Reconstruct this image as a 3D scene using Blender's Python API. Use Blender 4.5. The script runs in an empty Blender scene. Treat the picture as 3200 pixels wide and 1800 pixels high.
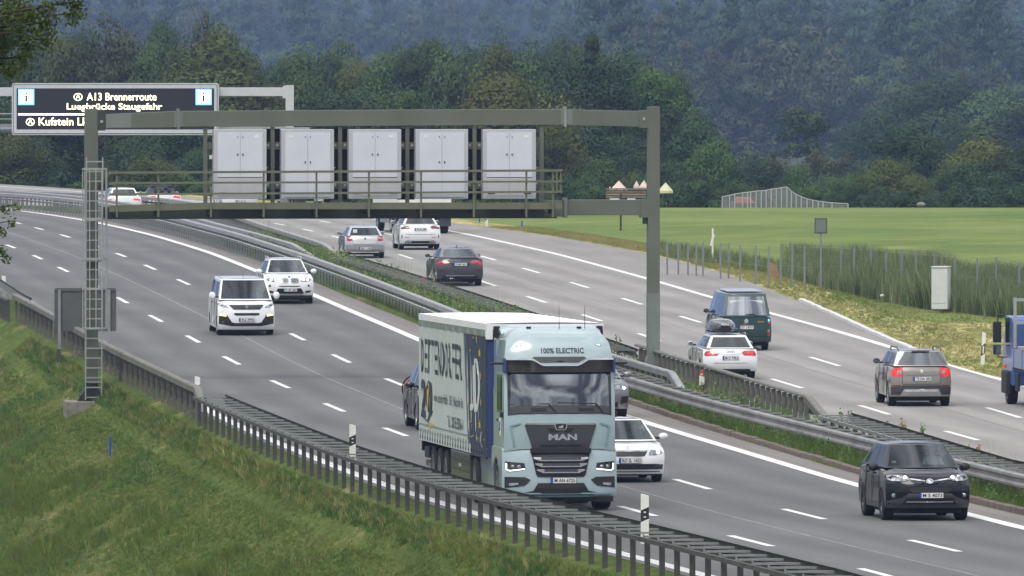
import bpy, bmesh, math, random
import numpy as np
from mathutils import Vector, Matrix, noise

# ------------------------------------------------------------------ camera, light, sky
scene = bpy.context.scene
COL = scene.collection
FPX, CAMH, HORIZON = 30800.0, 10.2, 100.0        # focal length in photo pixels, camera height
PITCH = math.atan((900.0 - HORIZON) / FPX)
cam_data = bpy.data.cameras.new("camera")
cam_data.sensor_width = 36.0
cam_data.lens = FPX / 3200.0 * 36.0
cam_data.clip_start = 1.0
cam_data.clip_end = 30000.0
cam = bpy.data.objects.new("camera", cam_data)
cam.location = (0, 0, CAMH)
cam.rotation_euler = (math.pi / 2 - PITCH, 0, 0)
COL.objects.link(cam)
scene.camera = cam

SUN_EL, SUN_AZ = math.radians(56), math.radians(205)     # behind and left of the camera
world = bpy.data.worlds.new("World")
scene.world = world
world.use_nodes = True
wn, wl = world.node_tree.nodes, world.node_tree.links
wn.clear()
w_out = wn.new("ShaderNodeOutputWorld")
w_bg = wn.new("ShaderNodeBackground")
w_bg.inputs[1].default_value = 0.10
w_sky = wn.new("ShaderNodeTexSky")
w_sky.sky_type = 'NISHITA'
w_sky.sun_disc = False
w_sky.sun_elevation = SUN_EL
w_sky.sun_rotation = SUN_AZ
w_sky.air_density = 1.0
w_sky.dust_density = 2.0
w_tc = wn.new("ShaderNodeTexCoord")
w_map = wn.new("ShaderNodeMapping")
w_map.inputs['Scale'].default_value = (1.6, 1.6, 4.2)
w_noise = wn.new("ShaderNodeTexNoise")
w_noise.inputs['Scale'].default_value = 2.6
w_noise.inputs['Detail'].default_value = 9.0
w_noise.inputs['Roughness'].default_value = 0.62
w_noise.inputs['Distortion'].default_value = 0.6
w_r1 = wn.new("ShaderNodeValToRGB")                      # cloud brightness
w_r1.color_ramp.elements[0].position = 0.41
w_r1.color_ramp.elements[0].color = (1.75, 1.85, 2.05, 1)
w_r1.color_ramp.elements[1].position = 0.63
w_r1.color_ramp.elements[1].color = (14.5, 14.5, 14.4, 1)
w_sep = wn.new("ShaderNodeSeparateXYZ")                  # an overcast sky is brighter overhead than at the horizon
w_grad = wn.new("ShaderNodeMapRange")
w_grad.inputs[1].default_value = 0.0; w_grad.inputs[2].default_value = 0.8
w_grad.inputs[3].default_value = 0.50; w_grad.inputs[4].default_value = 1.35
w_mul = wn.new("ShaderNodeMixRGB"); w_mul.blend_type = 'MULTIPLY'; w_mul.inputs[0].default_value = 1.0
wl.new(w_tc.outputs['Generated'], w_sep.inputs[0]); wl.new(w_sep.outputs[2], w_grad.inputs[0])
wl.new(w_r1.outputs[0], w_mul.inputs[1]); wl.new(w_grad.outputs[0], w_mul.inputs[2])
w_mix = wn.new("ShaderNodeMixRGB")
w_mix.inputs[0].default_value = 0.86
wl.new(w_tc.outputs['Generated'], w_map.inputs[0])
wl.new(w_map.outputs[0], w_noise.inputs['Vector'])
wl.new(w_noise.outputs['Fac'], w_r1.inputs[0])
wl.new(w_sky.outputs[0], w_mix.inputs[1])
wl.new(w_mul.outputs[0], w_mix.inputs[2])
wl.new(w_mix.outputs[0], w_bg.inputs[0])
wl.new(w_bg.outputs[0], w_out.inputs[0])

sun_data = bpy.data.lights.new("sun", 'SUN')
sun_data.energy = 1.4
sun_data.angle = math.radians(28)
sun_data.color = (1.0, 0.96, 0.90)
sun = bpy.data.objects.new("sun", sun_data)
# direction towards the sun
_sd = Vector((math.sin(SUN_AZ) * math.cos(SUN_EL), math.cos(SUN_AZ) * math.cos(SUN_EL), math.sin(SUN_EL)))
sun.rotation_euler = _sd.to_track_quat('Z', 'Y').to_euler()
COL.objects.link(sun)

scene.view_settings.view_transform = 'Standard'
scene.view_settings.look = 'None'
scene.view_settings.gamma = 1.0
scene.view_settings.exposure = 0.64
scene.view_settings.use_curve_mapping = False
scene.cycles.volume_step_rate = 4
scene.cycles.max_bounces = 6
scene.cycles.transparent_max_bounces = 16

rng = random.Random(7)
nrg = np.random.default_rng(11)

# ------------------------------------------------------------------ tagging
def tag(o, label=None, cat=None, group=None, kind=None):
    if label: o['label'] = label
    if cat: o['category'] = cat
    if group: o['group'] = group
    if kind: o['kind'] = kind
    return o

def empty(name, loc=(0, 0, 0), rz=0.0, parent=None):
    o = bpy.data.objects.new(name, None)
    o.empty_display_size = 0.2
    COL.objects.link(o)
    o.location = loc
    o.rotation_euler = (0, 0, rz)
    if parent: o.parent = parent
    return o

def inst(name, mesh, parent=None, loc=(0, 0, 0), rot=(0, 0, 0), scale=(1, 1, 1)):
    o = bpy.data.objects.new(name, mesh)
    COL.objects.link(o)
    o.location = loc; o.rotation_euler = rot; o.scale = scale
    if parent: o.parent = parent
    return o

_kids = None
def copy_tree(o, parent=None):
    c = o.copy()
    COL.objects.link(c)
    c.parent = parent
    for ch in [k for k in ALLOBJ() if k.parent == o]:
        copy_tree(ch, c)
    return c
def ALLOBJ():
    return list(bpy.data.objects)

# ------------------------------------------------------------------ mesh builder
class MB:
    def __init__(s):
        s.v, s.f, s.m = [], [], []
    def add(s, vs, fs, mi=0):
        b = len(s.v)
        s.v.extend([tuple(p) for p in vs])
        s.f.extend([tuple(i + b for i in f) for f in fs])
        s.m.extend([mi] * len(fs))
        return s
    def box(s, x0, x1, y0, y1, z0, z1, mi=0):
        vs = [(x0, y0, z0), (x1, y0, z0), (x1, y1, z0), (x0, y1, z0), (x0, y0, z1), (x1, y0, z1), (x1, y1, z1), (x0, y1, z1)]
        return s.add(vs, [(0, 3, 2, 1), (4, 5, 6, 7), (0, 1, 5, 4), (1, 2, 6, 5), (2, 3, 7, 6), (3, 0, 4, 7)], mi)
    def prism(s, poly, axis, a0, a1, mi=0):
        """extrude a 2-D polygon; axis is the extrusion axis, polygon in the other two (cyclic order)"""
        n = len(poly)
        def P(p, a):
            if axis == 'x': return (a, p[0], p[1])
            if axis == 'y': return (p[0], a, p[1])
            return (p[0], p[1], a)
        vs = [P(p, a0) for p in poly] + [P(p, a1) for p in poly]
        fs = [(i, (i + 1) % n, n + (i + 1) % n, n + i) for i in range(n)]
        fs += [tuple(range(n - 1, -1, -1)), tuple(range(n, 2 * n))]
        return s.add(vs, fs, mi)
    def tube(s, pts, r, n=8, mi=0, caps=True, r1=None):
        pts = [Vector(p) for p in pts]
        k = len(pts)
        vs, fs = [], []
        for i, p in enumerate(pts):
            d = (pts[min(i + 1, k - 1)] - pts[max(i - 1, 0)]).normalized()
            up = Vector((0, 0, 1)) if abs(d.z) < 0.95 else Vector((1, 0, 0))
            a = d.cross(up).normalized(); b = a.cross(d).normalized()
            rr = r if r1 is None else r + (r1 - r) * i / (k - 1)
            for j in range(n):
                t = 2 * math.pi * j / n
                vs.append(p + a * math.cos(t) * rr + b * math.sin(t) * rr)
        for i in range(k - 1):
            for j in range(n):
                j2 = (j + 1) % n
                fs.append((i * n + j, i * n + j2, (i + 1) * n + j2, (i + 1) * n + j))
        if caps:
            fs.append(tuple(range(n - 1, -1, -1)))
            fs.append(tuple((k - 1) * n + j for j in range(n)))
        return s.add(vs, fs, mi)
    def obox(s, c, ax, ay, az, mi=0):
        """oriented box from centre and three half-axis vectors"""
        c, ax, ay, az = Vector(c), Vector(ax), Vector(ay), Vector(az)
        vs = [c + sx * ax + sy * ay + sz * az for sz in (-1, 1) for sx, sy in ((-1, -1), (1, -1), (1, 1), (-1, 1))]
        return s.add(vs, [(0, 3, 2, 1), (4, 5, 6, 7), (0, 1, 5, 4), (1, 2, 6, 5), (2, 3, 7, 6), (3, 0, 4, 7)], mi)
    def grid(s, P, closed=False, mi=0):
        """P: rows of points"""
        r, c = len(P), len(P[0])
        vs = [p for row in P for p in row]
        fs = []
        for i in range(r - 1):
            for j in range(c - 1 + (1 if closed else 0)):
                j2 = (j + 1) % c
                fs.append((i * c + j, i * c + j2, (i + 1) * c + j2, (i + 1) * c + j))
        return s.add(vs, fs, mi)
    def sphere(s, c, rx, ry, rz, nu=10, nv=7, mi=0):
        P = []
        for i in range(nv + 1):
            th = math.pi * i / nv
            P.append([(c[0] + rx * math.sin(th) * math.cos(2 * math.pi * j / nu), c[1] + ry * math.sin(th) * math.sin(2 * math.pi * j / nu), c[2] + rz * math.cos(th)) for j in range(nu)])
        return s.grid(P, True, mi)
    def mesh(s, name, mats, smooth=None, bevel=None):
        me = bpy.data.meshes.new(name)
        me.from_pydata(s.v, [], s.f)
        for m in (mats if isinstance(mats, (list, tuple)) else [mats]):
            me.materials.append(m)
        if any(s.m): me.polygons.foreach_set('material_index', s.m)
        bm = bmesh.new(); bm.from_mesh(me)
        bmesh.ops.remove_doubles(bm, verts=bm.verts, dist=0.0004)
        if bevel:
            ed = [e for e in bm.edges if len(e.link_faces) == 2 and e.calc_face_angle(0) > 0.6]
            bmesh.ops.bevel(bm, geom=ed, offset=bevel, segments=2, profile=0.6, affect='EDGES')
        bmesh.ops.recalc_face_normals(bm, faces=bm.faces)
        bm.to_mesh(me); bm.free()
        if smooth is not None:
            me.shade_smooth()
            me.set_sharp_from_angle(angle=math.radians(smooth))
        me.update()
        return me
    def build(s, name, mats, parent=None, smooth=None, bevel=None, loc=(0, 0, 0), rz=0.0):
        return inst(name, s.mesh(name, mats, smooth, bevel), parent, loc, (0, 0, rz))

def raw_mesh(name, verts, faces, mats, smooth=False):
    """fast numpy mesh of quads/tris"""
    me = bpy.data.meshes.new(name)
    verts = np.asarray(verts, dtype=np.float32); faces = np.asarray(faces, dtype=np.int32)
    n, k = faces.shape
    me.vertices.add(len(verts)); me.vertices.foreach_set('co', verts.ravel())
    me.loops.add(n * k); me.loops.foreach_set('vertex_index', faces.ravel())
    me.polygons.add(n)
    me.polygons.foreach_set('loop_start', np.arange(0, n * k, k, dtype=np.int32))
    me.polygons.foreach_set('loop_total', np.full(n, k, dtype=np.int32))
    for m in (mats if isinstance(mats, (list, tuple)) else [mats]): me.materials.append(m)
    me.update(calc_edges=True)
    if smooth: me.shade_smooth()
    return me

# ------------------------------------------------------------------ materials
def mat(name, col, rough=0.6, metal=0.0, spec=0.5, noise=0.0, nscale=3.0, coat=0.0, bump=0.0, bscale=40.0, emit=None, estr=0.0, col2=None, detail=6.0, trans=0.0, stretch=None):
    m = bpy.data.materials.new(name)
    m.use_nodes = True
    nt = m.node_tree; N, Lk = nt.nodes, nt.links
    b = N['Principled BSDF']
    b.inputs['Base Color'].default_value = (*col, 1)
    b.inputs['Roughness'].default_value = rough
    b.inputs['Metallic'].default_value = metal
    b.inputs['Specular IOR Level'].default_value = spec
    b.inputs['Coat Weight'].default_value = coat
    b.inputs['Coat Roughness'].default_value = 0.06
    if emit:
        b.inputs['Emission Color'].default_value = (*emit, 1)
        b.inputs['Emission Strength'].default_value = estr
    tc = None
    if noise or col2:
        tc = N.new('ShaderNodeTexCoord')
        mp = N.new('ShaderNodeMapping')
        if stretch: mp.inputs['Scale'].default_value = stretch
        nz = N.new('ShaderNodeTexNoise')
        nz.inputs['Scale'].default_value = nscale; nz.inputs['Detail'].default_value = detail; nz.inputs['Roughness'].default_value = 0.65
        rp = N.new('ShaderNodeValToRGB')
        rp.color_ramp.elements[0].position = 0.32; rp.color_ramp.elements[1].position = 0.68
        c2 = col2 if col2 else tuple(min(1, c * (1 + noise)) for c in col)
        c1 = col if col2 else tuple(c * (1 - noise) for c in col)
        rp.color_ramp.elements[0].color = (*c1, 1); rp.color_ramp.elements[1].color = (*c2, 1)
        Lk.new(tc.outputs['Object'], mp.inputs[0]); Lk.new(mp.outputs[0], nz.inputs['Vector'])
        Lk.new(nz.outputs['Fac'], rp.inputs[0]); Lk.new(rp.outputs[0], b.inputs['Base Color'])
    if bump:
        tc = tc or N.new('ShaderNodeTexCoord')
        nb = N.new('ShaderNodeTexNoise'); nb.inputs['Scale'].default_value = bscale; nb.inputs['Detail'].default_value = 5
        bp = N.new('ShaderNodeBump'); bp.inputs['Strength'].default_value = bump; bp.inputs['Distance'].default_value = 0.02
        Lk.new(tc.outputs['Object'], nb.inputs['Vector']); Lk.new(nb.outputs['Fac'], bp.inputs['Height']); Lk.new(bp.outputs[0], b.inputs['Normal'])
    return m

def leaf_mat(name, c1, c2, c3=None, scale=0.45, trl=0.25, isr=(0.82, 1.12), bent=False):
    """foliage: colour varies with place in the crown and from tree to tree, a little light passes through"""
    m = bpy.data.materials.new(name); m.use_nodes = True
    N, Lk = m.node_tree.nodes, m.node_tree.links
    b = N['Principled BSDF']; out = N['Material Output']
    b.inputs['Roughness'].default_value = 0.65; b.inputs['Specular IOR Level'].default_value = 0.25
    tc = N.new('ShaderNodeTexCoord'); nz = N.new('ShaderNodeTexNoise'); nz.inputs['Scale'].default_value = scale; nz.inputs['Detail'].default_value = 4
    rp = N.new('ShaderNodeValToRGB'); rp.color_ramp.elements[0].position = 0.3; rp.color_ramp.elements[1].position = 0.7
    rp.color_ramp.elements[0].color = (*c1, 1); rp.color_ramp.elements[1].color = (*c2, 1)
    gi = N.new('ShaderNodeNewGeometry')
    oi = N.new('ShaderNodeObjectInfo')
    hs = N.new('ShaderNodeHueSaturation')
    mr = N.new('ShaderNodeMapRange'); mr.inputs[3].default_value = 0.70; mr.inputs[4].default_value = 1.35
    mh = N.new('ShaderNodeMapRange'); mh.inputs[3].default_value = 0.485; mh.inputs[4].default_value = 0.512
    Lk.new(tc.outputs['Object'], nz.inputs['Vector']); Lk.new(nz.outputs['Fac'], rp.inputs[0])
    Lk.new(oi.outputs['Random'], mr.inputs[0]); Lk.new(oi.outputs['Random'], mh.inputs[0])
    Lk.new(mr.outputs[0], hs.inputs['Value']); Lk.new(mh.outputs[0], hs.inputs['Hue'])
    mx = N.new('ShaderNodeMixRGB'); mx.blend_type = 'MULTIPLY'; mx.inputs[0].default_value = 0.5
    isl = N.new('ShaderNodeMapRange'); isl.inputs[3].default_value = isr[0]; isl.inputs[4].default_value = isr[1]
    Lk.new(gi.outputs['Random Per Island'], isl.inputs[0])
    Lk.new(rp.outputs[0], mx.inputs[1]); Lk.new(isl.outputs[0], mx.inputs[2])
    Lk.new(mx.outputs[0], hs.inputs['Color'])
    Lk.new(hs.outputs[0], b.inputs['Base Color'])
    # leaves of one clump share the clump's rounded shading, as dense foliage does
    at_ = N.new('ShaderNodeAttribute'); at_.attribute_name = 'clump_normal'
    vt = N.new('ShaderNodeVectorTransform'); vt.vector_type = 'VECTOR'; vt.convert_from = 'OBJECT'; vt.convert_to = 'WORLD'
    v1 = N.new('ShaderNodeVectorMath'); v1.operation = 'SCALE'; v1.inputs['Scale'].default_value = 2.2
    v2 = N.new('ShaderNodeVectorMath'); v2.operation = 'ADD'; v3 = N.new('ShaderNodeVectorMath'); v3.operation = 'NORMALIZE'
    Lk.new(at_.outputs['Vector'], vt.inputs[0]); Lk.new(vt.outputs[0], v1.inputs[0]); Lk.new(v1.outputs[0], v2.inputs[0]); Lk.new(gi.outputs['Normal'], v2.inputs[1])
    Lk.new(v2.outputs[0], v3.inputs[0]); 
    if bent: Lk.new(v3.outputs[0], b.inputs['Normal'])
    tr = N.new('ShaderNodeBsdfTranslucent'); Lk.new(hs.outputs[0], tr.inputs[0])
    ms = N.new('ShaderNodeMixShader'); ms.inputs[0].default_value = trl
    Lk.new(b.outputs[0], ms.inputs[1]); Lk.new(tr.outputs[0], ms.inputs[2]); Lk.new(ms.outputs[0], out.inputs[0])
    return m

def glass_mat(name, tint, refl=0.12):
    m = bpy.data.materials.new(name); m.use_nodes = True
    N, Lk = m.node_tree.nodes, m.node_tree.links
    N.remove(N['Principled BSDF']); out = N['Material Output']
    t = N.new('ShaderNodeBsdfTransparent'); t.inputs[0].default_value = (*tint, 1)
    g = N.new('ShaderNodeBsdfGlossy'); g.inputs['Roughness'].default_value = 0.03; g.inputs[0].default_value = (0.9, 0.95, 1, 1)
    lw = N.new('ShaderNodeLayerWeight'); lw.inputs[0].default_value = 0.30
    mr = N.new('ShaderNodeMapRange'); mr.inputs[3].default_value = refl; mr.inputs[4].default_value = 0.9
    ms = N.new('ShaderNodeMixShader')
    Lk.new(lw.outputs['Fresnel'], mr.inputs[0]); Lk.new(mr.outputs[0], ms.inputs[0])
    Lk.new(t.outputs[0], ms.inputs[1]); Lk.new(g.outputs[0], ms.inputs[2]); Lk.new(ms.outputs[0], out.inputs[0])
    return m

def paint(name, col, metal=0.0, rough=0.3):
    return mat(name, col, rough=rough, metal=metal, spec=0.5, coat=0.8, noise=0.04, nscale=2.0)

M = {}
M['white_paint'] = paint('white_paint', (0.78, 0.79, 0.80))
M['black_paint'] = mat('black_paint', (0.005, 0.006, 0.011), rough=0.14, spec=.3, coat=.15)
M['silver_paint'] = paint('silver_paint', (0.44, 0.47, 0.55), metal=0.35, rough=0.35)
M['grey_paint'] = paint('grey_paint', (0.055, 0.058, 0.068), metal=0.35, rough=0.3)
M['beige_paint'] = paint('beige_paint', (0.27, 0.25, 0.22), metal=0.35, rough=0.35)
M['green_paint'] = paint('green_paint', (0.008, 0.045, 0.045), rough=0.3)
M['blue_paint'] = paint('blue_paint', (0.04, 0.12, 0.36), rough=0.35)
M['steel_grey_paint'] = paint('steel_grey_paint', (0.20, 0.20, 0.22), metal=0.4, rough=0.35)
M['truck_paint'] = paint('truck_paint', (0.33, 0.425, 0.45), rough=0.3)
M['truck_roof'] = paint('truck_roof', (0.42, 0.54, 0.57), rough=0.3)
M['plastic'] = mat('black_plastic', (0.012, 0.012, 0.014), rough=0.55, noise=0.2)
M['plastic_grey'] = mat('grey_plastic', (0.05, 0.05, 0.055), rough=0.5, noise=0.15)
M['black_gloss'] = mat('black_gloss', (0.012, 0.012, 0.014), rough=0.15, coat=0.5)
M['chrome'] = mat('chrome', (0.75, 0.76, 0.78), rough=0.18, metal=1.0)
M['alu'] = mat('aluminium', (0.55, 0.56, 0.58), rough=0.35, metal=0.8, noise=0.1)
M['rubber'] = mat('tyre_rubber', (0.009, 0.009, 0.010), rough=0.85, noise=0.3, nscale=8, bump=0.2)
M['rim'] = mat('rim_alloy', (0.32, 0.33, 0.35), rough=0.35, metal=0.7)
M['rim_dark'] = mat('rim_dark', (0.07, 0.07, 0.075), rough=0.4, metal=0.6)
M['glass'] = glass_mat('window_glass', (0.46, 0.52, 0.55), 0.035)
M['glass_dark'] = glass_mat('tinted_glass', (0.045, 0.05, 0.055), 0.04)
M['glass_blue'] = glass_mat('blue_sun_glass', (0.20, 0.22, 0.38), 0.07)
M['glass_mirror'] = glass_mat('mirroring_glass', (0.06, 0.065, 0.07), 0.34)
M['interior'] = mat('interior_dark', (0.02, 0.02, 0.022), rough=0.9)
M['interior_grey'] = mat('seat_fabric', (0.06, 0.06, 0.068), rough=0.95, noise=0.2, nscale=20)
M['lamp'] = mat('headlamp_glass', (0.30, 0.32, 0.34), rough=0.15, metal=0.4, noise=0.75, nscale=16, coat=.6)
M['lamp_dark'] = mat('headlamp_dark', (0.06, 0.065, 0.07), rough=0.12, metal=0.3, noise=0.7, nscale=14, coat=1.0)
M['lamp_on'] = mat('daytime_light', (0.9, 0.9, 0.85), rough=0.3, emit=(1.0, 0.93, 0.78), estr=4.0)
M['lamp_white'] = mat('white_light_bar', (0.9, 0.9, 0.9), rough=0.3, emit=(1, 1, 1), estr=1.3)
M['lamp_yellow'] = mat('yellow_light', (0.9, 0.85, 0.3), rough=0.3, emit=(1.0, 0.85, 0.25), estr=1.5)
M['tail'] = mat('tail_lamp', (0.42, 0.012, 0.015), rough=0.2, coat=1.0, noise=0.35, nscale=12)
M['tail_on'] = mat('brake_light', (0.5, 0.012, 0.012), rough=0.2, emit=(1, 0.015, 0.01), estr=0.45, coat=1.0)
M['tail_dark'] = mat('tail_lamp_dark', (0.16, 0.006, 0.012), rough=0.15, coat=1.0, noise=0.3, nscale=12)
M['orange'] = mat('orange_lamp', (0.8, 0.22, 0.03), rough=0.3)
M['plate'] = mat('plate_white', (0.72, 0.72, 0.70), rough=0.5)
M['plate_blue'] = mat('plate_blue', (0.015, 0.06, 0.42), rough=0.5)
M['ink'] = mat('black_print', (0.012, 0.012, 0.015), rough=0.6)
M['gantry'] = mat('gantry_green_grey', (0.125, 0.135, 0.105), rough=0.5, noise=0.10, nscale=0.7, metal=0.15, bump=0.05)
M['gantry_primer'] = mat('gantry_lighter_coat', (0.17, 0.19, 0.17), rough=0.5, noise=0.08, nscale=1.5)
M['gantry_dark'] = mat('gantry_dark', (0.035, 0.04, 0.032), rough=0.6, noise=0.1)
M['olive'] = mat('olive_railing', (0.135, 0.138, 0.085), rough=0.5, noise=0.08)
M['galv'] = mat('galvanised_steel', (0.30, 0.305, 0.30), rough=0.45, metal=0.45, noise=0.22, nscale=1.3, bump=0.05)
M['galv_light'] = mat('galvanised_new', (0.42, 0.43, 0.42), rough=0.4, metal=0.5, noise=0.12, nscale=2)
M['galv_dark'] = mat('galvanised_weathered', (0.075, 0.071, 0.066), rough=0.65, metal=0.15, noise=0.35, nscale=1.6, bump=0.08)
M['galv_brown'] = mat('galvanised_brownish', (0.165, 0.155, 0.135), rough=0.65, metal=0.15, noise=0.3, nscale=1.2, stretch=(1, 1, 3))
M['rail_light'] = mat('rail_beam_light', (0.235, 0.23, 0.222), rough=0.6, metal=0.2, noise=0.28, nscale=0.9)
M['cabinet'] = mat('cabinet_grey', (0.60, 0.625, 0.69), rough=0.45, noise=0.05, nscale=1.0)
M['cabinet_frame'] = mat('cabinet_frame', (0.46, 0.47, 0.50), rough=0.45, noise=0.05)
M['cabinet_strip'] = mat('cabinet_lower_panel', (0.48, 0.48, 0.50), rough=0.45, noise=0.05)
M['far_gantry'] = mat('far_gantry_light', (0.52, 0.53, 0.54), rough=0.5, noise=0.06)
M['sign_black'] = mat('display_black', (0.007, 0.0065, 0.009), rough=0.6)
M['led'] = mat('led_warm', (0.9, 0.85, 0.6), rough=0.5, emit=(1.0, 0.86, 0.55), estr=1.7)
M['led_white'] = mat('led_white', (0.9, 0.9, 0.9), rough=0.5, emit=(1.0, 0.97, 0.90), estr=1.5)
M['led_blue'] = mat('led_blue', (0.1, 0.4, 0.8), rough=0.5, emit=(0.18, 0.55, 0.95), estr=1.0)
M['sign_grey'] = mat('sign_back', (0.085, 0.09, 0.09), rough=0.55, noise=0.12, nscale=2)
M['concrete'] = mat('concrete', (0.20, 0.185, 0.16), rough=0.9, noise=0.3, nscale=4, bump=0.3)
M['concrete_light'] = mat('concrete_light', (0.60, 0.61, 0.59), rough=0.8, noise=0.08, nscale=2, bump=0.1)
M['kerb'] = mat('kerb_stone', (0.15, 0.12, 0.095), rough=0.9, noise=0.35, nscale=5, bump=0.4)
M['post_white'] = mat('delineator_white', (0.74, 0.74, 0.70), rough=0.5, noise=0.06)
M['post_black'] = mat('delineator_black', (0.02, 0.02, 0.022), rough=0.5)
M['reflector'] = mat('reflector', (0.65, 0.66, 0.66), rough=0.3)
M['red_post'] = mat('red_marker', (0.72, 0.07, 0.03), rough=0.5)
M['blue_post'] = mat('blue_marker', (0.03, 0.07, 0.5), rough=0.5)
M['line_white'] = mat('road_line_white', (0.70, 0.70, 0.69), rough=0.7, noise=0.13, nscale=2.5, bump=0.1)
M['seam'] = mat('joint_sealant', (0.30, 0.30, 0.30), rough=0.7, noise=0.35, nscale=0.8)
M['crack'] = mat('joint_dark', (0.14, 0.135, 0.13), rough=0.8)
M['skin'] = mat('skin', (0.50, 0.30, 0.21), rough=0.6)
M['shirt_white'] = mat('shirt_white', (0.55, 0.57, 0.62), rough=0.9)
M['shirt_dark'] = mat('shirt_dark', (0.06, 0.07, 0.10), rough=0.9)
M['hair'] = mat('hair', (0.08, 0.07, 0.06), rough=0.8)
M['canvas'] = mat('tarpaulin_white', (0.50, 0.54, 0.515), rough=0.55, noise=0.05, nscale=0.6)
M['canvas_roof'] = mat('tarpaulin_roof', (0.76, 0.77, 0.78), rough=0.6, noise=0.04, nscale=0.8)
M['canvas_blue'] = mat('tarpaulin_navy', (0.016, 0.026, 0.062), rough=0.45, noise=0.10)
M['print_navy'] = mat('print_navy', (0.022, 0.032, 0.05), rough=0.55)
M['print_white'] = mat('print_white', (0.62, 0.64, 0.60), rough=0.55)
M['print_gold'] = mat('print_gold', (0.62, 0.36, 0.04), rough=0.55)
M['trailer_edge'] = mat('trailer_edge_blue', (0.03, 0.05, 0.17), rough=0.5)
M['under'] = mat('chassis_dark', (0.005, 0.005, 0.006), rough=0.8)
M['locker'] = mat('olive_locker', (0.085, 0.095, 0.06), rough=0.25, metal=0.3, noise=0.1, coat=0.4)
M['wood'] = mat('timber', (0.30, 0.20, 0.11), rough=0.85, noise=0.25, nscale=6)
M['sack'] = mat('grey_bricks', (0.38, 0.35, 0.32), rough=0.85, noise=0.12, nscale=5)
M['cream'] = mat('cream_cloth', (0.62, 0.50, 0.42), rough=0.9)
M['cream2'] = mat('yellowish_cloth', (0.56, 0.56, 0.36), rough=0.9)
M['roof_red'] = mat('roof_red', (0.42, 0.12, 0.08), rough=0.8, noise=0.1)
M['net_pole'] = mat('pale_pole', (0.33, 0.35, 0.37), rough=0.6)
M['pole_grey'] = mat('fence_pole', (0.19, 0.205, 0.215), rough=0.6, noise=0.15)
M['bark'] = mat('bark', (0.055, 0.045, 0.036), rough=0.95, noise=0.3, nscale=3)
M['bark_pale'] = mat('bark_pale', (0.17, 0.15, 0.12), rough=0.95, noise=0.3, nscale=3)

# ------------------------------------------------------------------ text as mesh
_tx = {}
def text_mesh(s, w, h, material, bold=0.0, depth=0.0):
    """flat lettering fitted into w x h, in the XZ plane, origin at its centre, reading along +X seen from -Y"""
    c = bpy.data.curves.new('lettering', 'FONT')
    c.body = s; c.size = 1.0; c.offset = bold; c.resolution_u = 3; c.extrude = 0.0
    o = bpy.data.objects.new('lettering', c)
    COL.objects.link(o)
    me = bpy.data.meshes.new_from_object(o)
    bpy.data.objects.remove(o); bpy.data.curves.remove(c)
    n = len(me.vertices)
    co = np.empty(n * 3, dtype=np.float32); me.vertices.foreach_get('co', co); co = co.reshape(-1, 3)
    mn, mx = co.min(0), co.max(0)
    out = np.zeros_like(co)
    out[:, 0] = (co[:, 0] - (mn[0] + mx[0]) / 2) / (mx[0] - mn[0]) * w
    out[:, 2] = (co[:, 1] - (mn[1] + mx[1]) / 2) / (mx[1] - mn[1]) * h
    me.vertices.foreach_set('co', out.ravel())
    me.materials.clear(); me.materials.append(material)
    me.update()
    return me

# ------------------------------------------------------------------ ground profile and back-projection
_HY = np.array([0, 120, 150, 176, 193, 211, 229, 265, 300, 317, 335, 389, 424, 460, 495, 570, 640, 2000.])
_HH = np.array([9.3, 9.3, 9.45, 9.72, 9.97, 10.21, 10.39, 10.55, 10.54, 10.43, 10.24, 9.77, 9.54, 9.49, 9.55, 9.83, 9.9, 9.9])
_yy = np.linspace(0, 2000, 2001)
_hh = np.interp(_yy, _HY, _HH)
_k = np.hanning(25); _k /= _k.sum()
_hs = np.convolve(np.pad(_hh, 12, mode='edge'), _k, mode='valid')
_hl = [float(v) for v in _hs]
def gz(Y):
    """height of the road surface at depth Y"""
    Y = max(0.0, Y); i = int(Y)
    if i >= 1999: return CAMH - _hl[-1]
    f = Y - i
    return CAMH - (_hl[i] * (1 - f) + _hl[i + 1] * f)
def slope(Y):
    return math.atan((gz(Y + 3) - gz(Y - 3)) / 6.0)

_cp, _sp = math.cos(PITCH), math.sin(PITCH)
def ray(px, py):
    r, u = (px - 1600.0) / FPX, (900.0 - py) / FPX
    return Vector((r, _cp + u * _sp, -_sp + u * _cp))
def at(px, py, Y):
    """world point seen at photo pixel (px,py) at depth Y"""
    d = ray(px, py)
    return Vector((d.x / d.y * Y, Y, CAMH + d.z / d.y * Y))
def ground(px, py, dz=0.0):
    """world point seen at (px,py) that stands dz above the road surface"""
    d = ray(px, py); k = d.z / d.y
    lo, hi = 60.0, 1500.0
    f = lambda Y: CAMH + k * Y - gz(Y) - dz
    for _ in range(60):
        mid = (lo + hi) / 2
        if f(mid) > 0: lo = mid
        else: hi = mid
    Y = (lo + hi) / 2
    return Vector((d.x / d.y * Y, Y, gz(Y)))
def pxm(Y): return FPX / Y

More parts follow.
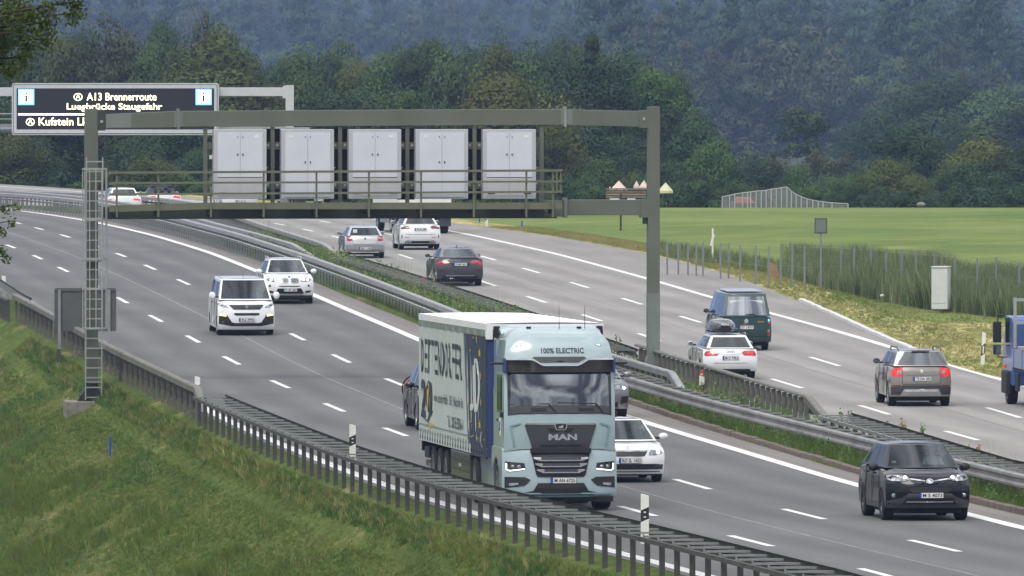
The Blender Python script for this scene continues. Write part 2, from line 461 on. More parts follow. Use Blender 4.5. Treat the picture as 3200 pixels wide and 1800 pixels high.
_lines_ready = [False]
class Line:
    """a line along the motorway as a smooth X(Y), fitted to places seen in the photograph"""
    def __init__(s, pts, dz=0.0, deg=5):
        P = [ground(p[0], p[1], p[2] if len(p) > 2 else dz) for p in pts]
        s.Y = np.array([p.y for p in P]); s.X = np.array([p.x for p in P])
        o = np.argsort(s.Y); s.Y, s.X = s.Y[o], s.X[o]
        s.c, s.sc = s.Y.mean(), (s.Y.max() - s.Y.min()) / 2
        s.co = np.polyfit((s.Y - s.c) / s.sc, s.X, min(deg, len(P) - 2 if len(P) > 3 else 1))
        s.lo, s.hi = s.Y.min(), s.Y.max()
        s.res = np.abs(np.polyval(s.co, (s.Y - s.c) / s.sc) - s.X).max()
    ref = None; tab = None
    def x(s, Y):
        if s.tab is None:
            if not _lines_ready[0]: return s.x0(Y)
            s.tab = [s.x0(y) for y in range(0, 1200)]
        if Y < 0 or Y >= 1198: return s.x0(Y)
        i = int(Y); f = Y - i
        return s.tab[i] * (1 - f) + s.tab[i + 1] * f
    def x0(s, Y):
        f = lambda y: float(np.polyval(s.co, (y - s.c) / s.sc))
        if s.ref is not None and s.ref is not s:
            if Y < s.lo: return f(s.lo) + s.ref.x0(Y) - s.ref.x0(s.lo)
            if Y > s.hi: return f(s.hi) + s.ref.x0(Y) - s.ref.x0(s.hi)
        if Y < s.lo: return f(s.lo) + (f(s.lo + 6) - f(s.lo)) / 6 * (Y - s.lo)
        if Y > s.hi:
            k = (f(s.hi) - f(s.hi - 12)) / 12; d = Y - s.hi
            return f(s.hi) + k * d - 0.0006 * d * d
        return f(Y)
    def p(s, Y, dz=0.0): return Vector((s.x(Y), Y, gz(Y) + dz))
    def tang(s, Y):
        return Vector((s.x(Y + 1) - s.x(Y - 1), 2.0, 0)).normalized()
    def yaw(s, Y):
        t = s.tang(Y); return math.atan2(-t.x, t.y)
    def walk(s, Y0, Y1, step):
        """points every step metres (number or function of Y) from Y0 to Y1"""
        out = []; Y = Y0
        while Y <= Y1:
            out.append(Y)
            st = step(Y) if callable(step) else step
            Y += st * s.tang(Y).y
        return out
# ------------------------------------------------------------------ the lines of the motorway, from the photograph
L_edge_left = Line([(14, 905), (163, 985), (298, 1075), (480, 1178), (666, 1300), (1012, 1442), (1196, 1513), (1500, 1605), (1800, 1690), (2155, 1791), (2600, 1905)], deg=4)
L_guard = Line([(0, 985), (163, 1070), (326, 1165), (470, 1255), (629, 1335), (787, 1400), (913, 1446), (1011, 1484), (1190, 1553), (1405, 1628), (1578, 1677), (1769, 1735), (1941, 1777), (2180, 1842), (2500, 1925)], deg=4)
L_edge_right = Line([(56, 658), (256, 686), (335, 704), (596, 770), (792, 844), (978, 921), (1200, 1016), (1307, 1058), (1660, 1200), (2023, 1330), (2466, 1446), (2685, 1519), (3029, 1609), (3200, 1651)], deg=5)
L_pave_right = Line([(0, 647), (256, 672), (466, 700), (604, 742), (792, 802), (1000, 891), (1200, 972), (1307, 1014), (1660, 1150), (2000, 1281), (2196, 1337), (2685, 1484), (3034, 1567), (3200, 1614)], deg=5)
L_seam = Line([(0, 718), (247, 809), (335, 842), (652, 998), (792, 1068), (1000, 1169), (1141, 1231), (1275, 1290), (1992, 1530), (2279, 1609), (2652, 1712), (3071, 1800)], deg=5)
L_m1 = Line([(0, 613), (256, 634.5), (517, 685), (629, 712), (728, 737), (853, 772), (927, 801), (1027, 834), (1120, 869), (1189, 900), (1311, 943), (1917, 1161), (2128, 1226), (2277, 1263), (2377, 1291), (2520, 1325), (2731, 1379), (3025, 1446), (3200, 1484)], dz=0.72, deg=6)
L_m2 = Line([(0, 595), (124, 601), (256, 613), (355, 630), (639, 685), (728, 707), (828, 737), (902, 759), (1912, 1104), (2004, 1134), (2096, 1159)], dz=0.90, deg=5)
L_m3 = Line([(0, 596, .9), (112, 597, .9), (256, 600, .9), (373, 608, .9), (460, 613, .9), (547, 632, .9), (766, 685, .9), (853, 702, .9), (952, 734, .9), (1027, 759, .9), (1090, 799, .72), (1239, 846, .72), (1413, 898, .72), (1512, 941, .72),
             (1994, 1074, .9), (2066, 1092, .9), (2178, 1129, .9), (2277, 1154, .9), (2377, 1189, .9), (2520, 1224, .9), (2664, 1310, .72), (2858, 1360, .72), (2960, 1386, .72), (3200, 1439, .72)], deg=6)
L_r_edge = Line([(1385, 718), (1680, 779), (2065, 886), (2210, 923)], deg=2)
L_r_edge_near = Line([(2575, 1023), (2783, 1089), (2950, 1131), (3127, 1186), (3300, 1232)], deg=2)
L_r_pave = Line([(1403, 696), (1699, 732), (2018, 795), (2065, 816), (2233, 842), (2433, 886), (2512, 942), (2568, 984), (2610, 1024), (2783, 1078), (2950, 1118), (3127, 1172), (3300, 1222)], deg=5)

DASH_A = [(21, 765), (100, 798), (184, 835), (275, 880), (367, 929), (466, 985), (582, 1049), (703, 1114), (850, 1189), (1009, 1261), (1196, 1337), (1420, 1415), (1670, 1498), (1935, 1582), (2266, 1674), (2698, 1777)]
DASH_B = [(39, 694), (115, 711), (191, 733), (272, 762), (359, 791), (455, 828), (557, 873), (665, 925), (785, 985), (908, 1042), (1048, 1108), (1216, 1183), (1390, 1258), (1590, 1335), (1840, 1415), (2128, 1498), (2455, 1591), (2837, 1688)]
DASH_C = [(858, 698), (945, 716), (1036, 737), (1135, 763), (1244, 795), (1370, 835), (1502, 877), (1646, 926), (1815, 983), (1990, 1042), (2190, 1109), (2418, 1184), (2680, 1267), (2953, 1347), (3250, 1430)]
DASH_D = [(905, 672), (992, 690), (1090, 708), (1199, 728), (1300, 750), (1398, 773), (1502, 800), (1631, 838), (1775, 882), (1940, 932), (2126, 988), (2320, 1046), (2538, 1116), (2795, 1193), (3067, 1274), (3380, 1362)]
L_dA = Line(DASH_A, deg=5); L_dB = Line(DASH_B, deg=5); L_dC = Line(DASH_C, deg=5); L_dD = Line(DASH_D, deg=5)

for _l in (L_edge_left, L_guard, L_edge_right, L_pave_right, L_seam, L_m1, L_m2, L_dA): _l.ref = L_dB
L_dC.ref = L_dB
for _l in (L_m3, L_r_edge, L_r_edge_near, L_r_pave, L_dD): _l.ref = L_dC
_lines_ready[0] = True
Y_NEAR, Y_FAR = 120.0, 700.0
def xl(Y): return L_edge_left.x(Y) - 0.35            # left edge of the pavement
def xr1(Y): return L_pave_right.x(Y)
def xm(Y): return L_m3.x(Y) + 0.12                    # median side of the far carriageway
def xr2(Y):
    return L_r_pave.x(Y)

def ss(a, b, x):
    t = min(1.0, max(0.0, (x - a) / (b - a))); return t * t * (3 - 2 * t)

def gdist(x, Y):
    """metres left of the left guard rail's post line"""
    return (L_guard.x(Y) - x) * L_guard.tang(Y).y
def terrain(x, Y):
    z = gz(min(Y, 1500))
    if Y < 760:
        a, b, c, d = xl(Y), xr1(Y), xm(Y), xr2(Y)
        dl = gdist(x, Y)
        if x < a:
            z -= 0.05 * ss(0, 0.5, a - x)
            z -= min(3.0, 0.8 * max(0.0, dl) if dl < 1 else 0.8 + 0.42 * (dl - 1))
        elif x < b: z -= 0.35 if Y < 660 else 0.02
        elif x < c: z += 0.05 + 0.06 * math.sin(Y * 0.21 + x)
        elif x < d: z -= 0.35 if Y < 660 else 0.02
        else:
            e = x - d
            z += 0.02 - 0.25 * ss(1.5, 4, e) + 0.25 * ss(6, 14, e)
    # beyond the brow of the field the land falls, lies flat, then climbs to wooded hills
    z -= 11.0 * ss(600 - 70 * ss(3, 15, x - xr2(min(Y, 760))), 900, Y) if x > -60 else 9.0 * ss(640, 950, Y)
    if Y > 900:
        z += 6.0 * ss(1500, 4600, Y)
        if Y > 4600: z += (Y - 4600) * 0.0092 * (1 + 0.25 * math.sin(x * 0.003 + 1.0))
        z += 3.0 * math.sin(x * 0.006 + Y * 0.002) * ss(1500, 3000, Y)
    if abs(x) > 120: z -= 0
    return z

# ------------------------------------------------------------------ ground materials
def grass_ground_mat(name, c_dark, c_mid, c_dry, sc=0.35, dry=0.6, fine=30.0, ys=0.22, fk=0.8):
    m = bpy.data.materials.new(name); m.use_nodes = True
    N, Lk = m.node_tree.nodes, m.node_tree.links
    b = N['Principled BSDF']; b.inputs['Roughness'].default_value = 0.95; b.inputs['Specular IOR Level'].default_value = 0.1
    tc = N.new('ShaderNodeTexCoord')
    mp = N.new('ShaderNodeMapping'); mp.inputs['Scale'].default_value = (1.0, ys, 1.0)
    Lk.new(tc.outputs['Object'], mp.inputs[0])
    n1 = N.new('ShaderNodeTexNoise'); n1.inputs['Scale'].default_value = sc; n1.inputs['Detail'].default_value = 7; n1.inputs['Roughness'].default_value = 0.6
    n2 = N.new('ShaderNodeTexNoise'); n2.inputs['Scale'].default_value = fine * 0.12; n2.inputs['Detail'].default_value = 6
    n3 = N.new('ShaderNodeTexNoise'); n3.inputs['Scale'].default_value = sc * 1.9; n3.inputs['Detail'].default_value = 8; n3.inputs['Roughness'].default_value = 0.7
    Lk.new(mp.outputs[0], n1.inputs['Vector']); Lk.new(tc.outputs['Object'], n2.inputs['Vector']); Lk.new(mp.outputs[0], n3.inputs['Vector'])
    r1 = N.new('ShaderNodeValToRGB'); r1.color_ramp.elements[0].position = 0.35; r1.color_ramp.elements[1].position = 0.65
    r1.color_ramp.elements[0].color = (*c_dark, 1); r1.color_ramp.elements[1].color = (*c_mid, 1); Lk.new(n1.outputs['Fac'], r1.inputs[0])
    r3 = N.new('ShaderNodeValToRGB'); r3.color_ramp.elements[0].position = dry; r3.color_ramp.elements[1].position = min(0.98, dry + 0.12)
    Lk.new(n3.outputs['Fac'], r3.inputs[0])
    mx = N.new('ShaderNodeMixRGB'); Lk.new(r3.outputs[0], mx.inputs[0]); Lk.new(r1.outputs[0], mx.inputs[1]); mx.inputs[2].default_value = (*c_dry, 1)
    m2 = N.new('ShaderNodeMixRGB'); m2.blend_type = 'MULTIPLY'; m2.inputs[0].default_value = fk
    r2 = N.new('ShaderNodeMapRange'); r2.inputs[1].default_value = 0.3; r2.inputs[2].default_value = 0.7; r2.inputs[3].default_value = 0.55; r2.inputs[4].default_value = 1.35
    Lk.new(n2.outputs['Fac'], r2.inputs[0]); Lk.new(mx.outputs[0], m2.inputs[1]); Lk.new(r2.outputs[0], m2.inputs[2])
    Lk.new(m2.outputs[0], b.inputs['Base Color'])
    bp = N.new('ShaderNodeBump'); bp.inputs['Strength'].default_value = 0.6; bp.inputs['Distance'].default_value = 0.1
    Lk.new(n2.outputs['Fac'], bp.inputs['Height']); Lk.new(bp.outputs[0], b.inputs['Normal'])
    return m
M['verge'] = grass_ground_mat('embankment_grass', (0.056, 0.080, 0.017), (0.092, 0.128, 0.026), (0.23, 0.21, 0.08), 0.4, 0.57)
M['verge_dry'] = grass_ground_mat('verge_mown_grass', (0.17, 0.185, 0.05), (0.25, 0.25, 0.08), (0.42, 0.37, 0.16), 0.5, 0.45)
M['field'] = grass_ground_mat('meadow_grass', (0.095, 0.145, 0.036), (0.17, 0.215, 0.058), (0.215, 0.235, 0.075), 0.05, 0.55, 5.0, 0.8, 0.35)
M['median'] = grass_ground_mat('median_soil_grass', (0.06, 0.09, 0.022), (0.09, 0.135, 0.035), (0.20, 0.17, 0.085), 0.7, 0.55)
M['forest_floor'] = mat('forest_floor', (0.02, 0.032, 0.012), rough=1.0, noise=0.4, nscale=0.05)

def road_mat(name, c1, c2, track, pitch, off, joints=0.0, warm=None):
    """uses the UV map laid along the road: u metres across, v metres along"""
    m = bpy.data.materials.new(name); m.use_nodes = True
    N, Lk = m.node_tree.nodes, m.node_tree.links
    b = N['Principled BSDF']; b.inputs['Roughness'].default_value = 0.8; b.inputs['Specular IOR Level'].default_value = 0.35
    uv = N.new('ShaderNodeUVMap'); uv.uv_map = 'along'
    sep = N.new('ShaderNodeSeparateXYZ'); Lk.new(uv.outputs[0], sep.inputs[0])
    mp = N.new('ShaderNodeMapping'); mp.inputs['Scale'].default_value = (1.0, 0.06, 1); Lk.new(uv.outputs[0], mp.inputs[0])
    n1 = N.new('ShaderNodeTexNoise'); n1.inputs['Scale'].default_value = 1.1; n1.inputs['Detail'].default_value = 7; n1.inputs['Roughness'].default_value = 0.7
    Lk.new(mp.outputs[0], n1.inputs['Vector'])
    n2 = N.new('ShaderNodeTexNoise'); n2.inputs['Scale'].default_value = 9.0; n2.inputs['Detail'].default_value = 8; n2.inputs['Roughness'].default_value = 0.8
    Lk.new(uv.outputs[0], n2.inputs['Vector'])
    n3 = N.new('ShaderNodeTexNoise'); n3.inputs['Scale'].default_value = 0.10; n3.inputs['Detail'].default_value = 4; Lk.new(uv.outputs[0], n3.inputs['Vector'])
    a1 = N.new('ShaderNodeMath'); a1.operation = 'ADD'; Lk.new(n1.outputs['Fac'], a1.inputs[0]); Lk.new(n3.outputs['Fac'], a1.inputs[1])
    r = N.new('ShaderNodeMapRange'); r.inputs[1].default_value = 0.75; r.inputs[2].default_value = 1.25; Lk.new(a1.outputs[0], r.inputs[0])
    mx = N.new('ShaderNodeMixRGB'); Lk.new(r.outputs[0], mx.inputs[0]); mx.inputs[1].default_value = (*c1, 1); mx.inputs[2].default_value = (*c2, 1)
    # wheel tracks: two per lane
    s1 = N.new('ShaderNodeMath'); s1.operation = 'MULTIPLY_ADD'; s1.inputs[1].default_value = 2 * math.pi / pitch * 2; s1.inputs[2].default_value = off
    Lk.new(sep.outputs[0], s1.inputs[0])
    s2 = N.new('ShaderNodeMath'); s2.operation = 'SINE'; Lk.new(s1.outputs[0], s2.inputs[0])
    r2 = N.new('ShaderNodeMapRange'); r2.inputs[1].default_value = -1; r2.inputs[2].default_value = 1; r2.inputs[3].default_value = 1 - track; r2.inputs[4].default_value = 1 + track * 0.4
    Lk.new(s2.outputs[0], r2.inputs[0])
    m2 = N.new('ShaderNodeMixRGB'); m2.blend_type = 'MULTIPLY'; m2.inputs[0].default_value = 1; Lk.new(mx.outputs[0], m2.inputs[1]); Lk.new(r2.outputs[0], m2.inputs[2])
    r4 = N.new('ShaderNodeMapRange'); r4.inputs[1].default_value = 0.3; r4.inputs[2].default_value = 0.7; r4.inputs[3].default_value = 0.84; r4.inputs[4].default_value = 1.14
    Lk.new(n2.outputs['Fac'], r4.inputs[0])
    m3 = N.new('ShaderNodeMixRGB'); m3.blend_type = 'MULTIPLY'; m3.inputs[0].default_value = 1; Lk.new(m2.outputs[0], m3.inputs[1]); Lk.new(r4.outputs[0], m3.inputs[2])
    last = m3
    if joints:
        w = N.new('ShaderNodeMath'); w.operation = 'PINGPONG'; w.inputs[1].default_value = joints / 2; Lk.new(sep.outputs[1], w.inputs[0])
        lt = N.new('ShaderNodeMath'); lt.operation = 'LESS_THAN'; lt.inputs[1].default_value = 0.03; Lk.new(w.outputs[0], lt.inputs[0])
        m4 = N.new('ShaderNodeMixRGB'); m4.blend_type = 'MULTIPLY'; Lk.new(lt.outputs[0], m4.inputs[0]); Lk.new(last.outputs[0], m4.inputs[1]); m4.inputs[2].default_value = (0.78, 0.78, 0.78, 1)
        last = m4
    Lk.new(last.outputs[0], b.inputs['Base Color'])
    bp = N.new('ShaderNodeBump'); bp.inputs['Strength'].default_value = 0.25; bp.inputs['Distance'].default_value = 0.01
    Lk.new(n2.outputs['Fac'], bp.inputs['Height']); Lk.new(bp.outputs[0], b.inputs['Normal'])
    return m
M['asphalt'] = road_mat('carriageway_asphalt', (0.098, 0.097, 0.097), (0.140, 0.139, 0.139), 0.16, 3.6, 0.6)
M['pave'] = road_mat('carriageway_concrete', (0.215, 0.204, 0.193), (0.290, 0.276, 0.262), 0.15, 3.6, 0.2, 5.0)
M['shoulder'] = road_mat('shoulder_concrete', (0.165, 0.15, 0.142), (0.225, 0.206, 0.195), 0.03, 3.0, 0.0, 5.0)
M['bay'] = road_mat('shoulder_weathered', (0.20, 0.183, 0.173), (0.27, 0.252, 0.24), 0.04, 3.0, 0.0, 0.0)

def strip(name, fa, fb, Y0, Y1, dz, material, nx=4, step=3.0, kind='structure', parent=None, vs=0.0):
    Ys = np.arange(Y0, Y1 + step, step)
    verts, uvs = [], []
    v = vs
    for i, Y in enumerate(Ys):
        a, b = fa(Y), fb(Y)
        if i: v += step
        for j in range(nx + 1):
            x = a + (b - a) * j / nx
            verts.append((x, Y, gz(Y) + dz)); uvs.append((x - a, v))
    faces = [(i * (nx + 1) + j, i * (nx + 1) + j + 1, (i + 1) * (nx + 1) + j + 1, (i + 1) * (nx + 1) + j) for i in range(len(Ys) - 1) for j in range(nx)]
    me = raw_mesh(name, verts, faces, material)
    l = me.uv_layers.new(name='along')
    idx = np.array(faces).ravel()
    l.data.foreach_set('uv', np.array(uvs, dtype=np.float32)[idx].ravel())
    o = inst(name, me, parent)
    if kind and not parent: o['kind'] = kind
    return o

# ------------------------------------------------------------------ ground sheet
def build_ground():
    Ys = [-2500, -900, -300, -60, 20] + list(np.arange(60, 130, 10)) + list(np.arange(130, 700, 2.5)) + list(np.arange(700, 1000, 15)) + list(np.arange(1000, 4000, 100)) + list(np.arange(4000, 14001, 400))
    verts, rows = [], []
    for Y in Ys:
        if Y < 700:
            a, b, c, d = xl(Y), xr1(Y), xm(Y), xr2(Y)
            g = L_guard.x(Y)
            xs = [-4000, -900, -200, -80, a - 30, a - 20, a - 14, a - 10, a - 8, a - 6.5, a - 5.5, a - 4.5, a - 3.5, a - 2.5, a - 1.8, a - 1.2, a - .8, a - .4, a - .02,
                  a + .1, (a + b) / 2, b - .1, b + .02, b + .5, b + (c - b) * .5, c - .3, c - .02, c + .1, (c + d) / 2, d - .1, d + .02, d + .8, d + 2, d + 3.5, d + 5, d + 8, d + 12, d + 18, d + 26, d + 40, d + 80, d + 200, d + 900, d + 4000]
        else:
            a = xl(700); d = xr2(700)
            xs = list(np.linspace(-4000, a - 30, 8)) + list(np.linspace(a - 28, d + 40, 30)) + list(np.linspace(d + 80, d + 4000, 6))
        rows.append(len(xs))
        for x in xs: verts.append((x, Y, terrain(x, Y)))
    n = rows[0]; assert all(r == n for r in rows), set(rows)
    faces = [(i * n + j, i * n + j + 1, (i + 1) * n + j + 1, (i + 1) * n + j) for i in range(len(Ys) - 1) for j in range(n - 1)]
    me = raw_mesh('ground', verts, faces, [M['verge'], M['median'], M['verge_dry'], M['field'], M['forest_floor']], smooth=True)
    mi = []
    for i in range(len(Ys) - 1):
        for j in range(n - 1):
            if Ys[i] >= 700: mi.append(4 if Ys[i] > 760 else 3)
            elif j < 20: mi.append(0)
            elif j < 28: mi.append(1)
            elif j < (36 if Ys[i] < 350 else 32): mi.append(2)
            else: mi.append(3)
    me.polygons.foreach_set('material_index', mi)
    o = inst('ground', me); o['kind'] = 'structure'
build_ground()

strip('carriageway', lambda Y: xl(Y), lambda Y: L_edge_right.x(Y) + 0.12, Y_NEAR, 655, 0.0, M['asphalt'], nx=8)['kind'] = 'structure'
strip('shoulder', lambda Y: L_edge_right.x(Y) + 0.12, xr1, Y_NEAR, 655, 0.0, M['shoulder'], nx=2)
def xre(Y):
    """solid edge line of the far carriageway, sweeping past the paved bay"""
    b = L_r_edge_near.x(Y)
    if Y >= L_r_edge.lo: return L_r_edge.x(Y)
    if Y <= L_r_edge_near.hi: return b
    t = (Y - L_r_edge_near.hi) / (L_r_edge.lo - L_r_edge_near.hi)
    return L_r_edge_near.x(L_r_edge_near.hi) * (1 - t) + L_r_edge.x(L_r_edge.lo) * t
strip('far_carriageway', xm, lambda Y: min(xre(Y), xr2(Y)), Y_NEAR, 655, 0.0, M['pave'], nx=10)
strip('paved_bay', lambda Y: min(xre(Y), xr2(Y)), lambda Y: xr2(Y), Y_NEAR, 655, 0.0, M['bay'], nx=2)

# painted markings
def solid_line(name, f, w, Y0, Y1, material=None, dz=0.005):
    strip(name, lambda Y: f(Y) - w / 2, lambda Y: f(Y) + w / 2, Y0, Y1, dz, material or M['line_white'], nx=1)
solid_line('edge_line', L_edge_left.x, 0.30, Y_NEAR, 650)
solid_line('edge_line', L_edge_right.x, 0.32, Y_NEAR, 650)
solid_line('edge_line', lambda Y: xm(Y) + 0.55, 0.25, Y_NEAR, 650)
solid_line('edge_line', xre, 0.27, 316, 650)
solid_line('edge_line', xre, 0.30, Y_NEAR, L_r_edge_near.hi)
solid_line('road_joint', L_seam.x, 0.035, Y_NEAR, 640, M['seam'], 0.004)
solid_line('road_joint', lambda Y: (L_dC.x(Y) + L_dD.x(Y)) / 2 + .4, 0.03, Y_NEAR, 640, M['crack'], 0.004)
solid_line('road_joint', lambda Y: L_pave_right.x(Y) - .55, 0.03, Y_NEAR, 640, M['crack'], 0.004)
def dashes(name, L, pts, frac):
    Ys = sorted(ground(*p).y for p in pts)
    mb = MB()
    # the painted length measured in the photograph is about a third of the period
    for i, Y in enumerate(Ys):
        nxt = Y - Ys[i - 1] if i else Ys[1] - Ys[0]
        ln = nxt * frac
        a = [Y - ln, Y - ln / 2, Y]
        P = [[(L.x(q) - 0.085, q, gz(q) + 0.005), (L.x(q) + 0.085, q, gz(q) + 0.005)] for q in a]
        me = MB().grid(P).mesh(name, M['line_white'])
        o = inst(name, me); o['kind'] = 'structure'
dashes('lane_mark', L_dA, DASH_A, 0.34); dashes('lane_mark', L_dB, DASH_B, 0.34)
dashes('lane_mark', L_dC, DASH_C, 0.36); dashes('lane_mark', L_dD, DASH_D, 0.36)

# kerb stones along the median (seen on the near half) and along the far bay: one stone each
def kerb(f, Y0, Y1, step, dz0, dz1, w, material, side):
    m0 = None; root = empty('kerb', (f(Y0), Y0, gz(Y0)))
    root['kind'] = 'structure'
    Y = Y0; i = 0
    while Y < Y1:
        Y2 = Y + step
        jx = rng.uniform(-.015, .015); jz = rng.uniform(-.012, .012)
        p, q = Vector((f(Y + .012) + jx, Y + .012, gz(Y))), Vector((f(Y2 - .012) + jx, Y2 - .012, gz(Y2)))
        mb = MB()
        vs = []
        for c in (p, q):
            for (dx, dz) in ((0, dz0), (w, dz0), (w, dz1), (0.02, dz1), (0, dz1 - .02)):
                vs.append((c.x + dx - root.location.x, c.y - root.location.y, c.z + dz + jz - root.location.z))
        mb.add(vs, [(0, 1, 6, 5), (1, 2, 7, 6), (2, 3, 8, 7), (3, 4, 9, 8), (4, 0, 5, 9), (4, 3, 2, 1, 0), (5, 6, 7, 8, 9)])
        mb.build('kerb_stone', material, root)
        Y = Y2; i += 1
kerb(lambda Y: L_pave_right.x(Y), 180, 290, 1.0, -0.05, 0.14, 0.14, M['kerb'], 1)
kerb(lambda Y: xr2(Y), 318, 365, 1.0, -0.05, 0.12, 0.15, M['concrete_light'], 1)

# ------------------------------------------------------------------ steel barriers
def sweep(mb, L, Ys, prof, off=0.0, mi=0, zs=None):
    """prof: closed list of (n, z): n metres to the right of the line (seen looking away from the camera)"""
    P = []
    for i, Y in enumerate(Ys):
        t = L.tang(Y); nrm = Vector((t.y, -t.x, 0))
        zz = zs[i] if zs else 0.0
        P.append([L.p(Y) + nrm * (n + off) + Vector((0, 0, z + zz)) for n, z in prof])
    mb.grid([row + [row[0]] for row in P], False, mi)
    k = len(prof)
    b = len(mb.v)
    mb.add(P[0], [tuple(range(k))], mi); mb.add(P[-1], [tuple(range(k - 1, -1, -1))], mi)
def wprof(side, z0=0.43, z1=0.75):
    """W-section rail, ridges to the given side (+1 right)"""
    h = z1 - z0; pts = [(0.0, 0), (.075, .10), (.08, .26), (.02, .42), (.02, .58), (.08, .74), (.075, .90), (0.0, 1.0)]
    a = [(side * n, z0 + h * z) for n, z in pts]
    return a + [(n - side * .006, z) for n, z in reversed(a)]
def boxprof(w, z0, z1): return [(-w / 2, z0), (w / 2, z0), (w / 2, z1), (-w / 2, z1)]
def cap_prof(w, z0, z1):
    return [(-w / 2, z0), (w / 2, z0), (w / 2, z1 - .03), (w / 2 - .03, z1), (-w / 2 + .03, z1), (-w / 2, z1 - .03)]

def channel_post(name, h, w, d, material, drop=0.5):
    """C-section post, web across the road, open towards the traffic side"""
    mb = MB(); t = 0.012
    mb.box(-w / 2, w / 2, -d / 2, -d / 2 + t, -drop, h)
    mb.box(-w / 2, -w / 2 + t, -d / 2 + t, d / 2, -drop, h)
    mb.box(w / 2 - t, w / 2, -d / 2 + t, d / 2, -drop, h)
    return mb.mesh(name, material)

def barrier(name, label, L, Y0, Y1, kind, mats, group=None, step=1.3, seg=4.0, side=-1, end_near=0, end_far=0, width=0.62, postw=0.10, off=0.0, thin=False, lowz=.36):
    """kind 'ladder': W-rail towards the traffic on `side`, spacer rungs, box tube at the back on posts;
       kind 'closed': deep box rail on close posts;  kind 'beam': W-rail on posts with rungs behind"""
    o0 = L.p(Y0)
    root = empty(name, o0)
    tag(root, label, 'guardrail', group)
    def part(nm, mb, mt, smooth=None):
        mb.v = [(v[0] - o0.x, v[1] - o0.y, v[2] - o0.z) for v in mb.v]
        return mb.build(nm, mt, root, smooth)
    mrail, mpost, mback = mats
    segs = []
    Y = Y0
    while Y < Y1 - 0.3:
        Y2 = min(Y + seg, Y1); segs.append((Y, Y2)); Y = Y2
    for (a, b) in segs:
        g = 0.012
        Ys = list(np.linspace(a + g, b - g, 3))
        if kind in ('ladder', 'beam'):
            mb = MB(); sweep(mb, L, Ys, wprof(side), off + side * 0.02); part('rail', mb, mrail)
            mb = MB(); sweep(mb, L, Ys, boxprof(0.05, 0.58, 0.66), off - side * width); part('back_rail', mb, mback)
        else:
            mb = MB(); sweep(mb, L, Ys, cap_prof(0.16 if thin else 0.20, 0.83 if thin else 0.72, 0.90), off); part('rail', mb, mrail)
            mb = MB(); sweep(mb, L, Ys, wprof(side, lowz, 0.64), off + side * 0.17); part('lower_rail', mb, mback)
    posts = L.walk(Y0 + 0.2, Y1, step)
    ph = 0.66 if kind != 'closed' else 0.80
    key = (mpost.name, ph, postw)
    if key not in _posts: _posts[key] = channel_post('post', ph, postw, 0.055 if kind != 'closed' else 0.08, mpost, 0.7)
    for Y in posts[:300]:
        t = L.tang(Y); nrm = Vector((t.y, -t.x, 0))
        n = off - side * width if kind in ('ladder', 'beam') else off
        if kind in ('ladder', 'beam') : n = off - side * (width - 0.06)
        p = L.p(Y) + nrm * n
        inst('post', _posts[key], root, p - o0, (0, 0, L.yaw(Y)))
        if kind in ('ladder', 'beam'):
            if 'rung' not in _posts:
                _posts['rung'] = {}
            k2 = (mback.name, side)
            if k2 not in _posts['rung']:
                mb = MB(); mb.box(-0.025, width, -0.03, 0.03, 0.0, 0.035); mb.box(width - .0, width + .02, -.05, .05, -.08, .06)
                if side < 0: mb.v = [(-v[0], v[1], v[2]) for v in mb.v]
                mb.v = [(v[0] * -1, v[1], v[2]) for v in mb.v]
                _posts['rung'][k2] = mb.mesh('rung', M['galv'] if side else mback)
            p2 = L.p(Y) + nrm * (off) + Vector((0, 0, 0.665))
            inst('rung', _posts['rung'][k2], root, p2 - o0, (0, 0, L.yaw(Y)))
    # slanted end pieces of the closed rail
    for which, Ye, s in (('near', Y0, -1), ('far', Y1, 1)):
        if (which == 'near' and end_near) or (which == 'far' and end_far):
            ln = end_near if which == 'near' else end_far
            Ys = [Ye, Ye + s * ln * .08, Ye + s * ln]
            mb = MB(); sweep(mb, L, Ys, cap_prof(0.21, 0.70, 0.90), off, zs=[0.0, -0.02, -0.62]); part('end_ramp', mb, mrail)
    return root
_posts = {}
M['rail_far'] = mat('rail_beam_pale', (0.30, 0.30, 0.305), rough=.55, metal=.2, noise=.2)
M['gap_shade_steel'] = mat('shaded_steel', (0.045, 0.042, 0.04), rough=.7, noise=.2)  # steel with the shade between the posts put into its colour

Y_split = ground(645, 1310).y
def sp(Y):
    q = lambda y: 1600 + FPX * L_guard.x(y) / y
    px = q(Y); return float(np.interp(px, [0, 550, 730, 1520, 2300], [12, 18, 19.4, 36, 52])) / max(.1, abs(q(Y + .5) - q(Y - .5)))
barrier('guardrail', 'dark weathered ladder-like double guardrail along the grass bank in the foreground', L_guard, 150, Y_split - 1, 'ladder', (M['galv_dark'], M['galv_dark'], M['galv_dark']), 'steel barriers beside the carriageways', step=sp, side=1, width=0.78, off=0.78, postw=0.10)
barrier('guardrail', 'brown-grey closed steel barrier on close posts running past the foot of the ladder column', L_guard, Y_split, ground(20, 998).y, 'closed', (M['galv_brown'], M['galv_brown'], M['gap_shade_steel']), 'steel barriers beside the carriageways', step=sp, side=1, off=0.2, lowz=.12, end_near=2.2, postw=0.10)  # lower rail deepened and near black to darken the gaps between posts
barrier('guardrail', 'short ladder-like guardrail at the left picture edge beside the post with black band', L_guard, ground(20, 998).y + 1, ground(20, 998).y + 40, 'ladder', (M['galv_dark'], M['galv_dark'], M['galv_dark']), 'steel barriers beside the carriageways', step=1.3, side=1, width=0.78, off=0.78)
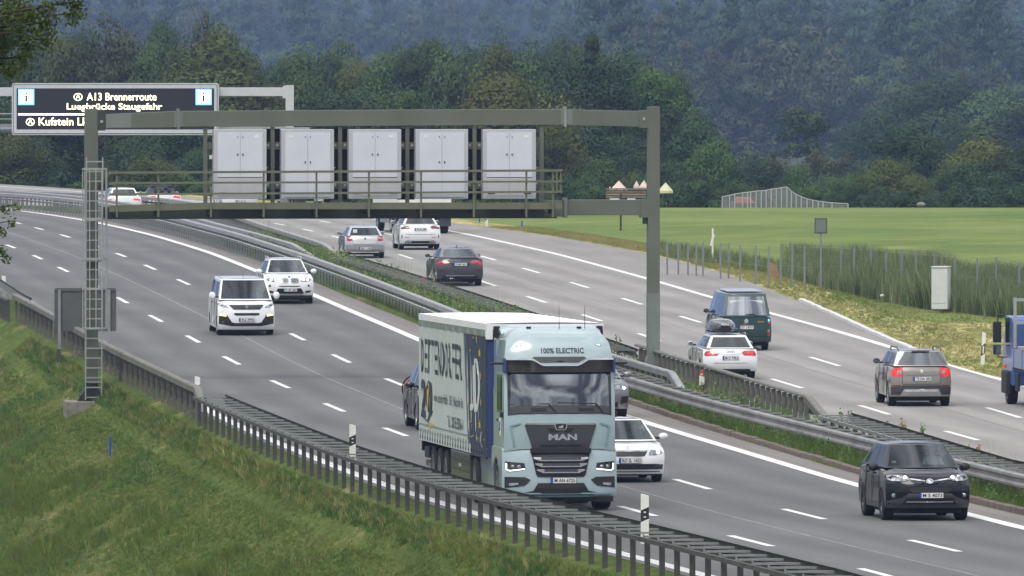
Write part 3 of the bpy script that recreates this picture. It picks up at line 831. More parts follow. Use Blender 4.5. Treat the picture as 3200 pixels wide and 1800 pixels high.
barrier('guardrail', 'long grey W-beam barrier on the median side facing the nearer carriageway', L_m1, 150, 330, 'beam', (M['rail_light'], M['galv_dark'], M['galv_dark']), 'steel barriers beside the carriageways', step=2.0, side=-1, width=0.6)
barrier('guardrail', 'curving front barrier of the median on dense posts behind the two white cars', L_m1, 330, 570, 'closed', (M['rail_far'], M['galv'], M['galv']), 'steel barriers beside the carriageways', step=1.3, side=-1, postw=0.065, lowz=.54)
Y2e = ground(957, 803, .9).y
barrier('guardrail', 'middle curving median barrier, its sloping end in the weeds behind the white SUV', L_m2, ground(902, 759, .9).y, 580, 'closed', (M['rail_far'], M['galv'], M['galv_dark']), 'steel barriers beside the carriageways', step=1.35, side=-1, end_near=20, postw=0.065, lowz=.54)
barrier('guardrail', 'rearmost curving median barrier ending in a slope left of the silver hatchback', L_m3, ground(1027, 759, .9).y, 585, 'closed', (M['rail_far'], M['galv'], M['galv_dark']), 'steel barriers beside the carriageways', step=1.35, side=1, end_near=14, postw=0.065, lowz=.54)
barrier('guardrail', 'ladder-like guardrail half hidden in tall weeds beside the dark grey hatchback', L_m3, ground(2000, 1076, .9).y + 1, ground(1090, 799, .72).y, 'ladder', (M['galv_dark'], M['galv_dark'], M['galv_dark']), 'steel barriers beside the carriageways', step=1.5, side=1, width=0.9)
barrier('guardrail', 'short slant-ended barrier right of the lorry at the foot of the thick column', L_m2, ground(2096, 1159, .9).y, ground(2096, 1159, .9).y + 36, 'closed', (M['galv'], M['galv_brown'], M['galv_dark']), 'steel barriers beside the carriageways', step=1.3, side=-1, end_near=4.0, postw=0.11)
barrier('guardrail', 'closed barrier of broad upright posts in front of the white estate car', L_m3, ground(2545, 1234, .9).y, ground(1994, 1074, .9).y, 'closed', (M['galv_brown'], M['galv_brown'], M['galv_dark']), 'steel barriers beside the carriageways', step=1.25, side=1, end_near=6.0, postw=0.13, thin=True)
barrier('guardrail', 'ladder-like guardrail behind the black SUV next to the far carriageway', L_m3, 150, ground(2600, 1290, .72).y, 'ladder', (M['galv_dark'], M['galv_dark'], M['galv']), 'steel barriers beside the carriageways', step=1.6, side=1, width=0.75)
# ------------------------------------------------------------------ near gantry over the nearer carriageway
GA = Vector(((285 - 1600) / pxm(297), 297, 0)); GBp = Vector(((2042 - 1600) / pxm(299), 299, 0))
g_ang = math.atan2(GBp.y - GA.y, GBp.x - GA.x)
g_zb = at(285, 1252, 297).z
gantry = empty('gantry', (GA.x, GA.y, g_zb), g_ang)
tag(gantry, 'grey-green steel gantry on two box columns spanning the nearer carriageway', 'gantry')
def gl(px, py, off=0.0):
    """local x, z on the gantry plane seen at a photo pixel, off metres towards the camera"""
    x = 0.0
    for _ in range(6):
        Y = GA.y + x * math.sin(g_ang) - off
        p = at(px, py, Y); x = (p.x - GA.x) / math.cos(g_ang)
    return x, p.z - g_zb
def gbox(mb, px0, px1, py0, py1, y0, y1, mi=0):
    """box between pixel edges; y0<0 is towards the camera"""
    xa, za = gl(px0, py1, -y0); xb, zb = gl(px1, py0, -y0)
    mb.box(xa, xb, y0, y1, za, zb, mi); return xa, xb, za, zb
def gpart(name, rects, material, parent=None, bevel=None):
    mb = MB()
    for r in rects: gbox(mb, *r)
    return mb.build(name, material, parent or gantry, bevel=bevel)
M_G = M['gantry']
gpart('column', [(265, 304, 340, 1215, -.19, .19)], M_G, bevel=.012)
mb = MB(); xa, za = gl(241, 1251); xb, zb = gl(311, 1251); xc, zc = gl(265, 1212); xd, _ = gl(304, 1212)
mb.prism([(xa, za), (xb, za), (xd + .1, za + .18), (xd, zc), (xc, zc), (xc - .12, za + .18)], 'y', -.24, .24)
for i in range(6):
    xx = xa + .06 + i * (xb - xa - .12) / 5
    mb.prism([(xx - .012, za), (xx + .012, za), (xx + .012, za + .2), (xx - .012, za + .2)], 'y', -.31, -.24)
mb.build('column_foot', M['gantry_dark'], gantry)
r_base = GBp.copy(); zbR = at(2042, 1150, 299).z - g_zb
gpart('column', [(2023, 2060, 333, 1118, -.19, .19)], M_G, bevel=.012)
gpart('paint_coat', [(2022.6, 2060.4, 916, 1112, -.196, .196)], M['gantry_primer'])
mb = MB(); xa, _ = gl(2014, 1150); xb, _ = gl(2072, 1150); xc, zc = gl(2023, 1110); xd, _ = gl(2060, 1110)
mb.prism([(xa, zbR), (xb, zbR), (xd + .05, zbR + .22), (xd, zc), (xc, zc), (xc - .05, zbR + .22)], 'y', -.25, .25)
for i in range(5):
    xx = xa + .06 + i * (xb - xa - .12) / 4
    mb.box(xx - .035, xx + .035, -.33, -.25, zbR + .02, zbR + .14)
mb.build('column_foot', M['gantry_primer'], gantry)
# corner gussets, top beam in three lengths, flanges
gpart('gusset', [(302, 327, 345, 408, -.20, .20)], M['gantry_dark'], bevel=.01)
gpart('gusset', [(1997, 2024, 345, 400, -.20, .20)], M_G, bevel=.01)
for nm, pts in (('beam', [(326, 357), (553, 347), (553, 398), (326, 402)]), ('beam', [(558, 347), (1200, 343), (1758, 341), (1758, 390), (1200, 393), (558, 396)]), ('beam', [(1769, 342), (1998, 347), (1998, 396), (1769, 391)])):
    mb = MB(); mb.prism([gl(*p) for p in pts][::-1], 'y', -.17, .17); mb.build(nm, M_G, gantry, bevel=.015)
gpart('paint_coat', [(329, 408, 356.5, 399, -.176, .172)], M['gantry_primer'])
gpart('flange', [(552, 559, 340, 403, -.22, .22)], M['gantry_primer']); gpart('flange', [(1760, 1768, 333, 396, -.22, .22)], M['galv'])
gpart('splice_plate', [(543, 552, 347, 397, -.178, .17), (559, 568, 347, 396, -.178, .17)], M['gantry_primer'])
gpart('splice_plate', [(1751, 1760, 343, 389, -.178, .17), (1768, 1787, 343, 389, -.178, .17)], M['gantry_primer'])
gpart('bolt', [(311, 319, 376, 384, -.23, -.20)], M['galv_light']); gpart('bolt', [(2006, 2014, 367, 376, -.23, -.20)], M['galv_light'])
# lower beam
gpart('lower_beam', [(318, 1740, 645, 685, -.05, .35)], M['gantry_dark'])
gpart('lower_beam', [(1772, 2001, 624, 673, -.17, .17)], M_G, bevel=.015)
gpart('lower_beam', [(1700, 1760, 626, 677, -.17, .17)], M_G)
gpart('flange', [(1760, 1771, 619, 680, -.22, .22)], M['gantry_primer'])
gpart('gusset', [(2000, 2024, 622, 680, -.19, .19)], M_G)
gpart('bracket', [(2009, 2023, 680, 700, -.12, .12)], M['gantry_dark'])
# walkway in front of the cabinets
wy = -.95
mb = MB()
for (a, b, c, d) in ((330, 641, 642, 633), (641, 1692, 633, 633), (1692, 1745, 633, 632)):
    xa, za = gl(a, c, -wy); xb, zb = gl(b, d, -wy)
    mb.prism([(xa, za - .20), (xb, zb - .20), (xb, zb), (xa, za)], 'y', wy, wy + .06)
mb.build('walkway_fascia', M['olive'], gantry)
mb = MB(); xa, za = gl(330, 642, -wy); xb, zb = gl(1742, 634, -wy); mb.box(xa, xb, wy + .07, -.30, zb - .16, zb - .10); mb.build('walkway_grating', M['gantry_dark'], gantry)
mb = MB()
for p in (353, 483, 647, 812, 977, 1141, 1304, 1469, 1633, 1716):
    x, _ = gl(p, 660, .6); mb.box(x - .05, x + .05, wy + .05, -.06, zb - .34, zb - .17)
mb.build('walkway_bracket', M['gantry_dark'], gantry)
for p in (353, 483, 647, 812, 977, 1141, 1304, 1469, 1633, 1716):
    x, z0 = gl(p, 679, -wy + .03); _, z1 = gl(p, 533, -wy + .03)
    mb = MB(); mb.box(x - .028, x + .028, wy - .055, wy - .005, z0, z1); mb.build('railing_post', M['olive'], gantry)
for (ya, yb, h) in ((536, 529, 7), (569, 564, 6), (604, 596, 6)):
    xa, za = gl(330, ya, -wy + .06); xb, zb2 = gl(1745, yb, -wy + .06)
    mb = MB(); hh = h / 100.0
    mb.prism([(xa, za - hh), (xb, zb2 - hh), (xb, zb2), (xa, za)], 'y', wy - .10, wy - .06); mb.build('handrail', M['olive'], gantry)
    mb = MB(); mb.box(xb - .05, xb, wy - .06, -.15, zb2 - hh, zb2); mb.build('handrail', M['olive'], gantry)
for dy in (wy - .06, -.15):
    x, z0 = gl(1738 if dy < -.5 else 1736, 604, .5); _, z1 = gl(1738, 530, .5)
    mb = MB(); mb.box(x, x + .05, dy, dy + .05, z0 + .0, z1); mb.build('railing_post', M['olive'], gantry)
# hangers and black gap boards
boxes = [(663, 828), (874, 1039), (1085, 1249), (1294, 1458), (1504, 1670)]
for p in (641, 851, 1062, 1272, 1482, 1692):
    gpart('hanger', [(p - 6, p + 6, 396, 634, -.10, .02)], M_G)
    if 700 < p < 1600:
        gpart('gap_board', [(p - 27, p + 27, 402, 624, .30, .33)], M['sign_black'])
        gpart('clamp', [(p - 22, p + 22, 444, 466, -.05, -.02)], M_G); gpart('clamp', [(p - 22, p + 22, 569, 590, -.05, -.02)], M_G)
        for q in (-15, 15):
            for r in (454, 579): gpart('bolt', [(p + q - 3, p + q + 3, r - 3, r + 3, -.08, -.05)], M['galv_light'])
    else:
        s = 1 if p < 800 else -1
        gpart('clamp', [(min(p, p + 20 * s), max(p, p + 20 * s), 444, 466, -.05, -.02)], M_G); gpart('clamp', [(min(p, p + 20 * s), max(p, p + 20 * s), 569, 590, -.05, -.02)], M_G)
gpart('junction_box', [(652, 661, 485, 497, -.2, -.1)], M['concrete_light'])
# ladder with safety cage in front of the left column: hangs on the gantry, moves with it
ly = -.42
mb = MB()
for (p, q) in ((265, 262), (316, 312)):
    xa, z1 = gl(p, 491, -ly); xb, z0 = gl(q, 1250, -ly)
    mb.prism([(xb - .018, z0), (xb + .018, z0), (xa + .018, z1), (xa - .018, z1)], 'y', ly - .03, ly + .03)
ladder = mb.build('ladder', M['galv_light'], gantry)
n_r = 25
for i in range(n_r):
    py = 505 + i * 30.7
    t = (py - 491) / 760
    xa, z = gl(266 - 3 * t, py, -ly); xb, _ = gl(315 - 4 * t, py, -ly)
    MB().box(xa, xb, ly - .015, ly + .015, z - .018, z + .018).build('rung', M['galv_light'], ladder)
hoop = []
xc, _ = gl(291, 600, -ly)
R = .37
for py in (528, 684, 809, 902, 1026):
    _, z = gl(291, py, .8); dx = -(py - 528) * .00003
    mb = MB(); Pp = [(xc + dx - .012 + R * math.cos(a), ly - .02 + R * math.sin(a) * 1.15, z) for a in np.linspace(math.pi, 2 * math.pi, 13)]
    mb.grid([[(x, y, z - .03) for x, y, _ in Pp], [(x, y, z + .03) for x, y, _ in Pp], [(xc + (x - xc) * .965, (y - ly) * .965 + ly, z + .03) for x, y, _ in Pp], [(xc + (x - xc) * .965, (y - ly) * .965 + ly, z - .03) for x, y, _ in Pp]])
    mb.build('cage_hoop', M['galv_light'], gantry)
for a in np.linspace(math.pi, 2 * math.pi, 7):
    _, z1 = gl(291, 526, .8); _, z0 = gl(291, 1028, .8)
    x, y = xc + R * .985 * math.cos(a), ly - .02 + R * 1.13 * math.sin(a)
    MB().box(x - .014, x + .014, y - .008, y + .008, z0, z1).build('cage_bar', M['galv_light'], gantry)
gpart('standoff', [(264, 315, 812, 818, ly, -.19)], M['galv']); gpart('standoff', [(262, 313, 1192, 1197, ly, -.19)], M['galv'])
gpart('gate_rail', [(328, 352, 538, 544, wy - .06, wy - .02), (328, 352, 572, 578, wy - .06, wy - .02), (328, 352, 606, 612, wy - .06, wy - .02)], M['galv_light'])
# concrete footing of the left column, and of the right one
fb = MB(); fb.box(-.85, .55, -.75, .75, -.95, -.0); fo = fb.build('concrete_footing', M['concrete'], None, bevel=.03, loc=(GA.x + .05, GA.y, g_zb - .005), rz=g_ang)
tag(fo, 'low concrete footing block in the grass under the ladder column', 'footing')

# five sign cabinets hung in the gantry
for i, (a, b) in enumerate(boxes):
    xa, z0 = gl(a, 622, .42); xb, z1 = gl(b, 404, .42)
    w, h = xb - xa, z1 - z0
    ox = (xa + xb) / 2
    wp = Vector((GA.x, GA.y, g_zb)) + Matrix.Rotation(g_ang, 3, 'Z') @ Vector((ox, -.42, z0))
    root = empty('sign_cabinet', wp, g_ang)
    lab = ['grey two-door sign cabinet nearest the ladder, leftmost of five on the gantry', 'second grey sign cabinet from the ladder, handles low on the doors', 'middle one of the five grey sign cabinets on the gantry',
           'fourth grey sign cabinet from the ladder, handles low and label top left', 'grey sign cabinet nearest the thick right column, rightmost of five'][i]
    tag(root, lab, 'cabinet', 'grey sign cabinets on the gantry')
    MB().box(-w / 2, w / 2, 0, .50, 0, h).build('housing', M['cabinet_frame'], root, bevel=.02)
    for s in (-1, 1):
        x0, x1 = (-w / 2 + .12, -.006) if s < 0 else (.006, w / 2 - .12)
        low = .30 if i in (0, 2, 4) else .12
        d = MB().box(x0, x1, -.016, .0, (.66 if i in (0, 2, 4) else .14), h - .1).build('door', M['cabinet'], root, bevel=.004)
        hz = (.58 if i in (0, 2, 4) else .47) * h + .1
        hx = -.08 if s < 0 else .08
        MB().box(hx - .018, hx + .018, -.034, -.016, hz, hz + .05).build('handle', M['plastic'], d)
        MB().box(hx - .012, hx + .012, -.028, -.016, h - .25, h - .215).build('lock', M['plastic_grey'], d)
        if i in (0, 2, 4):
            MB().box(x0, x1, -.014, .0, .1, .64).build('lower_panel', M['cabinet_strip'], root)
            MB().box(x0, x1, -.017, -.0005, .640, .659).build('seam', M['plastic_grey'], root)
            MB().box(s * .55 - .11, s * .55 + .11, -.022, -.014, .15, .20).build('vent', M['plastic_grey'], root)
        else:
            MB().box(x0, x1, -.0165, -.0005, .06, .135).build('lower_panel', M['cabinet_strip'], root)
    lx_ = (w / 2 - .30) * (1 if i in (0, 2, 4) else -1)
    MB().box(lx_ - .07, lx_ + .07, -.022, -.016, h - .26, h - .18).build('label_plate', M['post_white'], root)
    for s in (-1, 1):
        for zz in (.45, .93):
            MB().box(s * w / 2 - .0, s * (w / 2 + .05), .02, .05, zz, zz + .02).build('hinge', M['galv_light'], root)

# ------------------------------------------------------------------ far gantry with the LED text display
FY = 600.0; fs = pxm(FY)
fg = empty('display_gantry', (at(903, 640, FY).x, FY, gz(FY)))
tag(fg, 'light grey gantry carrying the lit traffic display far behind', 'gantry')
def F(px, py): 
    p = at(px, py, FY); return p.x - fg.location.x, p.z - fg.location.z
def fpart(nm, px0, px1, py0, py1, y0, y1, material, parent=None):
    xa, za = F(px0, py1); xb, zb = F(px1, py0)
    return MB().box(xa, xb, y0, y1, za, zb).build(nm, material, parent or fg)
fpart('beam', -420, 886, 273, 300, -.2, .25, M['far_gantry'])
fpart('column', 893, 918, 266, 640, -.25, .25, M['far_gantry'])
fpart('column', -445, -420, 266, 700, -.25, .25, M['far_gantry'])
fpart('end_plate', 884, 893, 268, 307, -.24, .24, M['far_gantry'])
fpart('lower_beam', -420, 893, 388, 414, .2, .6, M['galv'])
fpart('handrail', -420, 968, 353, 357, -.5, -.46, M['galv_light']); fpart('handrail', -420, 968, 370, 373, -.5, -.46, M['galv_light'])
fpart('walkway', -420, 968, 398, 404, -.5, .2, M['galv_light'])
disp = empty('traffic_display', at(360, 422, FY - 1.0))
tag(disp, 'large black LED traffic display in a white frame showing lit Brenner route text', 'display sign')
DY = FY - 1.0
def D(px, py):
    p = at(px, py, DY); return p.x - disp.location.x, p.z - disp.location.z
def rrect(x0, x1, z0, z1, r, n=5):
    pts = []
    for cx, cz, a0 in ((x1 - r, z0 + r, -90), (x1 - r, z1 - r, 0), (x0 + r, z1 - r, 90), (x0 + r, z0 + r, 180)):
        for k in range(n):
            a = math.radians(a0 + 90 * k / (n - 1)); pts.append((cx + r * math.cos(a), cz + r * math.sin(a)))
    return pts
xa, za = D(37, 422); xb, zb = D(683, 260)
MB().prism(rrect(xa, xb, za, zb, .16), 'y', 0, .9).build('housing', M['far_gantry'], disp)
MB().prism(rrect(xa + .07, xb - .07, za + .07, zb - .07, .10), 'y', -.02, .0).build('inner_frame', M['sign_grey'], disp)
MB().prism(rrect(xa + .11, xb - .11, za + .11, zb - .11, .09), 'y', -.04, -.02).build('frame_panel', M['far_gantry'], disp)
xa, za = D(52, 404); xb, zb = D(669, 276)
face = MB().box(xa, xb, -.055, -.04, za, zb).build('display_face', M['sign_black'], disp)
def dtext(s, px0, px1, py0, py1, bold=.012):
    x0, z0 = D(px0, py1); x1, z1 = D(px1, py0)
    me = text_mesh(s, x1 - x0, z1 - z0, M['led'], bold)
    inst('lettering', me, disp, ((x0 + x1) / 2, -.062, (z0 + z1) / 2))
dtext('A13 Brennerroute', 271, 489, 290, 314); dtext('Luegbrücke Staugefahr', 209, 507, 322, 349); dtext('Kufstein Lk', 121, 275, 367, 392)
for (cx, cy) in ((244, 303), (95, 381)):
    mb = MB(); x, z = D(cx, cy)
    ring = [[(x + r * math.cos(a) * 1.15, -.06, z + r * math.sin(a)) for a in np.linspace(0, 2 * math.pi, 25)] for r in (.19, .235)]
    mb.grid(ring)
    for sgn in (-1, 1): mb.add([(x + sgn * .13 - .025, -.06, z - .13), (x + sgn * .13 + .025, -.06, z - .13), (x + .03, -.06, z + .14), (x - .03, -.06, z + .14)], [(0, 1, 2, 3)])
    mb.add([(x - .08, -.0605, z - .05), (x + .08, -.0605, z - .05), (x + .08, -.0605, z - .015), (x - .08, -.0605, z - .015)], [(0, 1, 2, 3)])
    mb.build('route_symbol', M['led'], disp)
x0, z0 = D(57, 360); x1, z1 = D(268, 354.5); MB().box(x0, x1, -.065, -.055, z0, z1).build('divider_line', M['led'], disp)
for cx in (82, 636.5):
    x, z = D(cx, 303)
    t = MB().box(x - .49, x + .49, -.064, -.055, z - .49, z + .49).build('info_tile', M['led_blue'], disp)
    MB().box(x - .40, x + .40, -.070, -.0645, z - .40, z + .40).build('info_ground', M['led_white'], t)
    mb = MB(); mb.box(x - .06, x + .06, -.076, -.0705, z - .26, z + .10); mb.box(x - .12, x + .0, -.076, -.0706, z + .05, z + .10); mb.box(x - .14, x + .14, -.076, -.0707, z - .28, z - .235)
    mb.box(x - .06, x + .06, -.076, -.0705, z + .17, z + .28); mb.build('info_letter', M['sign_black'], t)

# ------------------------------------------------------------------ small roadside things
def delineator(px, py_base, label, facing=1, dz=0.0, red=False, slits=True, base=None, tilt=0.0, short=None):
    p = ground(px, py_base, dz) if base is None else base
    r = empty('delineator_post', p + Vector((0, 0, dz)), 0); r.rotation_euler = (0, tilt, 0)
    tag(r, label, 'marker post', 'roadside marker posts')
    if short:
        top = at(px, short, p.y).z; r.location = (at(px, short, p.y).x, p.y, top - .70); r.scale = (1.25, 1.25, .67)
    poly = [(-.06, -.05), (.06, -.05), (.045, .02), (0, .05), (-.045, .02)]
    def seg(nm, z0, z1, mt, sl0=0.0, sl1=0.0, sc=1.0):
        mb = MB(); vs = [(x * sc, y * sc, z0 + (x / .06) * sl0) for x, y in poly] + [(x * sc, y * sc, z1 + (x / .06) * sl1) for x, y in poly]
        mb.add(vs, [(i, (i + 1) % 5, 5 + (i + 1) % 5, 5 + i) for i in range(5)] + [(4, 3, 2, 1, 0), (5, 6, 7, 8, 9)])
        return mb.build(nm, mt, r)
    if red: 
        MB().box(-.03, .03, -.03, .02, 1.03, 1.32).build('snow_marker', M['red_post'], r); MB().box(-.031, .031, -.031, .021, 1.10, 1.14).build('marker_band', M['post_white'], r)
    seg('post_body', -.3, .34, M['post_white'], 0, .05); b = seg('black_band', .34, .66, M['post_black'], .05, .05, 1.012); seg('post_head', .66, 1.04, M['post_white'], .05, -.03)
    if slits:
        for z in (.43, .56): MB().sphere((0, -.052, z), .022, .008, .022, 8, 4).build('reflector', M['reflector'], b)
    else: MB().box(-.025, .025, -.058, -.05, .38, .62).build('reflector', M['reflector'], b)
    return r
def guard_pt(px, side_off=0.30):
    """a spot by the left barrier whose post line crosses column px"""
    lo, hi = 150, 420
    for _ in range(50):
        Y = (lo + hi) / 2
        X = L_guard.x(Y) + side_off; q = 1600 + FPX * X / Y
        if q > px: lo = Y
        else: hi = Y
    return Vector((X, Y, gz(Y)))
delineator(1102, 0, 'black-banded white marker post rising from the ladder guardrail left of the lorry', base=guard_pt(1102, 0.45), short=1327)
delineator(2015, 0, 'largest black-banded white marker post, at the guardrail right of the lorry', base=guard_pt(2015, 0.45), short=1545)
delineator(617, 0, 'white marker post where the closed barrier folds down to the ladder rail', base=guard_pt(617, 0.95), short=1177)
delineator(12, 0, 'white marker post cut by the left picture edge beside the road', base=guard_pt(12, 1.05), short=862)
delineator(3070, 1142, 'white marker post on the mown verge left of the blue truck', slits=False, tilt=.05)
p = ground(1521, 709); dp = delineator(1521, 709, 'white marker post on the far verge under the walkway', slits=False)
delineator(2193, 1238, 'median marker post with a red tip behind the lower barrier', red=True, short=1175)
def stick(px, py0, py1, material, label, name='marker_stick', w=.035, Y=None, zb=None):
    b = ground(px, py1) if Y is None else at(px, py1, Y)
    h = (py1 - py0) / pxm(b.y)
    mb = MB(); mb.tube([(0, 0, -.2), (0, 0, h * .5), (0, 0, h)], w, 8)
    o = mb.build(name, material, None, smooth=40, loc=b); tag(o, label, 'marker'); return o
stick(1326, 864, 930, M['red_post'], 'thin orange-red rod among the weeds beside the dark grey hatchback', 'marker_rod')
stick(1498, 678, 697, M['blue_post'], 'small blue stick in the grass beside the white marker post')
stick(1631, 690, 709, M['blue_post'], 'small blue stick on the far grassy verge right of the pair of marker posts')
def on_terrain(px, py):
    d = ray(px, py); Y = 600.0
    while CAMH + d.z / d.y * Y < terrain(d.x / d.y * Y, Y): Y -= .25
    return Vector((d.x / d.y * Y, Y, terrain(d.x / d.y * Y, Y)))
b = on_terrain(344, 1425); o = MB().tube([(0, 0, -.1), (0, 0, .3), (0, 0, .55)], .030, 8).build('marker_stick', M['blue_post'], None, smooth=40, loc=b); tag(o, 'blue plastic stick standing in the near grass bank', 'marker')

# back of the square traffic sign behind the ladder
sY = 318
sg = empty('road_sign', at(266, 1131, sY)); tag(sg, 'dark grey back of a wide road sign behind the ladder column', 'road sign')
xa = at(170, 1035, sY); xb = at(363, 900, sY); o = sg.location
MB().prism(rrect(xa.x - o.x, xb.x - o.x, xa.z - o.z, xb.z - o.z, .07), 'y', -.015, .015).build('sign_panel', M['sign_grey'], sg)
for q in (186, 341):
    c = at(q, 1040, sY); MB().box(c.x - o.x - .045, c.x - o.x + .045, -.1, -.02, -.5, xb.z - o.z - .05).build('sign_post', M['galv'], sg)
MB().box(xa.x - o.x + .03, xb.x - o.x - .03, -.05, -.017, xb.z - o.z - .10, xb.z - o.z - .05).build('rail', M['sign_grey'], sg)
c = at(183, 1085, sY); MB().box(c.x - o.x - .06, c.x - o.x + .07, -.12, -.02, .0, .42).build('post_sleeve', M['galv_dark'], sg)
MB().box(xa.x - o.x - .04, xa.x - o.x - .025, -.02, .0, xa.z - o.z - .2, xb.z - o.z - .2).build('edge_rod', M['galv'], sg)
MB().box(xb.x - o.x + .025, xb.x - o.x + .04, -.02, .0, xa.z - o.z - .2, xb.z - o.z - .2).build('edge_rod', M['galv'], sg)

# distant square sign on a pole, white panel on a post, power cabinet
b = ground(2565, 905); o = empty('speed_sign', b); tag(o, 'small grey square sign turned away on a tall pole by the reeds', 'road sign'); s = pxm(b.y)
MB().box(-.035, .035, 0, .06, -.2, (905 - 700) / s).build('sign_pole', M['pole_grey'], o)
MB().box(-20 / s, 20 / s, -.03, -.001, (905 - 730) / s, (905 - 681) / s).build('sign_panel', M['sign_grey'], o, bevel=.01)
MB().box(-15 / s, 15 / s, -.036, -.03, (905 - 725) / s, (905 - 686) / s).build('sign_face', mat('sign_face_grey', (.15, .18, .15), rough=.5), o)
b = ground(2227, 811); o = empty('verge_marker', b); tag(o, 'white post with a small tilted panel by the wire fence', 'marker post'); s = pxm(b.y)
MB().box(-.035, .035, -.03, .03, -.2, 97 / s).build('post_body', M['post_white'], o)
MB().prism([(-.12, 45 / s), (-.03, 42 / s), (.09, 78 / s), (.0, 82 / s)], 'y', -.05, -.032).build('panel', M['post_white'], o)
b = ground(2942, 957); o = empty('power_cabinet', b, -.20); tag(o, 'tall pale concrete power cabinet in front of the reeds', 'cabinet'); s = pxm(b.y)
MB().box(-27 / s, 24 / s, -.35, .35, -.1, 122 / s).build('housing', M['concrete_light'], o, bevel=.015)
MB().box(-24 / s, 21 / s, -.362, -.352, .12, 108 / s).build('door', M['concrete_light'], o, bevel=.004)
MB().box(-29 / s, 26 / s, -.38, .38, 122 / s, 125 / s).build('cap', M['concrete_light'], o)
b = ground(2757, 928); o = MB().sphere((0, 0, .05), .09, .07, .06, 10, 6).build('white_stone', M['concrete_light'], None, smooth=60, loc=b); tag(o, 'small white stone lying on the mown verge', 'stone')
b = ground(1940, 708); o = empty('thin_post', b); tag(o, 'thin dark post on the verge below the lower beam', 'post'); MB().box(-.05, .05, -.05, .05, -.2, 1.6).build('shaft', M['bark'], o)

# wire fence along the field
fence = empty('wire_fence', ground(2565, 860)); tag(fence, 'long wire fence on grey posts between the verge and the field', 'fence')
fp = [(2085, 757, 1.3), (2120, 757, 1.3), (2150, 758, 1.3), (2176, 757, 1.35), (2197, 757, 1.35), (2252, 761, 1.4), (2277, 760, 1.4), (2313, 768, 1.4), (2362, 768, 1.5), (2402, 769, 1.6), (2440, 764, 1.6), (2476, 762, 1.7), (2514, 767, 1.7), (2628, 768, 1.6), (2669, 773, 1.6), (2722, 775, 1.5), (2769, 778, 1.5), (2818, 782, 1.5), (2862, 788, 1.5), (2920, 792, 1.5), (2984, 797, 1.5), (3054, 806, 1.5), (3113, 803, 1.5), (3185, 822, 1.4), (3260, 830, 1.4)]
wires = []
for (px, py, h) in fp:
    b = ground(px, py, h); q = b - fence.location
    MB().box(-.035, .035, -.035, .035, -.2, h).build('post', M['pole_grey'], fence, loc=q + Vector((0, 0, 0)))
    wires.append((q, h))
for f in (.95, .5):
    mb = MB()
    mb.tube([q + Vector((0, 0, h * f)) for q, h in wires], .004, 3, caps=False); mb.build('wire', M['galv'], fence)
for px, wh, hh in ((2410, 'left', .6), (2418, 'middle', .55), (2425, 'right', .5)):
    b = ground(px, 868); o = MB().box(-.05, .05, -.03, .03, -.1, hh).build('wooden_stake', M['wood'], None, loc=b); tag(o, wh + ' one of three short wooden stakes by the wire fence', 'stake', 'wooden stakes by the fence')

# pale net fence far across the field
nb = at(2440, 657, 575)
net = empty('net_enclosure', nb); tag(net, 'pale net fence of white poles peaking in the middle, beyond the field', 'fence')
tops = [(2257, 615), (2280, 611), (2296, 607), (2321, 603), (2336, 601), (2346, 600), (2363, 598), (2379, 597), (2394, 595), (2410, 592), (2426, 590), (2442, 587), (2459, 584), (2473, 598), (2488, 608), (2504, 615), (2522, 622), (2540, 626), (2557, 629), (2572, 631), (2600, 634), (2650, 637)]
pt = []
for px, py in tops:
    a, c = at(px, py, 575), at(px, 657, 575)
    MB().box(-.035, .035, -.035, .035, -.6, a.z - c.z).build('pole', M['net_pole'], net, loc=c - nb); pt.append((c - nb, a.z - c.z))
mb = MB(); mb.tube([q + Vector((0, 0, h)) for q, h in pt], .03, 4); mb.build('top_rail', M['net_pole'], net)
netm = bpy.data.materials.new('netting'); netm.use_nodes = True
_n, _l = netm.node_tree.nodes, netm.node_tree.links
_t = _n.new('ShaderNodeBsdfTransparent'); _m = _n.new('ShaderNodeMixShader'); _m.inputs[0].default_value = .30
_n['Principled BSDF'].inputs['Base Color'].default_value = (.45, .47, .48, 1)
_l.new(_t.outputs[0], _m.inputs[1]); _l.new(_n['Principled BSDF'].outputs[0], _m.inputs[2]); _l.new(_m.outputs[0], _n['Material Output'].inputs[0])
mb = MB()
for (q, h), (q2, h2) in zip(pt[:-1], pt[1:]): mb.add([q, q2, q2 + Vector((0, 0, h2)), q + Vector((0, 0, h))], [(0, 1, 2, 3)])
mb.build('net', netm, net)
mb = MB(); mb.box(-14.2 * .26, .9, -.05, .05, 0, .12); mb.build('base_board', M['net_pole'], net)
sh = empty('shed', at(2325, 650, 582)); tag(sh, 'small shed with a red roof behind the pale net fence', 'shed')
MB().box(-.75, .7, -.8, .8, -1, .35).build('wall', M['sign_grey'], sh); MB().prism([(-.6, .3), (.65, .3), (.35, .62), (-.45, .62)], 'y', -.95, .95).build('roof', M['roof_red'], sh)
o = MB().sphere((0, 0, 0), .27, .3, .17, 12, 6).build('brush_heap', M['concrete'], None, loc=at(2878, 640, 580)); tag(o, 'small grey-brown heap at the far edge of the field', 'heap')

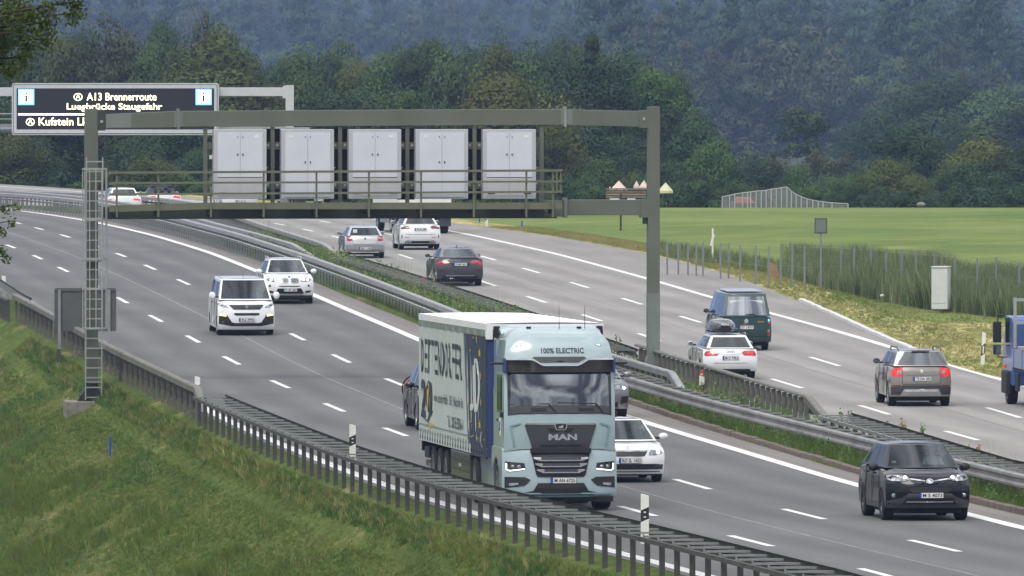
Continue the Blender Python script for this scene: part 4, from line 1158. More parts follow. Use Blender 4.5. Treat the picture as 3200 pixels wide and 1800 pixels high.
# tents and timber stand behind the verge
def tent(px, py_top, py_eave, wpx, Y, label, material):
    c = at(px, py_eave, Y); s = pxm(Y); h = (py_eave - py_top) / s; r = wpx / s / 2 * 1.25
    o = empty('tent', Vector((c.x, Y, terrain(c.x, Y)))); tag(o, label, 'tent'); zz = c.z - o.location.z
    mb = MB(); n = 8
    rows = [[(r * k * math.cos(2 * math.pi * j / n + .4), r * k * math.sin(2 * math.pi * j / n + .4), zz + h * (1 - k) - .1 * math.sin(k * 3.1) * 0) for j in range(n)] for k in (0.02, .5, 1.0, 1.0)]
    rows[3] = [(x, y, z - .15) for x, y, z in rows[3]]
    mb.grid(rows, True); mb.build('canopy', material, o)
    MB().tube([(0, 0, 0), (0, 0, zz)], .04, 6).build('pole', M['bark'], o)
tent(1934, 564, 595, 50, 598, 'largest cream pointed tent roof left of the thick gantry column', M['cream'])
tent(1906, 582, 594, 10, 596, 'tiny cream tent tip left of the largest tent', M['cream'])
tent(1989, 564, 582, 16, 600, 'narrow cream tent between the largest tent and the gantry column', M['cream'])
tent(2012, 563, 584, 26, 602, 'cream tent roof partly behind the thick gantry column', M['cream'])
tent(2080, 570, 596, 40, 600, 'pale yellowish tent roof just right of the thick gantry column', M['cream2'])
st = empty('timber_stand', at(1955, 624, 594)); tag(st, 'brown timber stand with planks below the cream tents', 'stand')
s = pxm(594)
for q in (-55, -30, -5, 20, 38, 60): MB().box(q / s - .05, q / s + .05, -.05, .05, -1, 34 / s).build('post', M['bark'], st)
MB().box(-60 / s, 62 / s, .1, .2, -1, 30 / s).build('back_wall', M['bark'], st)
for z in (6, 14, 22, 31): MB().box(-62 / s, 64 / s, -.06, -.05, z / s, (z + 5) / s).build('plank', M['wood' if z == 14 else 'bark_pale'], st)
MB().box(-50 / s, -20 / s, -.3, -.1, 0, 4 / s).build('bench', M['post_white'], st); MB().box(5 / s, 30 / s, -.3, -.1, 0, 4 / s).build('bench', M['post_white'], st)

# ------------------------------------------------------------------ pylon on the hills
pl = empty('pylon', at(2329, 162, 3500)); tag(pl, 'pale lattice pylon small among the hazy hillside trees', 'pylon'); s = pxm(3500)
mb = MB(); H = 50 / s
for a, b in (((-9, 0), (-1.5, 30)), ((9, 0), (1.5, 30)), ((-1.5, 30), (0, 50)), ((1.5, 30), (0, 50)), ((-9, 0), (5, 15)), ((9, 0), (-5, 15)), ((-5, 15), (2, 28)), ((5, 15), (-2, 28)), ((-22, 13), (22, 13)), ((-22, 13), (0, 20)), ((22, 13), (0, 20)), ((-8, 30), (8, 30))):
    mb.tube([(a[0] / s, 0, a[1] / s), (b[0] / s, .3, b[1] / s)], .17, 4)
mb.build('lattice', M['post_white'], pl); MB().box(-.5, .5, -.5, .5, -12, 0).build('mast_foot', M['net_pole'], pl)

# ------------------------------------------------------------------ vegetation
def crown_mesh(name, hh, nclump, nleaf, leaf, seed, material, shape='round', rc=(.13, .26), fill=.12):
    r = np.random.default_rng(seed)
    C, Rr = [], []
    while len(C) < nclump:
        u = r.uniform(0, 1)
        th = r.uniform(0, 2 * np.pi)
        if shape == 'round':
            prof = math.sin(math.pi * min(1, (u * .86 + .12))) ** .55
        elif shape == 'cone': prof = (1 - u) ** .8 + .05
        elif shape == 'column': prof = .9 * math.sin(math.pi * (u * .8 + .15)) ** .35
        else: prof = math.sqrt(max(0, 1 - u * u))
        rad = r.uniform(*rc) * (.75 if shape == 'cone' else 1)
        d = (.5 * prof - rad * .55) * r.uniform(.55, 1.08)
        if d < 0: d = .02
        C.append((d * math.cos(th), d * math.sin(th), rad * .5 + u * (hh - rad * 1.1))); Rr.append(rad)
    C, Rr = np.array(C), np.array(Rr)
    w = Rr ** 2; w /= w.sum()
    k = r.choice(nclump, nleaf, p=w)
    d = r.normal(size=(nleaf, 3)); d[:, 2] = d[:, 2] * .9 + .25; d /= np.linalg.norm(d, axis=1)[:, None]
    rr = Rr[k] * (r.uniform(.72, 1.06, nleaf)) * np.where(r.uniform(size=nleaf) < fill, .5, 1)
    pos = C[k] + d * rr[:, None] * np.array([1, 1, .82])
    nrm = d + r.normal(scale=.34, size=(nleaf, 3)); nrm /= np.linalg.norm(nrm, axis=1)[:, None]
    a = np.cross(nrm, r.normal(size=(nleaf, 3))); a /= np.linalg.norm(a, axis=1)[:, None]
    b = np.cross(nrm, a)
    sz = leaf * r.uniform(.6, 1.35, nleaf)[:, None]
    v = np.stack([pos - a * sz * .5 - b * sz * .15, pos + b * sz * -.5, pos + a * sz * .5 + b * sz * .1, pos + b * sz * .55], axis=1).reshape(-1, 3)
    f = np.arange(nleaf * 4).reshape(-1, 4)
    me = raw_mesh(name, v, f, material)
    cn = np.repeat(d, 4, axis=0).astype(np.float32)
    q = me.attributes.new('clump_normal', 'FLOAT_VECTOR', 'POINT'); q.data.foreach_set('vector', cn.ravel())
    return me
def trunk_mesh(name, hh, seed, material, limbs=6, th=.035):
    r = random.Random(seed); mb = MB()
    top = hh * .8
    pts = [(r.uniform(-.01, .01) * i, r.uniform(-.01, .01) * i, top * i / 5) for i in range(6)]
    mb.tube(pts, th, 7, r1=th * .25)
    for i in range(limbs):
        z = top * r.uniform(.25, .8); a = r.uniform(0, 6.28); l = r.uniform(.2, .42)
        mb.tube([(0, 0, z), (l * .5 * math.cos(a), l * .5 * math.sin(a), z + l * .45), (l * math.cos(a), l * math.sin(a), z + l * .95)], th * .45, 5, r1=th * .12)
    return mb.mesh(name, material, 60)

LM = {
 'green': leaf_mat('leaves_green', (0.045, 0.084, 0.021), (0.085, 0.146, 0.033), bent=True),
 'dark': leaf_mat('leaves_dark', (0.025, 0.051, 0.017), (0.050, 0.091, 0.025), bent=True),
 'olive': leaf_mat('leaves_olive', (0.054, 0.079, 0.015), (0.111, 0.143, 0.027), bent=True),
 'gold': leaf_mat('leaves_golden', (0.084, 0.102, 0.017), (0.172, 0.182, 0.034), bent=True),
 'brown': leaf_mat('leaves_brownish', (0.059, 0.070, 0.028), (0.106, 0.117, 0.050), bent=True),
 'blue': leaf_mat('leaves_blue_green', (0.034, 0.073, 0.038), (0.066, 0.117, 0.053), bent=True),
 'near': leaf_mat('leaves_near', (0.043, 0.064, 0.017), (0.098, 0.128, 0.030), scale=1.2),
}
PROTO = {
 'round': [crown_mesh('crown', 1.0, 30, 11000, .025, 21 + i, LM['green'], 'round', (.14, .28)) for i in range(4)],
 'tall': [crown_mesh('crown', 1.7, 42, 15000, .025, 41 + i, LM['green'], 'round', (.14, .28)) for i in range(3)],
 'column': [crown_mesh('crown', 2.2, 44, 7000, .036, 61 + i, LM['green'], 'column') for i in range(2)],
 'cone': [crown_mesh('crown', 2.0, 60, 8000, .034, 71 + i, LM['green'], 'cone', (.09, .17)) for i in range(2)],
 'bush': [crown_mesh('crown', .62, 22, 4200, .034, 81 + i, LM['green'], 'dome', (.13, .24)) for i in range(3)],
 'thin': [crown_mesh('crown', 1.7, 40, 3000, .026, 91 + i, LM['green'], 'round', (.08, .17)) for i in range(2)],
}
PH = {'round': 1.0, 'tall': 1.7, 'column': 2.2, 'cone': 2.0, 'bush': .62, 'thin': 1.7}
TR = {k: trunk_mesh('trunk', v + .12, 5, M['bark'], 9 if k == 'thin' else 6, .02 if k == 'thin' else .03) for k, v in PH.items()}
TRP = trunk_mesh('trunk', 1.82, 9, M['bark_pale'], 16, .018)
_tl = {}
LMK = [(-999, 'at the left picture edge'), (45, 'over the left info tile of the display'), (150, 'over the display left of the ladder column'), (240, 'directly above the ladder column'), (320, 'right of the ladder column, over the lit words'), (440, 'over the end of the lit words'), (560, 'over the right info tile'), (690, 'above the first sign cabinet'), (790, 'left of the far gantry column'), (880, 'above the second sign cabinet'), (1000, 'above the gap after the second cabinet'),
 (1080, 'above the left half of the third cabinet'), (1170, 'above the right half of the third cabinet'), (1260, 'above the gap before the fourth cabinet'), (1330, 'above the fourth cabinet'), (1430, 'above the gap before the last cabinet'), (1500, 'above the last cabinet'), (1620, 'above the right edge of the last cabinet'), (1700, 'above the end of the walkway'), (1780, 'above the right end length of the beam'), (1870, 'above the largest cream tent'), (1960, 'just left of the thick column'), (2040, 'behind the thick column'), (2120, 'just right of the thick column'), (2210, 'between the thick column and the net fence'),
 (2300, 'above the left end of the net fence'), (2400, 'above the peak of the net fence'), (2480, 'above the falling part of the net fence'), (2550, 'above the right end of the net fence'), (2650, 'above the distant square sign'), (2740, 'right of the distant square sign'), (2830, 'left of the power cabinet'), (2900, 'straight above the power cabinet'), (2970, 'just right of the power cabinet'), (3050, 'above the last marker post'), (3130, 'above the blue truck'), (3220, 'at the right picture edge')]
def tree_label(px, top, Y, kind, leaf):
    w = [t for x, t in LMK if px >= x][-1]
    cc = {'green': 'green', 'dark': 'dark green', 'olive': 'olive green', 'gold': 'yellowish', 'brown': 'brownish', 'blue': 'bluish green'}[leaf]
    sz = 'distant hazy' if Y > 1000 else ('tall' if top < 200 else ('mid-height' if top < 420 else 'low'))
    return '%s %s %s %s' % (sz, cc, {'bush': 'bush', 'round': 'round-topped tree', 'tall': 'broad tree', 'thin': 'thinly leaved tree', 'cone': 'pointed tree', 'column': 'slim tree'}[kind], w)
def tree(px, top, Y, wpx, kind, leaf, label=None, group=None, name='deciduous_tree', seed=0):
    c = at(px, top, Y); s = pxm(Y); zg = terrain(c.x, Y) - .2
    H = c.z - zg; W = wpx / s * 1.25
    root = empty(name, (c.x, Y, zg), rng.uniform(0, 6.28))
    if label is None: label = tree_label(px, top, Y, kind, leaf)
    if label in _tl:
        q, k = _tl[label]; a, b_ = (q, root) if k < px else (root, q)
        if not q.get('label', '').endswith('two'): a['label'] = label + ', left of two'; q2 = b_; lb2 = label + ', right of two'
        else: q2 = root; lb2 = label + ', behind the other two'
        q2['label'] = lb2; lab_ = root['label']
    else: _tl[label] = (root, px); lab_ = label
    tag(root, lab_, 'bush' if kind == 'bush' else 'tree', group or 'trees of the wood behind the motorway')
    bare = .0 if kind == 'bush' else .10
    sc = (W, W, H * (1 - bare) / PH[kind])
    cr = inst('crown', PROTO[kind][seed % len(PROTO[kind])], root, (0, 0, H * bare), (0, 0, 0), sc)
    cr.material_slots[0].link = 'OBJECT'; cr.material_slots[0].material = LM[leaf]
    inst('trunk', TRP if leaf == 'brown' and kind == 'thin' else TR[kind], root, (0, 0, 0), (0, 0, 0), (W, W, H / (PH[kind] + .12)))
    return root
T = [
 # back row, left to right (px, top, depth, width, kind, leaves, label)
 (-60, 90, 800, 260, 'tall', 'dark', None), (70, 120, 790, 230, 'tall', 'dark', None), (185, 108, 770, 240, 'tall', 'green', None),
 (330, 40, 745, 190, 'thin', 'brown', 'brownish half-bare tree left of the tall olive tree, pale twigs showing'), (395, 85, 760, 180, 'tall', 'brown', None), (255, 100, 775, 220, 'tall', 'dark', None), (505, 62, 770, 150, 'tall', 'dark', 'dark tree peak left of the tall pointed olive tree'),
 (640, 120, 700, 400, 'tall', 'olive', 'broad olive-green tree above the display gantry, tallest left of centre'), (630, 2, 702, 90, 'thin', 'olive', 'feathery pointed tree top rising to the upper picture edge'), (560, 150, 705, 230, 'round', 'olive', None), (745, 170, 700, 260, 'tall', 'olive', None), (690, 75, 708, 190, 'tall', 'olive', None),
 (890, 190, 760, 200, 'tall', 'dark', None), (960, 128, 780, 260, 'tall', 'green', None), (1060, 140, 790, 230, 'round', 'green', None), (1130, 185, 770, 200, 'tall', 'brown', None), (1210, 140, 800, 220, 'thin', 'brown', None),
 (1240, 150, 790, 200, 'tall', 'green', None), (1345, 118, 780, 230, 'tall', 'green', None), (1440, 130, 785, 220, 'tall', 'green', None), (1520, 150, 790, 210, 'tall', 'green', None),
 (1580, 98, 770, 140, 'round', 'dark', 'dark rounded tree top above the middle of the gantry beam'), (1650, 120, 765, 160, 'tall', 'dark', None), (1750, 115, 790, 190, 'tall', 'blue', None),
 (1850, 105, 720, 150, 'cone', 'dark', 'darkest pointed tree left of the top of the thick gantry column', 'conifer'), (1840, 160, 718, 270, 'tall', 'dark', None), (1950, 160, 730, 260, 'tall', 'dark', None), (2050, 215, 725, 230, 'tall', 'green', 'broad green tree directly behind the thick gantry column'), (2115, 235, 728, 160, 'round', 'green', None), (2100, 330, 705, 240, 'tall', 'dark', None), (2180, 360, 700, 200, 'round', 'dark', None), (2230, 430, 690, 170, 'round', 'green', None),
 # front row
 (1560, 243, 655, 380, 'round', 'gold', 'yellowish golden-green tree rising behind the middle of the gantry'), (1690, 290, 660, 250, 'round', 'gold', None), (1730, 385, 640, 160, 'tall', 'olive', None),
 (40, 420, 660, 220, 'round', 'olive', None), (120, 440, 670, 190, 'round', 'dark', None), (-20, 300, 690, 260, 'tall', 'green', None), (200, 330, 690, 240, 'tall', 'dark', None), (330, 300, 695, 260, 'tall', 'dark', None), (460, 330, 690, 260, 'tall', 'green', None), (480, 480, 650, 190, 'round', 'olive', None), (600, 350, 680, 260, 'tall', 'dark', None), (430, 430, 665, 200, 'round', 'dark', None), (620, 470, 655, 170, 'round', 'dark', None),
 (750, 330, 690, 240, 'round', 'green', None), (860, 330, 690, 240, 'tall', 'green', 'light green tree right of the far display gantry column'), (930, 235, 710, 220, 'round', 'green', None), (1040, 290, 700, 240, 'tall', 'dark', None), (1160, 300, 700, 220, 'thin', 'brown', None), (1130, 270, 715, 220, 'tall', 'dark', None), (1270, 280, 700, 260, 'tall', 'green', None), (1400, 210, 720, 280, 'round', 'green', None), (1500, 190, 740, 240, 'round', 'green', None), (1340, 330, 690, 240, 'tall', 'dark', None), (1450, 360, 680, 240, 'tall', 'dark', None),
 (1850, 380, 670, 230, 'tall', 'blue', None), (1770, 330, 690, 230, 'round', 'blue', None), (1880, 500, 640, 180, 'round', 'green', 'rounded lighter bush left of the cream tents'), (1950, 420, 680, 240, 'tall', 'dark', None), (2010, 480, 660, 170, 'round', 'dark', None), (1790, 470, 650, 170, 'round', 'dark', None), (1700, 500, 640, 150, 'round', 'dark', None),
 (2090, 500, 660, 160, 'round', 'dark', None), (2160, 540, 640, 150, 'round', 'dark', None), (2270, 500, 690, 160, 'round', 'dark', None),
]
SIL = [(-60, 130), (0, 130), (170, 105), (330, 70), (480, 110), (560, 80), (640, 60), (760, 130), (850, 185), (960, 125), (1070, 165), (1200, 150), (1350, 120), (1500, 135), (1600, 105), (1700, 145), (1850, 110), (2000, 175), (2100, 240), (2200, 380)]
for i in range(25):
    px = -60 + i * 90; T.append((px, float(np.interp(px, [q[0] for q in SIL], [q[1] for q in SIL])) + 22, 735 + (i * 37) % 50, 190, 'tall', ('dark', 'green', 'dark', 'olive', 'green')[i % 5], None))
for i, t in enumerate(T):
    tree(*t[:6], label=t[6], name=t[7] if len(t) > 7 else 'deciduous_tree', seed=i)
lab_r = 'green tree on the far side of the field, right of the gantry'; grp_r = 'trees beyond the field'
T2 = [(2310, 560, 650, 130, 'round', 'green', None), (2370, 590, 630, 90, 'bush', 'olive', None), (2430, 470, 760, 170, 'thin', 'brown', 'slim brownish tree with pale stems above the net fence'), (2500, 520, 720, 150, 'round', 'green', None), (2380, 500, 760, 170, 'tall', 'blue', None),
 (2560, 450, 780, 150, 'thin', 'brown', 'brown thinly leaved tree right of the net fence'), (2640, 470, 770, 130, 'thin', 'brown', None), (2600, 560, 700, 150, 'round', 'green', None), (2700, 515, 700, 150, 'round', 'green', None), (2780, 500, 690, 190, 'round', 'olive', None), (2840, 388, 730, 260, 'tall', 'dark', 'dark dome-shaped tree beyond the field, left of the yellowish tree'), (2900, 430, 725, 200, 'round', 'dark', None), (2930, 530, 680, 190, 'round', 'dark', None),
 (3075, 440, 690, 270, 'round', 'gold', 'yellow-green rounded tree at the far right beyond the field'), (3030, 500, 680, 190, 'round', 'dark', None), (3160, 455, 685, 210, 'tall', 'dark', None), (3230, 450, 680, 200, 'tall', 'dark', None), (3120, 540, 660, 180, 'round', 'dark', None), (2860, 545, 665, 150, 'round', 'olive', None), (2680, 580, 650, 120, 'round', 'dark', None), (2760, 585, 645, 110, 'bush', 'dark', None), (2990, 590, 640, 130, 'bush', 'dark', None), (2420, 590, 640, 110, 'bush', 'green', None), (2540, 585, 640, 120, 'bush', 'green', None), (3200, 570, 640, 150, 'round', 'dark', None), (3310, 470, 680, 260, 'tall', 'dark', None), (2200, 565, 640, 120, 'bush', 'dark', None), (2270, 585, 632, 110, 'bush', 'dark', None), (2480, 600, 636, 120, 'bush', 'dark', None), (2620, 605, 632, 120, 'bush', 'dark', None), (2820, 600, 634, 120, 'bush', 'dark', None), (2920, 605, 632, 130, 'bush', 'dark', None), (3070, 590, 634, 140, 'bush', 'dark', None), (3160, 600, 630, 130, 'bush', 'dark', None), (2340, 610, 632, 110, 'bush', 'dark', None), (2700, 612, 632, 110, 'bush', 'dark', None),
 (2980, 222, 1150, 330, 'tall', 'dark', 'big dark tree mass rising behind the yellow-green tree, highest on the right'), (2850, 270, 1160, 300, 'round', 'dark', None), (3110, 280, 1140, 300, 'round', 'green', None), (2760, 330, 1180, 260, 'tall', 'blue', None), (3190, 330, 1120, 260, 'tall', 'dark', None), (2930, 350, 1100, 330, 'round', 'dark', None), (3080, 380, 1050, 300, 'tall', 'dark', None)]
for i, t in enumerate(T2):
    tree(*t[:6], label=t[6], group=grp_r, seed=i + 1)
# hedge masses filling the foot of the wood, one bush each
for i in range(46):
    px = -80 + i * 50 + rng.uniform(-15, 15); Yb = rng.uniform(622, 650)
    tree(px, rng.uniform(535, 585), Yb, rng.uniform(90, 150), 'bush', rng.choice(['dark', 'dark', 'green', 'olive']), None, 'bushes at the foot of the wood', 'bush', i)

# scattering by geometry nodes
def scatter(name, pts, rotz, scl, idx, protos, label=None, tilt=None):
    coll = bpy.data.collections.new(name + '_kinds')
    for i, me in enumerate(protos):
        o = bpy.data.objects.new('%s_kind_%02d' % (name, i), me); coll.objects.link(o)
    pts = np.asarray(pts, dtype=np.float32); n = len(pts)
    me = bpy.data.meshes.new(name); me.vertices.add(n); me.vertices.foreach_set('co', pts.ravel())
    rot = np.zeros((n, 3), dtype=np.float32); rot[:, 2] = rotz
    if tilt is not None: rot[:, :2] = tilt
    a = me.attributes.new('rot', 'FLOAT_VECTOR', 'POINT'); a.data.foreach_set('vector', rot.ravel())
    sv = np.asarray(scl, dtype=np.float32)
    if sv.ndim == 1: sv = np.repeat(sv[:, None], 3, 1)
    a = me.attributes.new('scl', 'FLOAT_VECTOR', 'POINT'); a.data.foreach_set('vector', sv.ravel().astype(np.float32))
    a = me.attributes.new('idx', 'INT', 'POINT'); a.data.foreach_set('value', np.asarray(idx, dtype=np.int32))
    o = inst(name, me); o['kind'] = 'stuff'
    if label: o['label'] = label
    ng = bpy.data.node_groups.new(name, 'GeometryNodeTree')
    ng.interface.new_socket('Geometry', in_out='INPUT', socket_type='NodeSocketGeometry'); ng.interface.new_socket('Geometry', in_out='OUTPUT', socket_type='NodeSocketGeometry')
    N, Lk = ng.nodes, ng.links
    gi, go = N.new('NodeGroupInput'), N.new('NodeGroupOutput')
    ip = N.new('GeometryNodeInstanceOnPoints'); ci = N.new('GeometryNodeCollectionInfo')
    ci.inputs['Collection'].default_value = coll; ci.inputs['Separate Children'].default_value = True; ci.inputs['Reset Children'].default_value = True
    def att(nm, ty):
        q = N.new('GeometryNodeInputNamedAttribute'); q.data_type = ty; q.inputs['Name'].default_value = nm; return q.outputs['Attribute']
    e2r = N.new('FunctionNodeEulerToRotation')
    Lk.new(gi.outputs[0], ip.inputs['Points']); Lk.new(ci.outputs[0], ip.inputs['Instance']); ip.inputs['Pick Instance'].default_value = True
    Lk.new(att('idx', 'INT'), ip.inputs['Instance Index']); Lk.new(att('rot', 'FLOAT_VECTOR'), e2r.inputs[0]); Lk.new(e2r.outputs[0], ip.inputs['Rotation'])
    Lk.new(att('scl', 'FLOAT_VECTOR'), ip.inputs['Scale']); Lk.new(ip.outputs[0], go.inputs[0])
    md = o.modifiers.new('scatter', 'NODES'); md.node_group = ng
    return o

# the far-off woods: nobody could count these trees
FP = []
for i, (shape, lf, n) in enumerate((('round', 'green', 3000), ('round', 'dark', 3000), ('round', 'blue', 3000), ('round', 'brown', 2600), ('cone', 'dark', 3000), ('cone', 'blue', 3000), ('round', 'olive', 2800), ('column', 'dark', 2800), ('thin', 'brown', 1500))):
    hh = {'round': 1.25, 'cone': 2.4, 'column': 2.0, 'thin': 1.8}[shape]
    FP.append(crown_mesh('far_crown', hh, 22 if shape != 'cone' else 30, n, .046, 200 + i, LM[lf], 'round' if shape == 'thin' else shape, (.12, .24)))
def forest(Y0, Y1, n, wmin, wmax, seed, margin=1.5, x0=None):
    r = np.random.default_rng(seed); P, S, I = [], [], []
    while len(P) < n:
        Y = math.sqrt(r.uniform(Y0 * Y0, Y1 * Y1)); hw = 1600 / pxm(Y) * margin + 30
        X = r.uniform(-hw, hw)
        if x0 is not None and X < x0: continue
        pt = math.sin(X * .021 + Y * .0043) + math.sin(X * .047 - Y * .0091 + 2) * .7 + r.normal() * .55
        k = int(np.clip((pt + 2.2) / 4.4, 0, .999) * 9)
        k = [4, 1, 7, 2, 0, 5, 6, 3, 8][k] if r.uniform() < .75 else int(r.integers(0, 9))
        w = r.uniform(wmin, wmax); P.append((X, Y, terrain(X, Y) - w * .12 + r.uniform(-1, 0))); 
        hm = r.uniform(.8, 1.35); S.append((w, w, w * hm * 1.05)); I.append(k)
    return P, S, I, r.uniform(0, 6.28, n)
P, S, I, R_ = forest(1650, 2500, 3600, 6.5, 11, 5, x0=12); scatter('distant_wood', P, R_, S, I, FP, 'mixed wood on the plain beyond the field')
P, S, I, R_ = forest(2300, 4700, 10000, 8, 13, 6); scatter('hazy_wood', P, R_, S, I, FP, 'hazy wood at the foot of the hills')
P, S, I, R_ = forest(4700, 11500, 24000, 9, 14, 8, 1.2); scatter('hill_forest', P, R_, S, I, FP, 'blue hazy forest covering the hills')
P, S, I, R_ = forest(840, 1000, 420, 5, 8, 9); FPn = PROTO['tall'] + PROTO['round'] + PROTO['column']; S = [(s[0], s[1], s[2] * .62) for s in S]; scatter('wood_behind', P, R_, S, I, FPn, 'wood standing behind the first row of trees')

# grasses
def tuft(name, n, h, w, spread, seed, material, lean=.35, seg=2):
    r = random.Random(seed); vs, fs = [], []
    for i in range(n):
        a = r.uniform(0, 6.28); d = r.uniform(0, spread); x, y = d * math.cos(a), d * math.sin(a)
        L_ = h * r.uniform(.55, 1.1); b = r.uniform(0, 6.28); ln = r.uniform(0, lean) * L_; ww = w * r.uniform(.7, 1.3); f = r.uniform(0, 3.14)
        dx, dy = math.cos(f) * ww / 2, math.sin(f) * ww / 2; k = len(vs)
        vs += [(x - dx, y - dy, 0), (x + dx, y + dy, 0), (x + ln * .35 * math.cos(b) + dx * .7, y + ln * .35 * math.sin(b) + dy * .7, L_ * .6), (x + ln * .35 * math.cos(b) - dx * .7, y + ln * .35 * math.sin(b) - dy * .7, L_ * .6)]
        vs += [(x + ln * math.cos(b), y + ln * math.sin(b), L_), (x + ln * math.cos(b) + .001, y + ln * math.sin(b), L_)]
        fs += [(k, k + 1, k + 2, k + 3), (k + 3, k + 2, k + 5, k + 4)]
    return raw_mesh(name, vs, fs, material)
def blade_mat(name, c1, c2, sc=.3):
    return leaf_mat(name, c1, c2, scale=sc, trl=.3, isr=(.3, 1.25))
GM = [blade_mat('grass_blades_green', (.085, .145, .026), (.165, .24, .05)), blade_mat('grass_blades_mid', (.12, .155, .033), (.20, .235, .058)), blade_mat('grass_blades_dry', (.24, .23, .085), (.42, .38, .16)), blade_mat('grass_blades_dark', (.055, .12, .025), (.10, .19, .04))]
TU = [tuft('tuft', 12, .22, .018, .13, i, GM[i % 4], 1.1) for i in range(4)] + [tuft('tuft', 13, .38, .016, .14, 9 + i, GM[(0, 1, 2, 1)[i]], 1.1) for i in range(4)] + [tuft('seed_stalks', 5, .62, .013, .15, 33, GM[2], .7)]
def vnoise(x, y, s):
    return noise.fractal(Vector((x * .45 * s, y * .13 * s, s)), .8, 2.0, 4) * 1.15
P, S, I = [], [], []
r_ = np.random.default_rng(77)
while len(P) < 110000:
    Y = r_.uniform(172, 335); g = L_guard.x(Y)
    lo = -1750 / pxm(Y) - 1.5
    if g - .15 - lo < .5 or r_.uniform() > (g - lo) / 14.0: continue
    X = r_.uniform(lo, g - .15)
    d = g - X
    nv = vnoise(X, Y, 1.0) + r_.normal() * .35
    nv2 = vnoise(X + 40, Y * 1.2, .55) + r_.normal() * .3
    if d < .7: k = (3 if nv > -.1 else 1) if r_.uniform() < .93 else 6; s = r_.uniform(.7, 1.3)
    elif r_.uniform() < .012 and d > 1.5: k = 8; s = r_.uniform(.5, 1.1)
    elif nv > .5: k = 2; s = r_.uniform(.3, .6)
    elif nv2 > .25 and d > 2.5: k = 4 + (0 if r_.uniform() < .75 else 1); s = r_.uniform(.8, 1.4)
    elif nv < -.42: k = 3; s = r_.uniform(.5, .9)
    else: k = 0 if r_.uniform() < .45 else 1; s = r_.uniform(.45, .85)
    P.append((X, Y, terrain(X, Y) - .02)); S.append(s * .62); I.append(k)
scatter('grass', P, r_.uniform(0, 6.28, len(P)), np.array(S), I, TU, 'grass of the near bank, green with straw-coloured patches', r_.normal(scale=.12, size=(len(P), 2)))
# mown verge by the far carriageway
P, S, I = [], [], []
while len(P) < 42000:
    Y = r_.uniform(280, 480); d0 = xr2(Y); X = d0 + r_.uniform(.05, 11 if Y < 345 else max(3.2, 11 - (Y - 345) * .12))
    nv = vnoise(X, Y, .7) + r_.normal() * .4
    k = 2 if nv > -.1 else (1 if nv > -.8 else 0)
    P.append((X, Y, terrain(X, Y) - .02)); S.append(r_.uniform(.25, .5) * (1.8 if X - d0 > 9.5 else 1)); I.append(k)
scatter('verge_grass', P, r_.uniform(0, 6.28, len(P)), np.array(S), I, TU, 'short mown half-dry grass of the far verge')
# reeds along the wire fence
RM = [blade_mat('reed_green', (.125, .175, .072), (.25, .31, .14)), blade_mat('reed_pale', (.22, .24, .13), (.41, .42, .24)), blade_mat('reed_dark', (.05, .085, .035), (.10, .15, .06))]
RE = [tuft('reed', 11, 1.5, .022, .20, 40 + i, RM[(0, 0, 2, 1, 2)[i]], .38) for i in range(5)]
P, S, I = [], [], []
while len(P) < 15000:
    px = r_.uniform(2440, 3420)
    f = np.interp(px, [2440, 2600, 2700, 2900, 3000, 3200, 3420], [868, 903, 917, 950, 960, 985, 1010])
    t = r_.uniform(0, 1); b = ground(px, f - t * 115)
    h = np.interp(px, [2440, 2500, 2600, 2700, 3000, 3420], [.2, .45, .95, 1.05, .95, 1.05]) * r_.uniform(.55, 1.05) * (1 - .35 * t) * (.9 + .22 * math.sin(px * .021) * math.sin(px * .0077 + 1))
    P.append((b.x, b.y, terrain(b.x, b.y) - .03)); S.append(h); I.append(int(r_.integers(0, 5)))
while len(P) < 17500:
    px = r_.uniform(2060, 2530); f = np.interp(px, [2060, 2300, 2440, 2530], [806, 836, 862, 890]); t = r_.uniform(0, 1); b = ground(px, f - t * 55)
    P.append((b.x, b.y, terrain(b.x, b.y) - .03)); S.append(r_.uniform(.12, .32)); I.append(int(r_.integers(0, 5)))
scatter('reeds', P, r_.uniform(0, 6.28, len(P)), np.array(S), I, RE, 'tall reeds and rough grass along the wire fence', r_.normal(scale=.08, size=(len(P), 2)))
# weeds of the median
WM = [leaf_mat('weed_leaves', (.08, .15, .04), (.17, .27, .075), scale=.8), leaf_mat('weed_leaves_dry', (.28, .22, .11), (.45, .35, .18), scale=.8)]
def weed(seed, h, material, n=46, rad=.20):
    r = np.random.default_rng(seed); st = r.integers(3, 6); V, Fq = [], []
    for s_ in range(st):
        a = r.uniform(0, 6.28); bx, by = rad * .5 * math.cos(a), rad * .5 * math.sin(a); tx, ty = rad * math.cos(a), rad * math.sin(a); hh = h * r.uniform(.6, 1.1)
        k = len(V); V += [(bx - .006, by, 0), (bx + .006, by, 0), (tx + .003, ty, hh), (tx - .003, ty, hh)]; Fq.append((k, k + 1, k + 2, k + 3))
        for i in range(n // st):
            t = r.uniform(.08, 1); p = np.array([bx + (tx - bx) * t, by + (ty - by) * t, hh * t]) + r.normal(scale=.045, size=3)
            d = r.normal(size=3); d /= np.linalg.norm(d); e = np.cross(d, r.normal(size=3)); e /= np.linalg.norm(e); sz = r.uniform(.025, .06)
            k = len(V); V += [tuple(p - d * sz), tuple(p - e * sz * .5), tuple(p + d * sz), tuple(p + e * sz * .5)]; Fq.append((k, k + 1, k + 2, k + 3))
    return raw_mesh('weed', V, Fq, material)
